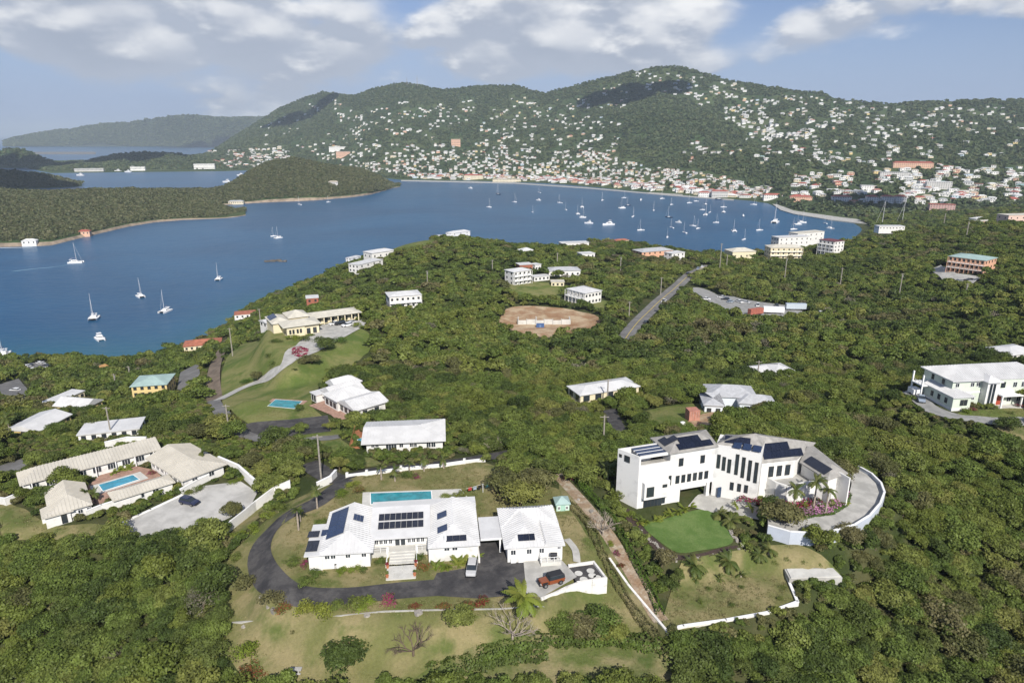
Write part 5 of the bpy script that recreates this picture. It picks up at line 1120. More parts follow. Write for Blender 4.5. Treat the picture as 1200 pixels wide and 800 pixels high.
# low scrub where the tall trees stand back
g2 = np.random.default_rng(15); X, Y = np.meshgrid(np.arange(-200, 230, 1.7), np.arange(80, 330, 1.7)); X = (X+g2.uniform(-.8, .8, X.shape)).ravel(); Y = (Y+g2.uniform(-.8, .8, Y.shape)).ravel()
ii = (X-GX0).round().astype(int); jj = (Y-GY0).round().astype(int); ok = ~HARD[jj, ii] & np.where(EX[jj, ii], fbm(X/9, Y/9, 3, 12) > -.22, (g2.random(len(X)) < .55) & (Y < 240) & (Y > 84)); Z = HV(X, Y); ok &= Z > 2
X, Y, Z = X[ok], Y[ok], Z[ok]; ss_ = g2.uniform(.22, .48, len(X)); kk = g2.choice(4, len(X), p=(.2, .4, .2, .2))
scatter('undergrowth', 'low green scrub between the gardens and the woods', MIDP, np.stack([X, Y, Z-.25*ss_], 1), kk*2+g2.integers(0, 2, len(X)), g2.uniform(0, 6.28, len(X)), np.stack([ss_, ss_, ss_*.8], 1))
ISLP = [crown_mesh('crown', F_ISLE, 320+j, 1.0, .8, 46, .42, .55, lumps=6, fill=.1) for j in range(4)]
def hill_trees(name, label, hills, seed, protos=FARP):
    pos, scl = [], []; g = np.random.default_rng(seed)
    for nm, n, r in hills:
        h = HILLS[nm]; nc = len(h['px'])
        i = g.uniform(0, nc-1.001, n*3); rr = g.uniform(1.6, h['nr']+3, n*3); a = i.astype(int); b = rr.astype(int); fa = i-a; fb = rr-b
        f = lambda A: (A[b, a]*(1-fa)+A[b, a+1]*fa)*(1-fb)+(A[b+1, a]*(1-fa)+A[b+1, a+1]*fa)*fb
        X, Y, Z = f(h['X']), f(h['Y']), f(h['Z'])
        w = np.hypot(X, Y); keep = g.random(len(w)) < (w/w.max())**1.5; keep &= Z > 2.5
        fy = Y*CS-(Z-CAMZ)*SN; px = 600+800*X/fy; py = 400-800*(Y*SN+(Z-CAMZ)*CS)/fy; keep &= (px > -120) & (px < 1320)
        X, Y, Z, px, py = [q[keep][:n] for q in (X, Y, Z, px, py)]
        if nm == 'hill':
            ix = np.clip((px/2).astype(int), 0, 599); iy = np.clip((py/2).astype(int), 0, 399); kp = ~TOWNMASK[iy, ix] | (g.random(len(X)) < .12)
            X, Y, Z = X[kp], Y[kp], Z[kp]
        s = r*g.uniform(.6, 1.35, len(X)); pos.append(np.stack([X, Y, Z-.2*s], 1)); scl.append(np.stack([s, s, s*g.uniform(.7, 1.1, len(X))], 1))
    pos = np.vstack(pos); scl = np.vstack(scl)
    scatter(name, label, protos, pos, g.integers(0, 4, len(pos)), g.uniform(0, 6.28, len(pos)), scl)
# ------------------------------------------------------------------ the town across the harbour
def inpoly(poly, x, y):
    r = False
    for i in range(len(poly)):
        (a, b), (c, d) = poly[i], poly[(i+1) % len(poly)]
        if (b > y) != (d > y) and x < (c-a)*(y-b)/(d-b)+a: r = not r
    return r
WALLS = [('white', (.78, .77, .74)), ('cream', (.70, .62, .46)), ('peach', (.66, .42, .30)), ('pale blue', (.50, .60, .68)), ('yellow', (.68, .54, .26)), ('pale grey', (.55, .54, .52))]
ROOFS = [('white', (.74, .74, .73)), ('red', (.38, .11, .08)), ('grey', (.42, .43, .44)), ('tan', (.52, .45, .35)), ('aqua', (.34, .50, .48))]
WM = [M('town_wall_'+n, c, .85, .12, .1) for n, c in WALLS]; RMt = [M('town_roof_'+n, c, .75, .2, .1) for n, c in ROOFS]
WD = M('town_window', (.06, .07, .08), .3)
def town_mb(w, d, h, roof, fl):
    m = MB(); m.box(-w/2, w/2, -d/2, d/2, -9, h)
    o = .6
    if roof == 'hip':
        r = h+d*.22; i = d*.42
        m.add([(-w/2-o, -d/2-o, h), (w/2+o, -d/2-o, h), (w/2+o, d/2+o, h), (-w/2-o, d/2+o, h), (-w/2+i, 0, r), (w/2-i, 0, r)], [(0, 1, 5, 4), (1, 2, 5), (2, 3, 4, 5), (3, 0, 4), (3, 2, 1, 0)], 1)
    else: m.box(-w/2-o, w/2+o, -d/2-o, d/2+o, h, h+.5, 1)
    n = max(2, int(w/4.2))
    for f in range(fl):
        z = h*(f+.35)/fl
        for k in range(n): x = -w/2+w*(k+.5)/n; m.box(x-.75, x+.75, -d/2-.12, -d/2-.01, z, z+h/fl*.42, 2)
    return m
TOWN = []; TOWNMASK = np.zeros((400, 600), bool); rg = random.Random(42)
ZONES = [([(345,196),(480,205),(560,208),(690,214),(790,222),(900,234),(905,222),(840,205),(760,196),(700,178),(600,172),(520,182),(420,192)], 560, (9, 16), 'in the crowded town behind the waterfront', .20),
 ([(480,209),(600,212),(700,218),(790,225),(880,234),(880,229),(790,219),(700,211),(600,206),(480,204)], 165, (16, 30), 'on the town waterfront street', .5),
 ([(380,110),(420,135),(470,120),(560,118),(630,112),(640,172),(560,178),(480,186),(400,190),(350,185),(345,165),(400,150)], 190, (12, 22), 'on the slopes left of the highest peak', .06),
 ([(640,115),(735,98),(735,150),(715,195),(660,175),(640,150)], 60, (12, 22), 'on the spur below the highest peak', .08),
 ([(740,86),(790,80),(840,95),(1000,122),(1000,150),(930,160),(870,150),(800,112),(760,108)], 120, (13, 24), 'along the crest right of the highest peak', .05),
 ([(870,130),(960,140),(960,165),(870,165)], 45, (13, 24), 'clustered below the right hand crest', .05),
 ([(1000,125),(1200,122),(1200,170),(1000,165)], 60, (13, 24), 'high on the hills at the right edge', .05),
 ([(800,165),(1000,165),(1200,168),(1200,200),(1000,195),(870,195),(800,190)], 75, (12, 22), 'on the middle slopes above the eastern waterfront', .1),
 ([(930,205),(1200,192),(1200,236),(1120,240),(1000,238),(930,232)], 170, (12, 26), 'among the trees behind the marina', .16),
 ([(120,197),(330,196),(345,188),(330,172),(240,178),(280,186),(180,192)], 110, (14, 34), 'along the docks at the left end of the town', .18),
 ([(300,150),(350,125),(380,118),(360,150),(310,170)], 14, (14, 24), 'high on the left hand hill', .0)]
for poly, n, (w0, w1), zn, redp in ZONES:
    xs = [p[0] for p in poly]; ys = [p[1] for p in poly]; k = 0; tries = 0
    n = int(n*1.7)
    while k < n and tries < n*30:
        tries += 1; px = rg.uniform(min(xs), max(xs)); py = rg.uniform(min(ys), max(ys))
        if not inpoly(poly, px, py) or vnoise(np.array([px/14.]), np.array([py/7.]), 8)[0] < (.22 if 'town' in zn else .40): continue
        p = hill_at('hill', px, py)
        if p is None or p[2] < 2: continue
        wall = rg.choices(range(6), (74, 12, 5, 2, 4, 6))[0]; roof = rg.choices(range(5), (62*(1-redp), 100*redp+4, 14, 10, 3))[0]
        w = rg.uniform(w0, w1)*.68; TOWN.append((p, w, w*rg.uniform(.45, .7), rg.uniform(3.4, 6.0), wall, roof, 'hip' if rg.random() < .6 else 'flat', rg.uniform(-.55, .55)-math.atan2(p[0], p[1])*.6, zn, px, py)); k += 1
def landmark(name, label, px, py, wpx, hpx, wall, roof, kind='flat', fl=3, dep=14, nm='hill', cat='building'):
    p = hill_at(nm, px, py)
    if p is None: return
    s = math.dist((0, 0), p[:2])/800; w = wpx*s*.85; hh = hpx*s*.72
    m = town_mb(w, dep, hh, kind, fl); o = m.build(name, [wall, roof, WD], None, tuple(map(float, p))); o.rotation_euler = (0, 0, -math.atan2(p[0], p[1])*.5); tag(o, label, cat)
    TOWNMASK[int((py-hpx-3)/2):int((py+4)/2), int((px-wpx/2-3)/2):int((px+wpx/2+3)/2)] = True
wm_ = WM
landmark('long_building', 'long tan barracks like building on the waterfront', 595, 215, 38, 6, WM[1], RMt[3], 'flat', 2)
landmark('red_roof_hall', 'hall with long red roof on the waterfront left of the tan building', 556, 210, 26, 6, WM[1], RMt[1], 'hip', 2)
landmark('hotel', 'peach hotel block on the hill above the island', 402, 184, 18, 8, WM[2], RMt[2], 'flat', 3)
landmark('hotel', 'long white apartment row above the docks', 400, 176, 30, 5, WM[0], RMt[0], 'flat', 2)
landmark('apartment_block', 'peach apartment block high among the white hillside houses', 535, 171, 12, 10, WM[2], RMt[3], 'flat', 3)
landmark('red_roof_hall', 'red roofed hall at the right end of the waterfront', 843, 231, 20, 9, WM[5], RMt[1], 'hip', 2)
landmark('red_roof_hall', 'white and red roofed hall beside the marina spit', 824, 231, 15, 7, WM[0], RMt[1], 'hip', 2)
landmark('long_building', 'long red roofed waterfront arcade before the spit', 940, 236, 26, 7, WM[2], RMt[1], 'hip', 2)
landmark('long_building', 'white red roofed arcade on the shore left of the spit', 905, 233, 22, 6, WM[0], RMt[1], 'hip', 2)
landmark('white_tower', 'white hotel tower behind the marina', 1018, 225, 14, 9, WM[0], RMt[0], 'flat', 4)
for px, t in ((1024, 'leftmost'), (1040, 'middle'), (1057, 'rightmost')): landmark('marina_block', '%s of three white red roofed blocks behind the marina' % t, px, 237, 13, 8, WM[0], RMt[1], 'hip', 3)
landmark('long_building', 'tan terraced complex with red roofs on the right slope', 1070, 196, 42, 6, WM[2], RMt[1], 'hip', 3)
landmark('apartment_block', 'grey white apartment slab on the right slope', 1102, 221, 26, 9, WM[5], RMt[0], 'flat', 4)
landmark('apartment_block', 'long grey apartment row below the tan complex', 1050, 207, 32, 6, WM[5], RMt[2], 'flat', 3)
landmark('pink_block', 'dusty pink four storey block above the near ridge', 1105, 248, 26, 10, M('dusty_pink_wall', (.50, .33, .30), .85, .1, .2), RMt[1], 'flat', 4)
landmark('white_house_row', 'white row with red roof right of the spit shore', 988, 236, 22, 7, WM[0], RMt[1], 'hip', 2)
landmark('dock_shed', 'white dock shed on the inner bay shore', 162, 200, 16, 5, WM[0], RMt[0], 'flat', 1)
landmark('dock_shed', 'long grey warehouse at the inner bay docks', 105, 201, 30, 4, WM[5], RMt[2], 'flat', 1)
landmark('dock_shed', 'large white building on the inner bay shore', 240, 198, 24, 7, WM[0], RMt[0], 'flat', 2)
landmark('island_house', 'white boat house at the island shore', 278, 239, 18, 4, WM[1], RMt[2], 'hip', 1, 10, 'island')
landmark('island_house', 'pink house on the wooded island beach', 101, 275, 12, 5, WM[2], RMt[1], 'hip', 1, 10, 'wooded_island')
landmark('island_house', 'small white houses by the rocks of the wooded island', 38, 286, 14, 5, WM[0], RMt[0], 'hip', 1, 10, 'wooded_island')
landmark('island_house', 'stone house on the island side above the water', 390, 216, 12, 4, WM[5], RMt[3], 'hip', 1, 9, 'island')
TOWN.sort(key=lambda t: -t[1]/math.dist((0, 0), t[0][:2]))
cache = {}; STF = [MB() for _ in range(1)]; slots = WM+RMt+[WD]
for q, (p, w, d, hh, wl_, rf, kd, rt, zn, px, py) in enumerate(TOWN):
    TOWNMASK[int((py-5)/2):int((py+2)/2)+1, int((px-4)/2):int((px+5)/2)] = True
    if q < 300:
        key = (round(w/3), kd, wl_, rf, round(hh/2))
        if key not in cache: cache[key] = town_mb(round(w/3)*3, round(w/3)*1.8, round(hh/2)*2, kd, 2 if hh > 6 else 1).mesh('town_house', [WM[wl_], RMt[rf], WD])
        o = link('town_house', cache[key]); o.location = tuple(map(float, p)); o.rotation_euler = (0, 0, rt)
        tag(o, '%s house with %s %s roof %s' % (WALLS[wl_][0], ROOFS[rf][0], 'hipped' if kd == 'hip' else 'flat', zn), 'house', 'houses '+zn)
    else:
        m = town_mb(w, d, hh, kd, 1); c, s = math.cos(rt), math.sin(rt)
        STF[0].add([(p[0]+x*c-y*s, p[1]+x*s+y*c, p[2]+z) for x, y, z in m.v], [], 0)
        o = len(STF[0].v)-len(m.v); STF[0].f += [tuple(i+o for i in f) for f in m.f]; STF[0].m += [{0: wl_, 1: 6+rf, 2: 11}[k] for k in m.m]
tag(STF[0].build('distant_houses', slots), 'mass of small houses scattered over the far hillsides', None, None, 'stuff')
# marina spit, airport strip, quay
def flat_land(name, pix, z, mat, label): 
    P = [at(x, y, z) for x, y in pix]; return tag(MB().prism([(p[0], p[1]) for p in P], -3, z).build(name, mat), label, None, None, 'structure')
flat_land('marina_spit', [(905,239),(915,246),(930,250.5),(970,257),(1025,263.5),(1030,259),(975,252),(935,246),(918,240)], 1.6, CONC, 'curved stone breakwater of the marina')
flat_land('airport_strip', [(35,180.5),(112,180.5),(112,178),(35,178)], 3, ASPHG, 'pale airport strip across the inner bay')
flat_land('quay', [(470,211.8),(600,214.8),(690,220.8),(780,228.6),(860,234.6),(860,233.6),(780,227.7),(690,219.9),(600,213.9),(470,210.9)], 1.2, CONC, 'pale quay along the town waterfront')
flat_land('pier', [(760,226),(800,228.5),(800,227.8),(760,225.2)], 1.5, CONC, 'low pier running off the town quay')
hill_trees('hillside_woodland', 'trees covering the hills beyond the harbour', [('hill', 95000, 6.2), ('dark_hill', 1500, 6), ('wooded_hill', 2000, 6)], 8)
hill_trees('far_range_woodland', 'trees covering the distant range beyond the bay', [('far_hills', 16000, 15)], 19)
hill_trees('island_woodland', 'trees covering the low islands in the harbour', [('wooded_island', 24000, 2.9), ('island', 18000, 3.0), ('dark_headland', 2500, 5)], 9, ISLP)
# cumulus drifting over the far hills, above the picture: they cast the shade patches
CLOUD = M('cloud_white', (.9, .9, .9), 1.0)
def cloud(S, rx, ry, label, seed, zc=1300):
    g = random.Random(seed); S = np.array(S, float); t = (zc-S[2])/math.sin(SUN_EL); c = S-np.array(ldir)*t; m = MB()
    for q in range(16):
        a = g.uniform(0, 6.28); k = math.sqrt(g.random()); cx_, cy_ = math.cos(a)*k*rx*.75, math.sin(a)*k*ry*.75; r_ = min(rx, ry)*g.uniform(.28, .5); n = 10; vs, fs = [], []
        for i in range(5):
            ph = -.35+i*(1.9/4); zz = math.sin(min(ph, 1.57))*r_*.7
            for j in range(n): th = 6.283*j/n; rr = r_*math.cos(min(ph, 1.5))*g.uniform(.85, 1.1); vs.append((cx_+rr*math.cos(th), cy_+rr*math.sin(th), zz))
        fs = [(i*n+j, i*n+(j+1) % n, (i+1)*n+(j+1) % n, (i+1)*n+j) for i in range(4) for j in range(n)]+[tuple(range(n))[::-1], tuple(range(4*n, 5*n))]; m.add(vs, fs)
    return tag(m.build('cloud', CLOUD, None, tuple(map(float, c)), True), label, None, None, 'structure')
for px, py, D, z, rx, ry, lb, sd in ((235, 152, 7600, 150, 620, 420, 'wide cumulus over the far left range', 1), (352, 150, 4500, 140, 230, 200, 'cumulus over the left hand hill', 2), (20, 190, 2950, 30, 260, 160, 'cumulus over the left edge hills', 4), (35, 210, 1830, 25, 190, 130, 'cumulus over the left headland', 5), (165, 188, 3150, 40, 300, 160, 'cumulus over the low dock hill', 6), (735, 125, 3200, 280, 210, 230, 'small cumulus beside the highest peak', 7), (1020, 235, 1350, 15, 110, 80, 'cumulus over the marina trees', 8)):
    x_ = (px-600)/800; cloud((x_*D*1.0/(CS+(400-py)/800*SN), D, z), rx, ry, lb, sd)
# radio masts on the peaks
for px, py, hp, lb in ((478, 99, 9, 'left'), (489, 99, 11, 'right')):
    p = hill_at('hill', px, py+2)
    if p is not None:
        o = thing('radio_mast', 'lattice radio mast on the left hand summit, the %s of the pair' % lb, 'mast', p); s = math.dist((0, 0), p[:2])/800
        MB().tube([(0, 0, -5), (0, 0, hp*s)], [1.6, .5], 4).build('mast', POLEW, o); MB().box(-2.5, 2.5, -.4, .4, hp*s*.7, hp*s*.7+1).build('antenna', POLEW, o)
# ------------------------------------------------------------------ boats
HULLW = M('boat_white', (.82, .82, .82), .35, .05, 1); HULLD = M('boat_navy', (.03, .04, .07), .35); SAILC = M('sail_cover', (.10, .13, .22), .8); MASTM = M('boat_mast', (.72, .72, .73), .4)
def hull_mb(m, L, B, D, x0=0.0, zf=.25):
    n = 7; vs = []
    for i in range(n):
        t = i/(n-1); y = -L/2+L*t; b = B/2*(1-max(0, (t-.45)/.55)**2.2)*(1 if t > .12 else .86); zt = D+zf*max(0, t-.4)**2*2
        vs += [(x0-b, y, zt), (x0-b*.72, y, .0), (x0, y, -.35), (x0+b*.72, y, .0), (x0+b, y, zt)]
    fs = [(i*5+j, i*5+j+1, (i+1)*5+j+1, (i+1)*5+j) for i in range(n-1) for j in range(4)]+[(i*5+4, i*5, (i+1)*5, (i+1)*5+4) for i in range(n-1)]+[(0, 1, 2, 3, 4), tuple((n-1)*5+j for j in (4, 3, 2, 1, 0))]
    m.add(vs, fs); return m
def make_boat(kind):
    P = []
    if kind == 'cat':
        a = MB(); hull_mb(a, 13.5, 1.9, 1.5, -2.7, .5); P.append(('hull', a, HULLW)); a = MB(); hull_mb(a, 13.5, 1.9, 1.5, 2.7, .5); P.append(('hull', a, HULLW))
        P.append(('bridge_deck', MB().box(-2.7, 2.7, -5.2, 2.6, .8, 1.7), HULLW)); P.append(('cabin', MB().add([(-2.3,-3.6,1.7),(2.3,-3.6,1.7),(2.3,2.2,1.7),(-2.3,2.2,1.7),(-2,-3.4,3.1),(2,-3.4,3.1),(1.6,.8,3.1),(-1.6,.8,3.1)], [(4,5,6,7),(0,1,5,4),(1,2,6,5),(2,3,7,6),(3,0,4,7)]), HULLW))
        P.append(('cabin_window', MB().box(-2.32, 2.32, -2.6, 1.3, 2.15, 2.65), GLASS)); P.append(('trampoline', MB().box(-1.8, 1.8, 2.7, 6.0, 1.25, 1.32), DARKM)); P.append(('bimini', MB().box(-2.0, 2.0, -5.6, -3.2, 3.6, 3.75), HULLW))
        P.append(('mast', MB().tube([(0, .9, 3), (0, .7, 21)], [.16, .09], 6), MASTM)); P.append(('boom', MB().tube([(0, .7, 5.0), (0, -5.2, 5.2)], [.32, .25], 6), SAILC)); P.append(('forestay', MB().tube([(0, 6.2, 1.6), (0, .75, 19.5)], .06, 4), MASTM))
    elif kind == 'mono':
        P.append(('hull', hull_mb(MB(), 12.5, 3.7, 1.25, 0, .8), HULLW)); P.append(('cabin', MB().add([(-1.1,-1.5,1.2),(1.1,-1.5,1.2),(.8,3,1.35),(-.8,3,1.35),(-.9,-1.3,1.9),(.9,-1.3,1.9),(.55,2.4,1.8),(-.55,2.4,1.8)], [(4,5,6,7),(0,1,5,4),(1,2,6,5),(2,3,7,6),(3,0,4,7)]), HULLW))
        P.append(('bimini', MB().box(-1.2, 1.2, -4.6, -2.6, 3.0, 3.12), SAILC)); P.append(('mast', MB().tube([(0, 1.2, 1.2), (0, 1.1, 18.5)], [.15, .08], 6), MASTM)); P.append(('boom', MB().tube([(0, 1.1, 3.0), (0, -3.6, 3.1)], [.28, .2], 6), SAILC)); P.append(('forestay', MB().tube([(0, 6.0, 1.7), (0, 1.15, 17.8)], .06, 4), MASTM))
    elif kind == 'motor':
        P.append(('hull', hull_mb(MB(), 15, 4.6, 1.9, 0, 1.0), HULLW)); P.append(('cabin', MB().add([(-1.9,-4,1.9),(1.9,-4,1.9),(1.4,3.4,2.1),(-1.4,3.4,2.1),(-1.7,-4,3.7),(1.7,-4,3.7),(1.2,1.4,3.7),(-1.2,1.4,3.7)], [(4,5,6,7),(0,1,5,4),(1,2,6,5),(2,3,7,6),(3,0,4,7)]), HULLW))
        P.append(('cabin_window', MB().box(-1.85, 1.85, -3, 1.8, 2.7, 3.3), GLASS)); P.append(('flybridge', MB().box(-1.5, 1.5, -3.2, .2, 3.7, 4.5), HULLW)); P.append(('bimini', MB().box(-1.6, 1.6, -3.4, .2, 5.7, 5.82), HULLW)); P.append(('radar_mast', MB().tube([(0, -1.5, 4.5), (0, -1.8, 6.6)], .1, 5), MASTM))
    elif kind == 'motorcat':
        a = MB(); hull_mb(a, 13, 1.9, 1.7, -2.4, .5); P.append(('hull', a, HULLW)); a = MB(); hull_mb(a, 13, 1.9, 1.7, 2.4, .5); P.append(('hull', a, HULLW)); P.append(('bridge_deck', MB().box(-2.4, 2.4, -5.5, 4.0, .9, 1.9), HULLW))
        P.append(('cabin', MB().box(-2.2, 2.2, -4, 1.6, 1.9, 3.5), HULLW)); P.append(('cabin_window', MB().box(-2.25, 2.25, -3.4, 1.65, 2.5, 3.1), GLASS)); P.append(('flybridge', MB().box(-1.6, 1.6, -3, .5, 3.5, 4.3), HULLW)); P.append(('bimini', MB().box(-1.8, 1.8, -3.4, .3, 5.4, 5.55), HULLW))
    return [(n, m.mesh(n, mt)) for n, m, mt in P]
BOATS = {k: make_boat(k) for k in ('cat', 'mono', 'motor', 'motorcat')}
def boat(kind, px, py, rot, sc_=1.0, label=None, name=None, group=None, dark=False):
    p = at(px, py, 0); o = thing(name or {'cat': 'catamaran', 'mono': 'sailboat', 'motor': 'motor_yacht', 'motorcat': 'power_catamaran'}[kind], label, 'boat', p, rot, group); o.scale = (sc_,)*3
    for n, me in BOATS[kind]:
        c = link(n, me, o)
        if dark and n == 'hull': me2 = me.copy(); me2.materials[0] = HULLD; c.data = me2
    return o
boat('cat', 89, 308, -1.35, 1.1, 'white sailing catamaran under way trailing a wake'); boat('cat', 110, 374, 3.5, 1.0, 'white catamaran anchored just above the power catamaran'); boat('motorcat', 117.5, 398, 3.9, .85, 'white power catamaran without a mast near the shore')
boat('cat', 165, 348, 3.9, .85, 'smaller white catamaran with leaning mast in the bay'); boat('cat', 193.5, 365.5, 3.0, .9, 'white catamaran anchored between the leaning mast boat and the headland'); boat('cat', 256, 328, 3.3, .85, 'white catamaran alone in the middle of the channel')
boat('cat', 326, 279, 2.4, .8, 'white catamaran beside another mast above the reef'); boat('mono', 321, 277, 2.2, .75, 'white sailboat tight beside the catamaran above the reef'); boat('cat', 4, 417, 3.6, 1.0, 'white catamaran cut by the left edge of the picture')
boat('mono', 143, 392, 1.2, .4, 'tiny white dinghy sail in the bay', 'small_sailboat') if False else None
HB = [(573,243),(603,237),(632,226),(624,249),(656,238),(663,246),(706,235),(731,232),(742,254),(766,247),(776,233),(787,240),(751,270),(787,267),(782,278),(808,238),(816,236),(823,246),(832,249),(812,265),(818,268),(802,273),(839,261),(848,243),(872,281),(883,240),(890,270),(930,269),(967,262),(385,237),(351,240)]
for i, (x, y) in enumerate(HB): boat('mono', x, y, rg.uniform(0, 6.28), rg.uniform(.75, 1.05), 'white single masted sailboat at anchor in the harbour off the town', None, 'sailboats at anchor in the harbour')
for i, (x, y) in enumerate([(677,251),(683,255),(682,243),(729,244),(827,240),(827,252),(848,249),(860,271),(935,263),(940,261),(973,268)]): boat('cat', x, y, rg.uniform(0, 6.28), rg.uniform(.75, 1.0), 'white catamaran at anchor in the harbour off the town', None, 'catamarans at anchor in the harbour')
for i, (x, y) in enumerate([(631,235),(751,235),(871,254),(795,261),(690,262)]): boat('motor', x, y, rg.uniform(0, 6.28), rg.uniform(.7, 1.0), 'small white motor boat without mast in the harbour', None, 'motor boats in the harbour')
boat('motor', 713, 264, 1.9, 1.35, 'large white motor yacht under way off the near ridge'); boat('mono', 584, 228, .6, 1.35, 'tall grey masted schooner nearest the open harbour mouth', 'schooner', None, True); boat('mono', 736, 241, 2.0, 1.0, 'dark hulled sailboat among the white boats, upper group', None, None, True); boat('mono', 784, 255, 1.0, 1.1, 'dark hulled sailboat in the right cluster', None, None, True)
boat('cat', 908, 261, 2.6, 1.55, 'largest white catamaran beside the marina spit'); boat('mono', 843, 234, 1.3, 1.5, 'tall ship with red hull masts before the red roofed hall', 'tall_ship', None, True)
boat('mono', 1035, 266, 1.6, 2.2, 'giant white masted yacht at the marina, left of two'); boat('mono', 1058, 266, 1.6, 2.1, 'giant white masted yacht at the marina, right of two'); boat('motor', 551, 221, 1.0, .9, 'small white ferry crossing near the town quay', 'ferry'); 
for i, (x, y) in enumerate([(138,201),(150,202),(94,206),(266,214),(282,206)]): boat('motor', x, y, 1.5, 1.8, 'white ship moored at the inner bay docks', 'moored_ship', 'ships at the inner bay docks')
foam = M('sea_foam', (.62, .70, .74), .8, .3, .05)
def sea_strip(name, label, pts, w0, w1, mat):
    P = [at(x, y, 0)[:2] for x, y in pts]; poly, Q = ribbon([(*p, 0) for p in P], (w0, w1), True); return tag(MB().prism([tuple(p) for p in poly], .02, .06).build(name, mat), label, None, None, 'stuff')
sea_strip('wake', 'pale wake behind the moving catamaran', [(82,310),(62,313),(40,315),(15,318)], 1.0, 3.2, M('wake_water', (.20, .34, .44), .5, .3, .1)); sea_strip('surf', 'white surf at the wooded island rocks', [(0,290.5),(20,290.3),(38,289.6)], 3, 2, foam)
# reef
rf = thing('reef', 'flat brown rock islet awash in the channel', 'rock', at(326, 306, 0)); g = random.Random(3)
for i in range(9):
    x, y, r = g.uniform(-12, 12), g.uniform(-4, 4), g.uniform(2, 4.5); MB().prism([(x+r*g.uniform(.7, 1.2)*math.cos(t), y+r*.7*g.uniform(.7, 1.2)*math.sin(t)) for t in np.linspace(0, 6.28, 8)[:-1]], -2, g.uniform(.5, 1.6)).build('rock', REEF, rf)
# ------------------------------------------------------------------ garden plants
SHC = {}
def shrub(px, py, r, h, mat, label, name='shrub', group=None, cat='shrub', n=520, z=None):
    p = hit(px, py) if z is None else at(px, py, z)
    key = (mat.name, rg.randrange(3), n)
    if key not in SHC:
        fl_ = mat in (F_PINK, F_RED, F_RUSSET); me = crown_mesh('foliage', [mat, F_MID] if fl_ else mat, 400+len(SHC), 1.0, .95, n+200, .075, .62, lumps=9); SHC[key] = me
        if fl_: me.polygons.foreach_set('material_index', (np.random.default_rng(5).random(len(me.polygons)) < .38).astype(np.int32))
    o = link(name, SHC[key]); o.location = (float(p[0]), float(p[1]), float(p[2])-.1); o.scale = (r, r, h*.72); o.rotation_euler = (0, 0, rg.uniform(0, 6.28)); return tag(o, label, cat, group)
def gtree(px, py, r, h, k, label, name='garden_tree', trunk=1.4, group=None, mat=None):
    p = hit(px, py); t = thing(name, label, 'tree', p, rg.uniform(0, 6.28), group); s = r/2.9
    m = NEARP[k*3+rg.randrange(3)]
    if mat: m = m.copy(); m.materials[0] = mat
    c = link('crown', m, t); c.scale = (s, s, h/5.2); c.location = (0, 0, trunk-.4); b = link('trunk', TRUNKS[rg.randrange(3)], t); b.scale = (s*1.1, s*1.1, (h*.35+trunk)/2.6); return t
def frond_mesh(seed, droop, up, leafw, mat, nseg=9, L=1.0):
    g = random.Random(seed); m = MB(); P = []
    for i in range(nseg+1):
        t = i/nseg; a = up-droop*t; P.append(Vector((0, 0, 0)) if i == 0 else P[-1]+Vector((math.cos(a), 0, math.sin(a)))*(L/nseg))
    for i in range(nseg):
        a, b = P[i], P[i+1]; d = (b-a).normalized(); t = (i+.5)/nseg; w = leafw*math.sin(math.pi*min(1, .12+t*.9))**.7; n = Vector((-d.z, 0, d.x))
        for sgn in (-1, 1):
            for q in range(2):
                o = a+(b-a)*(q*.5+.1); e = o+(b-a)*.42; tip = Vector((d.x*.45, sgn*.9, d.z*.45-.42-g.uniform(0, .3)))*w
                m.add([o, e, e+tip*.95, o+tip], [(0, 1, 2, 3)])
        m.add([a+Vector((0, -.012, 0)), a+Vector((0, .012, 0)), b+Vector((0, .008, 0)), b+Vector((0, -.008, 0))], [(0, 1, 2, 3)])
    return m.mesh('frond', mat)
FR = {}
for kk, mt in (('palm', F_PALM), ('lime', F_LIME), ('mid', F_MID)): FR[kk] = [frond_mesh(1, 1.5, .9, .20, mt), frond_mesh(2, 1.7, .45, .20, mt), frond_mesh(3, 1.3, 1.25, .18, mt), frond_mesh(4, 1.4, -.05, .20, mt)]
PTR = {}
def palm(px, py, h, fl, n, label, kind='palm', name='palm_tree', lean=0.0, group=None, tr=.16, z=None, mat=BARKP):
    p = hit(px, py) if z is None else at(px, py, z); t = thing(name, label, 'palm', p, rg.uniform(0, 6.28), group)
    if h > .3:
        m = MB(); m.tube([(0, 0, -.4), (lean*.3, 0, h*.5), (lean, 0, h)], [tr*1.25, tr, tr*.8], 7); m.build('trunk', mat, t)
    for i in range(n):
        f = link('frond', FR[kind][(i*7+i//4) % 4], t); f.location = (lean if h > .3 else rg.uniform(-.15, .15)*fl, rg.uniform(-.12, .12)*(fl if h <= .3 else .3), max(h, 0)); f.rotation_euler = (0, rg.uniform(-.18, .12), 2.4*i+rg.uniform(-.2, .2)); f.scale = (fl*rg.uniform(.85, 1.1),)*3
    return t
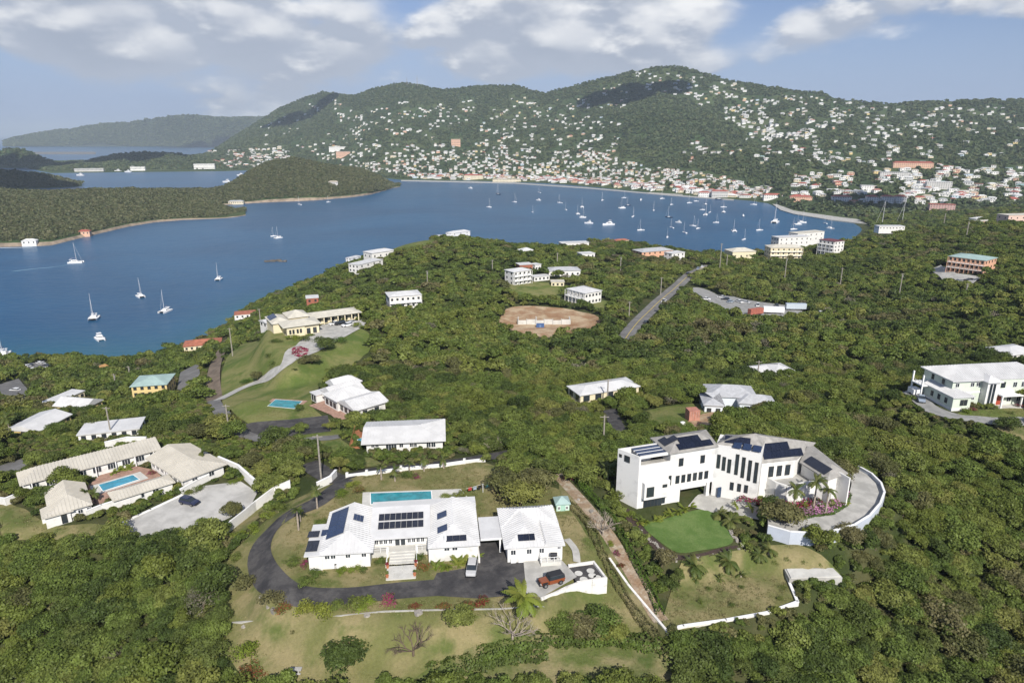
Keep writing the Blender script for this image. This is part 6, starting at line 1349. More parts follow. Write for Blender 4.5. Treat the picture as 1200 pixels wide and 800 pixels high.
def bare_tree(px, py, h, label, seed, mat=BARKP, spread=.75):
    g = random.Random(seed); p = hit(px, py); t = thing('bare_tree', label, 'tree', p); m = MB(); tk = MB()
    tk.tube([(0, 0, -.5), (.1, 0, h*.16), (.15, .1, h*.3)], [.22, .18, .15], 6)
    def grow(a, d, L, r, k):
        b = a+d*L; m.tube([a, (a+b)/2+Vector((g.uniform(-.1, .1), g.uniform(-.1, .1), g.uniform(-.05, .1)))*L, b], [r, r*.8, r*.6], 4, False)
        if k:
            for i in range(3 if k > 1 else 4):
                dd = (d+Vector((g.uniform(-1, 1), g.uniform(-1, 1), g.uniform(-.35, .7)))*spread).normalized(); grow(a+(b-a)*g.uniform(.55, 1), dd, L*g.uniform(.55, .82), r*.58, k-1)
    for i in range(6):
        a = i*1.05+g.uniform(-.3, .3); grow(Vector((.1, .05, h*g.uniform(.15, .3))), Vector((math.cos(a), math.sin(a), g.uniform(.35, 1.1))).normalized(), h*.36, .10, 3)
    tk.build('trunk', mat, t); m.build('branches', mat, t); return t
def hedge(pts, w, h, mat, label, name='hedge', dens=26, leaf=.13, wob=.12, world=False):
    W = [hit(*q) for q in pts]; g = np.random.default_rng(len(pts)*7+int(pts[0][0]))
    L_ = [np.linalg.norm((W[i+1]-W[i])[:2]) for i in range(len(W)-1)]; n = int(sum(L_)*(w+2*h)*dens)
    tt = g.choice(len(L_), n, p=np.array(L_)/sum(L_)); f = g.random(n); Wa = np.array(W)
    c = Wa[tt]*(1-f[:, None])+Wa[tt+1]*f[:, None]; d = (Wa[tt+1]-Wa[tt])[:, :2]; d /= np.linalg.norm(d, axis=1)[:, None]
    th = g.uniform(-.15, math.pi+.15, n); rr = g.uniform(.8, 1.06, n)+wob*2*fbm(c[:, 0]/1.1, c[:, 1]/1.1, 3, 4)
    off = np.sign(np.cos(th))*np.abs(np.cos(th))**.55*w/2*rr; zz = np.maximum(np.abs(np.sin(th))**.55*h*rr, .05)
    P = np.stack([c[:, 0]-d[:, 1]*off, c[:, 1]+d[:, 0]*off, HV(c[:, 0], c[:, 1])+zz], 1)
    N = np.stack([-d[:, 1]*np.cos(th), d[:, 0]*np.cos(th), np.sin(th)], 1)*.8+g.normal(size=(n, 3))*.45; N /= np.linalg.norm(N, axis=1)[:, None]
    a = np.cross(N, g.normal(size=(n, 3))); a /= np.linalg.norm(a, axis=1)[:, None]; b = np.cross(N, a); s = leaf*g.uniform(.6, 1.3, n)[:, None]
    V = np.stack([P-a*s, P+b*s*.8, P+a*s, P-b*s*.8], 1).reshape(-1, 3)-W[0]
    o = link(name, fast_mesh(name, V, np.arange(4*n).reshape(-1, 4), mat)); o.location = tuple(map(float, W[0])); return tag(o, label, 'hedge')
def flower_bed(pix, mats, label, h=.5, dens=9, leaf=.16, z=None, name='flower_bed'):
    W = [hit(*q) if z is None else at(*q, z) for q in pix]; c = sum(W)/len(W); P2 = [(q[0], q[1]) for q in W]; A = np.array(P2); g = np.random.default_rng(int(pix[0][0])); area = (A[:, 0].max()-A[:, 0].min())*(A[:, 1].max()-A[:, 1].min()); n = int(area*dens*4)
    x = g.uniform(A[:, 0].min(), A[:, 0].max(), n); y = g.uniform(A[:, 1].min(), A[:, 1].max(), n); k = seg_dist(x, y, P2) < 0; x, y = x[k], y[k]; n = len(x)
    zz = (HV(x, y) if z is None else np.full(n, float(z)))+np.abs(fbm(x*1.3, y*1.3, 3, 5)+.5)*h*g.uniform(.5, 1.1, n); N = g.normal(size=(n, 3))*.5+np.array((0, -.2, 1)); N /= np.linalg.norm(N, axis=1)[:, None]
    a = np.cross(N, g.normal(size=(n, 3))); a /= np.linalg.norm(a, axis=1)[:, None]; b = np.cross(N, a); s = leaf*g.uniform(.6, 1.3, n)[:, None]; P = np.stack([x, y, zz], 1)-c
    V = np.stack([P-a*s, P+b*s*.8, P+a*s, P-b*s*.8], 1).reshape(-1, 3); me = fast_mesh(name, V, np.arange(4*n).reshape(-1, 4), mats)
    if len(mats) > 1: me.polygons.foreach_set('material_index', (g.random(n)*len(mats)).astype(np.int32))
    o = link(name, me); o.location = tuple(map(float, c)); return tag(o, label, 'flower bed')
# --- plants at the solar panelled bungalow
palm(350, 621, 4.4, 1.7, 13, 'slender palm inside the driveway bend, the one nearest the bungalow'); palm(372, 596, 4.2, 1.7, 13, 'slender palm inside the driveway bend, farther up the drive'); palm(352, 611, 2.6, 1.2, 11, 'short slender palm behind the nearest driveway palm')
palm(613, 722, 3.6, 3.6, 18, 'big yellow green coconut palm below the forecourt', 'lime', 'coconut_palm', tr=.25)
for x, y, s in ((511,666,1.9),(524,664,2.1),(536,662,2.2),(547,659,2.3),(556,656,2.2)): palm(x, y, .1, s, 15, 'lime green areca clump under the right wing of the bungalow', 'lime', 'areca_clump', group='areca clumps before the bungalow')
for x, y, r_, h_, mt, lb in ((360,686,1.5,1.7,F_MID,'round green shrub at the drive side of the front lawn'),(372,677,1.5,1.8,F_MID,'round green shrub against the left wing wall'),(400,672,1.2,1.2,F_LIME,'lime shrub under the left wing windows, left one'),(414,671,1.2,1.2,F_LIME,'lime shrub under the left wing windows, right one'),(427,670,.9,1.0,F_MID,'small green shrub at the left wing corner'),(447,661,1.0,1.5,F_MID,'upright green shrub left of the front steps'),(491,657,1.1,1.5,F_MID,'upright green shrub right of the front steps'),(496,668,1.3,1.0,F_RUSSET,'round russet shrub beside the walkway'),(341,661,1.7,1.0,F_MID,'low dark shrub alone on the front lawn'),(358,664,.9,1.6,F_PINK,'magenta bougainvillea at the left wing corner'),(290,690,2.2,2.6,F_OLIVE,'scraggy olive shrub outside the drive bend'),(318,706,2.4,2.2,F_OLIVE,'brown green shrub below the drive bend'),(335,713,1.8,1.2,F_RUSSET,'dry brown shrub below the drive'),(275,655,1.6,1.0,F_MID,'low shrub beside the white boundary wall'),
    (282,628,1.5,1.3,F_LIME,'lime shrub cluster against the boundary wall'),(296,622,1.6,1.4,F_LIME,'second lime shrub cluster along the boundary wall'),(312,608,1.5,1.6,F_LIME,'bright shrub where the drive meets the wall'),(330,598,1.6,1.8,F_LIGHT,'leafy bright bush beside the drive under the tall trees'),(420,580,1.2,2.2,F_RUSSET,'tall russet bush at the pool corner'),(400,580,1.6,1.4,F_LIME,'lime bush along the upper drive, lower one'),(412,571,1.6,1.3,F_LIME,'lime bush along the upper drive, upper one'),(378,618,1.5,2.0,F_MID,'bush behind the left wing'),(524,584,1.3,1.2,F_LIME,'lime bush right of the long pool'),(541,584,1.7,2.0,F_LIGHT,'light green bush at the pool terrace end'),(487,559,1.2,.9,F_PINK,'round magenta shrub on the back lawn'),(455,708,1.6,1.7,F_PINK,'magenta bougainvillea below the driveway'),(487,712,1.1,1.0,F_RED,'dark red shrub below the driveway'),(518,713,1.1,.9,F_RUSSET,'dull brown shrub by the kerb wall'),(548,712,1.6,1.3,F_RUSSET,'orange croton shrub at the forecourt edge'),(563,710,1.5,1.3,F_RED,'red croton shrub at the forecourt edge'),
    (360,717,1.9,1.8,F_LIME,'lime bank shrub below the drive, first from the left'),(378,720,2.0,2.0,F_LIME,'lime bank shrub below the drive, second from the left'),(398,714,1.5,1.5,F_MID,'green bank shrub below the drive, third from the left'),(417,713,2.0,1.9,F_LIGHT,'light green bank shrub below the drive, fourth from the left'),(430,711,1.7,1.8,F_LIME,'lime bank shrub below the drive, fifth from the left'),(290,768,2.2,2.4,F_LIME,'bright green bush on the lower lawn'),(300,790,2.2,1.2,F_RUSSET,'dead brown bush at the bottom of the lower lawn'),(345,742,.7,.8,F_OLIVE,'small dry bush on the lower lawn'),(700,676,1.6,1.2,F_OLIVE,'dry shrub behind the terrace wall'),(668,560,1.8,1.0,F_PINK,'purple shrub at the head of the rubble path')): shrub(x, y, r_, h_, mt, lb)
gtree(543, 735, 2.6, 3.6, 1, 'leafy young tree on the lower lawn by the kerb wall', trunk=.5); gtree(408, 782, 3.2, 4.2, 0, 'dense round dark tree at the bottom of the lower lawn', trunk=.4)
bare_tree(484, 770, 5.6, 'leafless spreading tree on the lower lawn, left one', 5, BARK); bare_tree(600, 752, 6.2, 'leafless pale tree on the lower lawn, right one', 9); bare_tree(706, 628, 5.0, 'leafless tree leaning beside the rubble path', 14, BARKP, .85); bare_tree(577, 528, 4.2, 'leafless tree behind the street wall', 21, BARKP)
gtree(610, 592, 4.0, 5.4, 2, 'big light green tree behind the annex', trunk=.5); gtree(590, 578, 3.6, 4.6, 3, 'wide olive tree left of the big light green one', trunk=.8); gtree(632, 578, 4.2, 5.6, 3, 'broad brownish tree right of the big light green one', trunk=.8); gtree(604, 562, 3.6, 4.8, 1, 'dark tree behind the annex trees', trunk=.8); gtree(640, 560, 3.4, 4.4, 0, 'dark tree at the head of the rubble path', trunk=.8)
gtree(700, 735, 3.2, 3.6, 1, 'dense scrub tree below the terrace wall, left of three', trunk=.2); gtree(680, 742, 3.2, 3.4, 3, 'dense scrub tree below the terrace wall, middle of three', trunk=.2); gtree(720, 748, 2.8, 3.0, 2, 'dense scrub tree below the terrace wall, right of three', trunk=.2); gtree(660, 738, 2.4, 2.6, 1, 'low scrub tree under the coconut palm', trunk=.2)
# --- hedges of the rubble path
hedge([(676,565),(692,582),(716,608),(730,632),(748,668),(765,700),(774,722)], 1.4, 1.3, F_HEDGE, 'clipped green hedge on the villa side of the rubble path')
hedge([(660,585),(690,615),(705,650),(725,690),(752,730),(770,752)], 1.6, 1.0, F_OLIVE, 'scruffy low hedge on the bungalow side of the rubble path', 'scrub_hedge', wob=.3)
hedge([(560,772),(640,752),(720,748),(775,760)], 3.2, 1.4, F_MID, 'ragged green hedge across the bottom slope', 'scrub_hedge', 18, .2, .35)
hedge([(500,792),(560,778),(640,766)], 3.6, 1.2, F_DARK, 'dark ragged hedge at the bottom edge', 'scrub_hedge', 16, .2, .35)
for x, y, mt, lb in ((722,650,F_PINK,'pink flowering shrub on the scruffy hedge'),(728,664,F_RED,'red flowering shrub on the scruffy hedge'),(716,640,F_LIME,'yellow green shrub on the scruffy hedge')): shrub(x, y, .9, .9, mt, lb)
# --- villa garden
for x, y, h_, lb in ((929,601,5.2,'left'),(953,596,6.0,'middle'),(967,603,5.4,'right')): palm(x, y, h_, 2.3, 15, 'tall palm before the curved white wall, %s of three' % lb, 'palm', z=69.2)
flower_bed([(885,601),(900,604),(940,606),(975,601),(992,590),(996,578),(990,572),(972,588),(940,596),(905,596)], [F_LILAC, F_LILAC, F_HEDGE], 'lilac flower bed along the curved drive', .7, 8, .16, 69.62); flower_bed([(862,588),(885,592),(905,598),(935,597),(965,590),(968,584),(930,590),(900,589),(868,583)], [F_PINK, F_RED, F_HEDGE], 'magenta flower strip against the curved white wall', 1.1, 8, .16, 69.3)
flower_bed([(900,605),(940,608),(978,603),(995,592),(999,578),(996,577),(990,588),(974,599),(940,603.5),(902,601)], [F_HEDGE], 'bright green grass edging of the curved drive', .25, 16, .12, 69.68, 'grass_edging')
for x, y, s, lb in ((986,590,1.9,'at the drive bend'),(978,594,1.8,'beside the right hand tall palm'),(984,584,1.9,'against the arm of the villa'),(940,592,1.5,'between the tall palms'),(862,592,1.2,'left end of the magenta strip'),(880,594,1.3,'second along the magenta strip'),(897,597,1.4,'third along the magenta strip'),(911,598,1.3,'fourth along the magenta strip')): palm(x, y, .1, s, 14, 'leafy palm clump %s' % lb, 'lime', 'palm_clump', z=69.3)
for x, y, s in ((748,612,1.7),(757,612,1.6),(767,611,1.6),(775,609,1.4)): palm(x, y, .1, s, 15, 'lime palm clump at the front left corner of the villa', 'lime', 'palm_clump', group='palm clumps at the villa corner')
for x, y, s in ((786,603,1.8),(794,600,1.9),(802,597,1.9),(809,594,1.6)): palm(x, y, .1, s, 15, 'lime palm clump between the villa door and courtyard', 'lime', 'palm_clump', group='palm clumps by the villa courtyard')
for x, y, h_, f_, lb in ((843,607,1.0,2.0,'upper'),(856,616,1.2,2.3,'lower')): palm(x, y, h_, f_, 20, 'round date palm at the lawn edge, %s of two' % lb, 'palm', 'date_palm', tr=.3)
for x, y, h_, f_, lb in ((814,672,1.6,2.6,'first from the left'),(853,667,1.7,2.7,'second from the left'),(890,656,1.3,1.9,'third from the left'),(901,651,1.3,1.9,'fourth from the left')): palm(x, y, h_, f_, 20, 'date palm below the green lawn, %s' % lb, 'palm', 'date_palm', tr=.28)
for x, y, lb in ((815,681,'left'),(843,680,'middle'),(868,676,'right')): palm(x, y, .5, 1.3, 11, 'young palm on the terraced lawn, %s of three' % lb, 'palm', 'young_palm', tr=.16)
for x, y in ((830,691),(870,690),(919,690),(820,706),(858,710),(915,703),(909,660),(923,656),(941,660),(960,663)): shrub(x, y, .75, .8, F_MID, 'small sapling planted on the terraced lawn', 'sapling', 'saplings on the terraced lawn', 'sapling', 200)
gtree(920, 622, 4.2, 5.4, 3, 'dark leafy tree before the raised drive', trunk=1.2); gtree(905, 614, 3.0, 4.4, 0, 'dark tree half behind the leafy tree at the drive', trunk=1.2); gtree(775, 668, 2.2, 4.4, 3, 'olive tree at the left edge of the terraced lawn', trunk=.8); gtree(783, 690, 1.8, 2.6, 0, 'small dark tree beside the hedge end', trunk=.6); gtree(794, 692, 1.5, 2.6, 0, 'thin stemmed young tree on the terraced lawn', trunk=2.0)
flower_bed([(870,628),(884,632),(884,645),(872,648),(866,640)], [F_WHITE, F_MID], 'white flowering shrubs at the lawn corner', .9, 8, .16)
st_ = MB(); g = random.Random(8)
for (x0, y0), (x1, y1) in (((744,618),(770,640)),((770,640),(796,657)),((796,657),(868,644)),((866,636),(856,622))):
    for i in range(34):
        f = g.random(); p = hit(x0+(x1-x0)*f+g.uniform(-2.5, 2.5), y0+(y1-y0)*f+g.uniform(-1.5, 1.5)); r_ = g.uniform(.12, .32); st_.prism([(p[0]+r_*g.uniform(.6, 1.1)*math.cos(t), p[1]+r_*g.uniform(.6, 1.1)*math.sin(t)) for t in np.linspace(0, 6.28, 7)[:-1]], p[2]-.1, p[2]+r_*.9)
tag(st_.build('border_stones', STONE), 'grey stones edging the mulch bed', None, None, 'stuff')
for x, y, h_, f_, lb in ((712,565,3.2,2.2,'nearest the hedge'),(724,560,3.8,2.4,'nearest the villa wall'),(705,556,2.6,2.0,'farthest left')): palm(x, y, h_, f_, 15, 'palm in the side garden left of the villa, %s' % lb, 'palm')
shrub(723, 588, 2.1, 2.6, F_LIGHT, 'big round shrub against the shaded villa side'); shrub(700, 570, 1.8, 1.6, F_MID, 'green shrub in the side garden by the hedge'); shrub(735, 606, 1.4, 1.2, F_LIME, 'lime shrub at the villa corner path')
# --- tan compound
for x, y, h_, f_, lb in ((103,590,3.0,1.7,'left'),(112,588,2.2,1.6,'right')): palm(x, y, h_, f_, 22, 'shaggy fan palm beside the tan cottage, %s of two' % lb, 'palm', 'fan_palm', tr=.25)
for x, y, s in ((140,552,1.9),(151,549,2.0),(133,555,1.4)): palm(x, y, .3, s, 16, 'leafy palm behind the courtyard pool', 'lime', 'palm_clump', group='palms behind the courtyard pool')
palm(12, 508, 5.5, 3.0, 18, 'tall coconut palm at the left edge of the picture', 'palm', 'coconut_palm'); palm(85, 492, 3.6, 2.8, 18, 'coconut palm between the white roofs', 'palm', 'coconut_palm'); palm(240, 548, 4.2, 2.0, 14, 'slim palm behind the stepped court wall', 'palm')
for x, y, r_, h_, k, lb in ((276,605,3.4,4.6,3,'sparse olive tree standing in the concrete court'),(326,572,3.6,5.2,1,'tall bushy tree at the drive gate'),(312,560,3.8,5.4,2,'broad bright tree behind the court wall'),(292,548,4.0,5.0,3,'broad olive tree behind the stepped wall'),(270,540,3.8,4.8,1,'green tree behind the guest house, right one'),(250,533,3.4,4.4,0,'green tree behind the guest house, left one'),(345,545,3.2,4.6,0,'dark tree beside the street gate'),(165,594,1.5,2.0,2,'light tree beside the pool house'),(15,575,2.8,3.4,1,'round tree at the left lawn wall'),(30,560,2.2,2.8,1,'tree at the corner of the long house'),(65,545,3.2,4.6,0,'dark tree behind the long house, left one'),(95,537,3.2,4.6,1,'green tree behind the long house, right one'),(40,545,3.6,5.0,1,'tall tree by the street end')): gtree(x, y, r_*.78, h_*.72, k, lb, trunk=.6)
for x, y, r_, h_, mt, lb in ((146,607,1.0,.8,F_PINK,'magenta shrub by the court kerb, left one'),(131,612,1.0,.8,F_PINK,'magenta shrub by the court kerb, lower one'),(178,555,1.2,.8,F_PINK,'pink bed beside the courtyard pool'),(155,600,1.3,1.2,F_OLIVE,'brown shrub by the court kerb'),(195,585,1.5,1.2,F_LIME,'lime shrub at the pool house corner'),(222,578,1.6,1.0,F_MID,'green hedge shrub behind the blue car'),(232,574,1.4,1.0,F_MID,'green hedge shrub at the entrance wall'),(274,566,1.3,1.0,F_LIME,'clipped lime shrub at the court head, left one'),(283,562,1.3,1.0,F_LIME,'clipped lime shrub at the court head, right one'),(208,628,1.6,1.4,F_LIME,'lime palm like shrub at the court bottom edge'),(234,630,1.6,1.3,F_LIGHT,'light shrub at the court bottom corner'),(60,600,1.1,.8,F_LIME,'round lime shrub by the cottage')): shrub(x, y, r_, h_, mt, lb)
# --- mansion slope and street
flower_bed([(343,408),(352,407),(362,410),(360,416),(351,420),(342,416)], [F_RED, F_PINK, F_RED], 'heart shaped red flower bed in the mansion forecourt', .5, 40, .34)
for x, y, r_, h_, mt, lb in ((399,402,3.0,2.6,F_HEDGE,'round clipped bush right of the forecourt'),(340,398,2.2,2.0,F_LIME,'lime bush below the mansion wall, left one'),(347,398,2.2,2.0,F_LIME,'lime bush below the mansion wall, right one'),(358,400,2.6,2.6,F_DARK,'dark round bush below the mansion corner'),(364,394,1.8,1.4,F_LIME,'yellow bush beside the mansion porch'),(322,402,2.6,1.8,F_MID,'green bush on the slope left of the mansion'),(317,420,3.0,2.2,F_MID,'bush row on the slope below the forecourt, upper'),(322,430,2.6,2.0,F_MID,'bush row on the slope below the forecourt, lower'),(288,450,2.4,2.2,F_HEDGE,'bright round bush on the open green slope'),(346,434,1.2,.9,F_DARK,'small dark bush beside the mansion drive'),(352,482,1.8,2.4,F_MID,'bush beside the small pool'),(418,384,2.2,2.4,F_LIME,'yellow green bush at the parked cars')): shrub(x, y, r_, h_, mt, lb)
gtree(381, 410, 4.6, 4.4, 0, 'spreading dark tree below the forecourt', trunk=1.0); gtree(366, 428, 4.4, 3.6, 3, 'spreading thin tree on the green slope', trunk=1.0); gtree(302, 448, 2.6, 4.0, 3, 'sparse tree on the lower green slope', trunk=1.0)
for x, y, r_, h_, k, lb in ((330,512,2.4,3.6,1,'slim tree on the terrace bank, left one'),(352,508,2.6,3.8,1,'slim tree on the terrace bank, right one'),(388,505,2.6,3.4,2,'bright tree below the red patio'),(342,535,3.4,4.4,3,'olive tree by the lane bend'),(405,540,3.4,4.4,1,'bushy tree behind the street wall, left one'),(420,548,3.2,4.2,0,'bushy tree behind the street wall, middle one'),(398,552,3.0,4.4,2,'bright tree beside the street gate')): gtree(x, y, r_*.8, h_*.8, k, lb, trunk=.6)
for x, y, h_, lb in ((447,562,3.2,'first'),(463,564,2.8,'second'),(480,554,2.6,'third'),(497,552,3.0,'fourth'),(520,549,2.4,'fifth')): palm(x, y, h_, 1.7, 13, 'small palm along the street wall, %s from the left' % lb, 'palm')
shrub(500, 545, 1.8, 1.6, F_OLIVE, 'olive shrub before the long bungalow'); shrub(476, 560, 2.0, 1.4, F_MID, 'green shrub inside the street wall')
shrub(1132, 484, 1.6, 1.4, F_LIME, 'lime shrub under the pale green house wall'); shrub(1140, 481, 1.2, 1.1, F_PINK, 'pink shrub at the pale green house corner'); shrub(1194, 477, 1.0, 1.2, F_PINK, 'pink shrub right of the red door'); palm(1186, 486, .3, 1.3, 12, 'small palm before the red door', 'palm', 'young_palm'); gtree(1178, 505, 2.8, 4.0, 0, 'dark tree on the bank below the gravel drive', trunk=.6)
# ------------------------------------------------------------------ vehicles
def car_parts(kind):
    P = []
    def loft(secs):
        m = MB(); vs = []
        for y, z0, z1, hw in secs: vs += [(-hw*.92, y, z0), (-hw, y, (z0+z1)/2), (-hw*.94, y, z1), (hw*.94, y, z1), (hw, y, (z0+z1)/2), (hw*.92, y, z0)]
        n = len(secs); m.add(vs, [(i*6+j, i*6+(j+1) % 6, (i+1)*6+(j+1) % 6, (i+1)*6+j) for i in range(n-1) for j in range(6)]+[tuple(range(6))[::-1], tuple(range((n-1)*6, n*6))]); return m
    def cab(y0, y1, t0, t1, zb, zt, hb, ht): return MB().add([(-hb, y0, zb), (hb, y0, zb), (hb, y1, zb), (-hb, y1, zb), (-ht, t0, zt), (ht, t0, zt), (ht, t1, zt), (-ht, t1, zt)], [(4, 5, 6, 7), (0, 1, 5, 4), (1, 2, 6, 5), (2, 3, 7, 6), (3, 0, 4, 7)])
    if kind == 'jeep':
        P.append(('body', loft([(-2.1,.45,1.1,.85),(-1.9,.4,1.15,.9),(.7,.4,1.15,.9),(.8,.45,1.12,.72),(2.0,.5,1.08,.68),(2.1,.6,1.0,.64)]), 0)); P.append(('fender', MB().box(-.95,-.68,.95,1.95,.85,.95).box(.68,.95,.95,1.95,.85,.95), 1)); P.append(('window', cab(-2.0,.75,-1.95,.5,1.15,1.72,.86,.74), 2)); P.append(('roof', cab(-2.0,.55,-1.9,.45,1.72,1.84,.78,.72), 1)); P.append(('bumper', MB().box(-.8,.8,2.1,2.3,.5,.7), 1)); P.append(('spare_wheel', MB().tube([(0,-2.12,.95),(0,-2.36,.95)], .37, 12), 1)); zz, wy, wr = .4, (-1.35, 1.4), .42
    elif kind == 'suv':
        P.append(('body', loft([(-2.2,.5,.95,.78),(-2.1,.35,1.05,.88),(-.8,.3,1.06,.92),(.9,.3,1.04,.92),(1.9,.35,.95,.88),(2.25,.45,.78,.76)]), 0)); P.append(('window', cab(-2.0,1.15,-1.75,.35,1.04,1.58,.84,.68), 2)); P.append(('roof', cab(-1.82,.42,-1.6,.25,1.57,1.66,.70,.62), 0)); P.append(('bumper', MB().box(-.8,.8,2.2,2.32,.42,.62), 1)); zz, wy, wr = .36, (-1.35, 1.35), .36
    elif kind == 'sedan':
        P.append(('body', loft([(-2.25,.5,.86,.76),(-2.1,.35,.95,.86),(-1.0,.28,.97,.9),(.9,.28,.94,.9),(1.9,.32,.84,.86),(2.25,.42,.68,.74)]), 0)); P.append(('window', cab(-1.65,1.15,-1.0,.3,.95,1.38,.8,.62), 2)); P.append(('roof', cab(-1.08,.38,-.95,.2,1.37,1.44,.64,.56), 0)); zz, wy, wr = .33, (-1.35, 1.4), .33
    elif kind == 'pickup':
        P.append(('body', loft([(-2.7,.5,.95,.85),(-2.6,.4,1.0,.9),(.6,.38,1.02,.92),(2.1,.42,.98,.9),(2.6,.5,.8,.8)]), 0)); P.append(('window', cab(-.6,1.3,-.4,.6,1.02,1.62,.82,.68), 2)); P.append(('roof', cab(-.45,.65,-.35,.5,1.61,1.7,.7,.64), 0)); P.append(('bed', MB().box(-.74,.74,-2.5,-.75,1.0,1.04), 1)); zz, wy, wr = .38, (-1.7, 1.6), .38
    for sx_ in (-1, 1):
        for y in wy: P.append(('wheel', (sx_*.82, y, zz), wr))
        P.append(('headlight', MB().box(sx_*.6-.14, sx_*.6+.14, wy[1]+.72, wy[1]+.86, zz+.28, zz+.42), 3)); P.append(('tail_light', MB().box(sx_*.66-.1, sx_*.66+.1, wy[0]-.88, wy[0]-.72, zz+.4, zz+.56), 4))
    return P
CARM = {}; LAMP = M('headlamp_glass', (.75, .75, .72), .2); TAIL = M('tail_lamp', (.35, .02, .02), .3); RIM = M('wheel_rim', (.4, .4, .41), .35, metal=.8)
def paint(n, c): return M('car_paint_'+n, c, .3, .04, 2, spec=.5, coat=.5)
def car(kind, col, px, py, rot, label, name=None, z=None, sc_=1.0, group=None, roofc=None):
    p = hit(px, py) if z is None else at(px, py, z); o = thing(name or {'suv': 'parked_car', 'sedan': 'parked_car', 'jeep': 'jeep', 'pickup': 'pickup_truck'}[kind], label, 'car', (p[0], p[1], p[2]+(.22 if z is None else 0)), rot, group); o.scale = (sc_,)*3
    if kind not in CARM: CARM[kind] = [(q[0], q[1].mesh(q[0], GLASS), q[2]) if not isinstance(q[1], tuple) else q for q in car_parts(kind)]
    mts = {0: col, 1: DARKM, 2: GLASS, 3: LAMP, 4: TAIL}
    for n, q, k in CARM[kind]:
        if n == 'wheel':
            key = ('wheel', k)
            if key not in CARM: CARM[key] = (MB().tube([(-.12, 0, 0), (.12, 0, 0)], k, 14).mesh('wheel', RUBBER), MB().tube([(-.13, 0, 0), (.13, 0, 0)], k*.55, 10).mesh('rim', RIM))
            w_ = link('wheel', CARM[key][0], o, q); link('rim', CARM[key][1], w_)
        else:
            key = (kind, n, k, mts[k].name)
            if key not in CARM: me = q.copy(); me.materials.clear(); me.materials.append(mts[k]); CARM[key] = me
            link(n, CARM[key], o)
    return o
SIL, BLU, ORG, WHT, BLK, GRY, REDP = paint('silver', (.50, .50, .50)), paint('blue', (.010, .016, .055)), paint('orange', (.23, .062, .020)), paint('white', (.78, .78, .78)), paint('black', (.015, .015, .018)), paint('blue_grey', (.28, .33, .40)), paint('red', (.35, .03, .03))
car('suv', SIL, 553, 669, math.pi-.05, 'silver hatchback parked nose out on the asphalt forecourt', z=68.25); car('jeep', ORG, 646, 683, 1.95, 'orange jeep with black roof on the concrete pad', z=68.28); car('suv', BLU, 222, 590, -1.9, 'dark blue car parked in the concrete court', z=62.15)
for x, y, c, k, lb in ((392,381,WHT,'sedan','white sedan parked leftmost before the mansion porch'),(399,381,BLK,'suv','black car parked before the mansion porch'),(407,383,WHT,'suv','white car parked in front of the mansion, right one'),(411,380,SIL,'sedan','silver car behind the white one at the mansion')): car(k, c, x, y, 2.3, lb, sc_=1.12)
car('pickup', GRY, 1079, 470, 2.7, 'blue grey pickup on the gravel drive'); o = thing('trailer', 'small white trailer behind the blue grey pickup', 'trailer', hit(1071, 462)); MB().box(-1.1, 1.1, -1.5, 1.5, .5, 1.9).build('box', HULLW, o); 
for sx_ in (-1, 1): MB().tube([(sx_*1.1-.1, 0, .35), (sx_*1.1+.1, 0, .35)], .35, 10).build('wheel', RUBBER, o)
for x, y, c, k, lb in ((778,354,WHT,'pickup','white pickup driving up the grey road'),(806,322,BLK,'suv','dark car near the top of the grey road'),(818,316,GRY,'suv','grey car at the ridge top of the road'),(823,314,WHT,'suv','white car at the ridge top of the road'),(757,379,BLK,'sedan','dark car low on the grey road')): car(k, c, x, y, -.5, lb, sc_=1.1)
for x, y, c in ((827,352,WHT),(850,352,BLK),(856,355,GRY),(866,355,WHT),(874,356,SIL),(888,359,WHT),(910,360,BLK),(846,350,WHT)): car('pickup' if c is WHT else 'suv', c, x, y, rg.uniform(0, 6), '%s vehicle parked in the gravel truck yard' % {'car_paint_white': 'white', 'car_paint_black': 'black', 'car_paint_blue_grey': 'blue grey', 'car_paint_silver': 'silver'}[c.name], sc_=1.1, group='vehicles in the truck yard')
for i, (x, y) in enumerate(((29,431),(33,430),(36,429.5),(38,434),(42,435.5),(44,438),(46,427),(50,427),(54,430),(55,433),(57,434),(48,438))): car('sedan' if i % 2 else 'suv', (WHT, SIL, BLK)[i % 3], x, y, 1.0, '%s car in the car park above the bay' % ('white', 'silver', 'black')[i % 3], sc_=1.15, group='cars in the car park')
for x, y, c, lb in ((18,459,WHT,'white car on the lane end at the far left'),(4,435,BLK,'black car among trees at the left edge'),(139,432,WHT,'white car beside the shore rocks'),(188,507,WHT,'white car behind the tan roofs'),(1135,330,BLK,'dark car on the drive of the peach building'),(1123,331,SIL,'silver car on the drive of the peach building'),(882,322,BLU,'blue car on the hidden lane in the right woods')): car('suv', c, x, y, 1.4, lb, sc_=1.1)
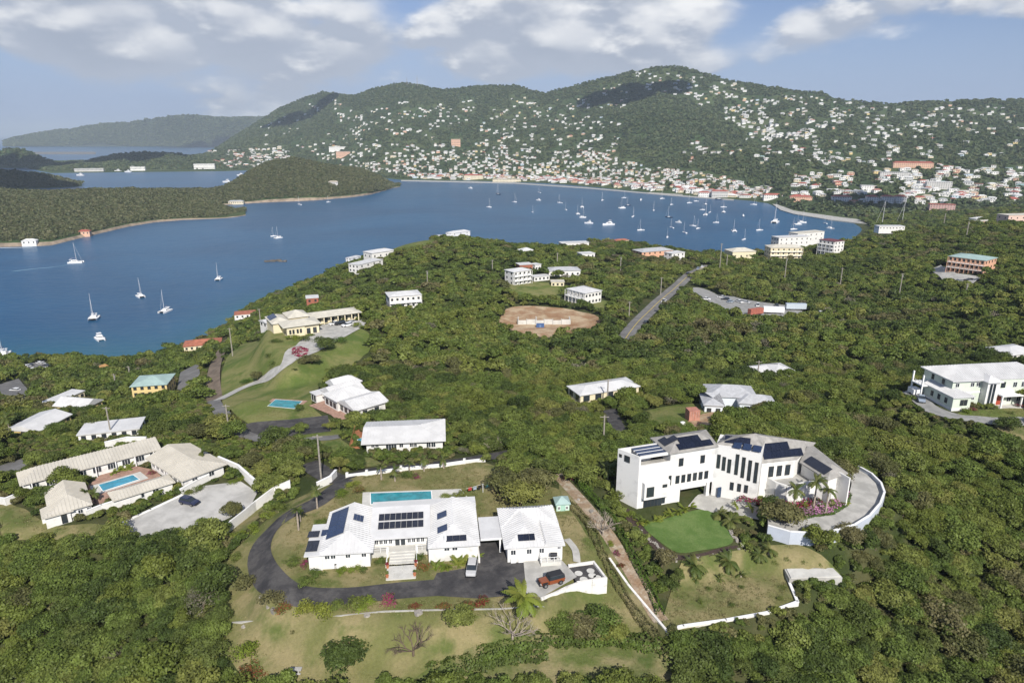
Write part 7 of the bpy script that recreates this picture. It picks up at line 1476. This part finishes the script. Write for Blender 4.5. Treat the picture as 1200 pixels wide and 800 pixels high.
def box_trailer(px, py, rot, L_, col, label, name='truck_trailer', cab_=None, z=None, hh=2.9):
    p = hit(px, py); o = thing(name, label, 'trailer', (p[0], p[1], p[2]+.4), rot); MB().box(-1.25, 1.25, -L_/2, L_/2, .9, .9+hh).build('box', col, o); rb = MB()
    for i in range(int(L_/.9)): y = -L_/2+.3+i*.9; rb.box(-1.29, -1.25, y, y+.12, 1.0, .8+hh).box(1.25, 1.29, y, y+.12, 1.0, .8+hh)
    tag(rb.build('rib', col, o), None, None, None, 'stuff'); MB().box(-1.0, 1.0, -L_/2, L_/2-.5, .6, .9).build('chassis', DARKM, o)
    for sx_ in (-1, 1):
        for y in (-L_/2+1.2, -L_/2+2.4, L_/2-2.0): MB().tube([(sx_*1.1-.15, y, .45), (sx_*1.1+.15, y, .45)], .48, 10).build('wheel', RUBBER, o)
    return o
box_trailer(885, 370, -1.15, 9, RUST, 'rust red container trailer in the truck yard'); box_trailer(906, 368, -1.75, 11, HULLW, 'long white trailer beside the rust red one'); box_trailer(932, 364, -1.65, 11, paint('pale_blue', (.50, .56, .62)), 'pale blue grey trailer behind the white one'); car('pickup', WHT, 962, 370, 1.5, 'white truck at the right end of the truck yard', 'box_truck', sc_=1.5)
cn = thing('shipping_container', 'rust pink shipping container standing beside the pale cottage', 'container', hit(811, 492), .15); MB().box(-1.5, 1.5, -1.4, 1.4, 0, 3.2).build('body', M('pink_rust_paint', (.45, .20, .15), .8, .25, 1), cn)
for x in (-.75, .75): MB().box(x-.68, x+.68, -1.46, -1.4, .1, 3.05).build('door', M('pink_rust_door', (.50, .24, .18), .8, .3, 1), cn)
for x in (-1, -.4, .4, 1): MB().tube([(x, -1.5, .2), (x, -1.5, 3.0)], .03, 5).build('lock_bar', ALU, cn)
tb = thing('site_container', 'blue site container in front of the concrete shell', 'container', hit(633, 384)); MB().box(-2, 2, -1.0, 1.0, 0, 2.2).build('body', M('site_blue', (.06, .12, .28), .6, .2, 1), tb); MB().box(-.45, .45, -1.05, -1.0, 0, 1.9).build('door', M('site_door', (.12, .20, .36), .6), tb)
tk = thing('water_tank', 'round white water tank beside the rust pink container', 'tank', hit(800, 500)); MB().tube([(0, 0, 0), (0, 0, 1.3)], .7, 12).build('body', HULLW, tk); MB().tube([(0, 0, 1.3), (0, 0, 1.5)], [.7, .25], 12).build('lid', HULLW, tk)
# ------------------------------------------------------------------ utility poles
def pole(x, y0, y1, label, arms=1, lamp=False):
    p = hit(x, y1); d = math.hypot(p[0], p[1]); h_ = (y1-y0)*math.dist((0, 0, CAMZ), p)/800/math.cos(TH)*1.0
    o = thing('utility_pole', label, 'pole', p); MB().tube([(0, 0, -1), (0, 0, h_)], [.19+d*.0003, .13+d*.0003], 6).build('pole', POLEW, o)
    for i in range(arms): MB().box(-1.1, 1.1, -.07, .07, h_-.5-.9*i, h_-.36-.9*i).build('crossarm', POLEW, o)
    if lamp: MB().tube([(.35, 0, h_-2.0), (.35, 0, h_-1.1)], .26, 8).build('transformer', ALU, o)
for x, y0, y1, lb in ((707,486,523,'utility pole beside the dark driveway left of the villa'),(711.5,444,474,'utility pole before the long brown trimmed bungalow'),(376.5,510,562,'utility pole at the street gate'),(269,476,510,'utility pole by the lane below the green slope'),(131,481,514,'utility pole beside the wide flat roof'),(153,431,446,'utility pole near the shore left of the yellow block'),(136,440,455,'utility pole among shore trees'),(843,288,318,'tall utility pole at the ridge road end, left one'),(851,300,316,'utility pole at the ridge road end, right one'),(774,326,347,'utility pole beside the grey road'),(737,354,373,'utility pole low beside the grey road'),(919,305,330,'utility pole on the hidden lane in the right woods'),(727,302,318,'utility pole left of the peach ridge building'),(984,317,338,'utility pole in the right woods below the ridge'),(1053,325,350,'utility pole in the right woods below the peach building'),(1131,335,348,'utility pole right of the peach building drive'),(1105,254,268,'utility pole on the right ridge, left one'),(1132,264,279,'utility pole on the right ridge, right one'),(577,305,319,'utility pole in the middle of the headland woods'),(501,318,335,'utility pole above the balcony apartment house'),(653,297,312,'utility pole above the wide white house'),(307,364,393,'utility pole left of the mansion'),(273,387,419,'utility pole at the top of the dirt track'),(887,424,447,'utility pole at the small woodland roofs')): pole(x, y0, y1, lb, 1, rg.random() < .4)
# ------------------------------------------------------------------ small things
cl = thing('clothes_line', 'clothes line hung with washing on the back lawn', 'clothes line', hit(566, 577)); MB().tube([(0, 0, 0), (0, 0, 2.1)], .06, 6).build('post', FRAME, cl); MB().tube([(-3.5, -1.2, 1.6), (0, 0, 2.0), (2.2, 1.6, 1.9)], .02, 4).build('line', FRAME, cl)
for i, (x, y, mt) in enumerate(((-3, -1.0, REDP), (-2, -.7, GRY), (-1, -.3, BLK), (.6, .4, paint('teal', (.08, .35, .42))), (1.5, 1.1, BLK))): MB().add([(x, y, 1.0), (x+.7, y+.3, 1.05), (x+.7, y+.3, 1.85), (x, y, 1.8), (x+.35, y+.3, 1.4)], [(0, 1, 4), (1, 2, 4), (2, 3, 4), (3, 0, 4)]).build('garment', mt, cl)
bq = thing('barbecue', 'black barbecue grill on the annex landing', 'barbecue', (*House.W(ANX, 8.0, -1.0), 68.95)); MB().tube([(-.6, 0, .95), (.6, 0, .95)], .32, 8).build('lid', DARKM, bq); MB().box(-.5, .5, -.2, .2, .0, .7).build('cart', DARKM, bq)
po = thing('picnic_bench', 'grey picnic table on the lower lawn', 'table', hit(347, 788)); MB().box(-.9, .9, -.4, .4, .7, .78).build('table_top', CONC, po); MB().box(-.9, .9, -.8, -.5, .4, .47).build('bench', CONC, po); MB().box(-.6, -.45, -.5, .5, 0, .7).build('leg', CONC, po); MB().box(.45, .6, -.5, .5, 0, .7).build('leg', CONC, po)
bn = thing('terrace_table', 'black table with parasol base behind the carport', 'table', (*House.W(ANX, -2.6, 9.5), 68)); MB().box(-.6, .6, -.6, .6, .7, .76).build('table_top', DARKM, bn); MB().tube([(0, 0, 0), (0, 0, 2.2)], .05, 6).build('pole', DARKM, bn); MB().tube([(0, 0, 2.0), (0, 0, 2.5)], [1.2, .05], 8).build('canopy', DARKM, bn)
for i, (u, vv) in enumerate(((13.4, -3.6), (18.0, -3.6), (13.3, -.9), (18.15, -.9))):
    hh_ = ((-34.8)+0, 101.0); ca, sa = math.cos(R(6.5)), math.sin(R(6.5)); p0 = at(363, 669, 68); x, y = p0[0]+u*ca-vv*sa, p0[1]+u*sa+vv*ca
    f = thing('flower_pot', 'terracotta pot at the %s %s of the front walkway' % (('lower', 'lower', 'upper', 'upper')[i], ('left', 'right')[i % 2]), 'pot', (x, y, 68.24)); MB().tube([(0, 0, 0), (0, 0, .5)], [.2, .3], 8).build('pot', TERRA, f); c2 = link('plant', crown_mesh('plant', (F_MID, F_RED)[i > 1], 900+i, .42, .5, 120, .09, .8, lumps=4), f)
rk = random.Random(4)
for x, y in ((315,712),(323,716),(308,700),(287,735),(430,722),(490,719),(693,600),(678,586)):
    p = hit(x, y); r_ = rk.uniform(.4, .8); tag(MB().prism([(r_*rk.uniform(.7, 1.1)*math.cos(t), r_*rk.uniform(.7, 1.1)*math.sin(t)) for t in np.linspace(0, 6.28, 8)[:-1]], -.2, r_*.7).build('boulder', STONE, None, tuple(map(float, p))), 'grey boulder lying in the grass of the bungalow grounds', 'boulder', 'boulders in the bungalow grounds')
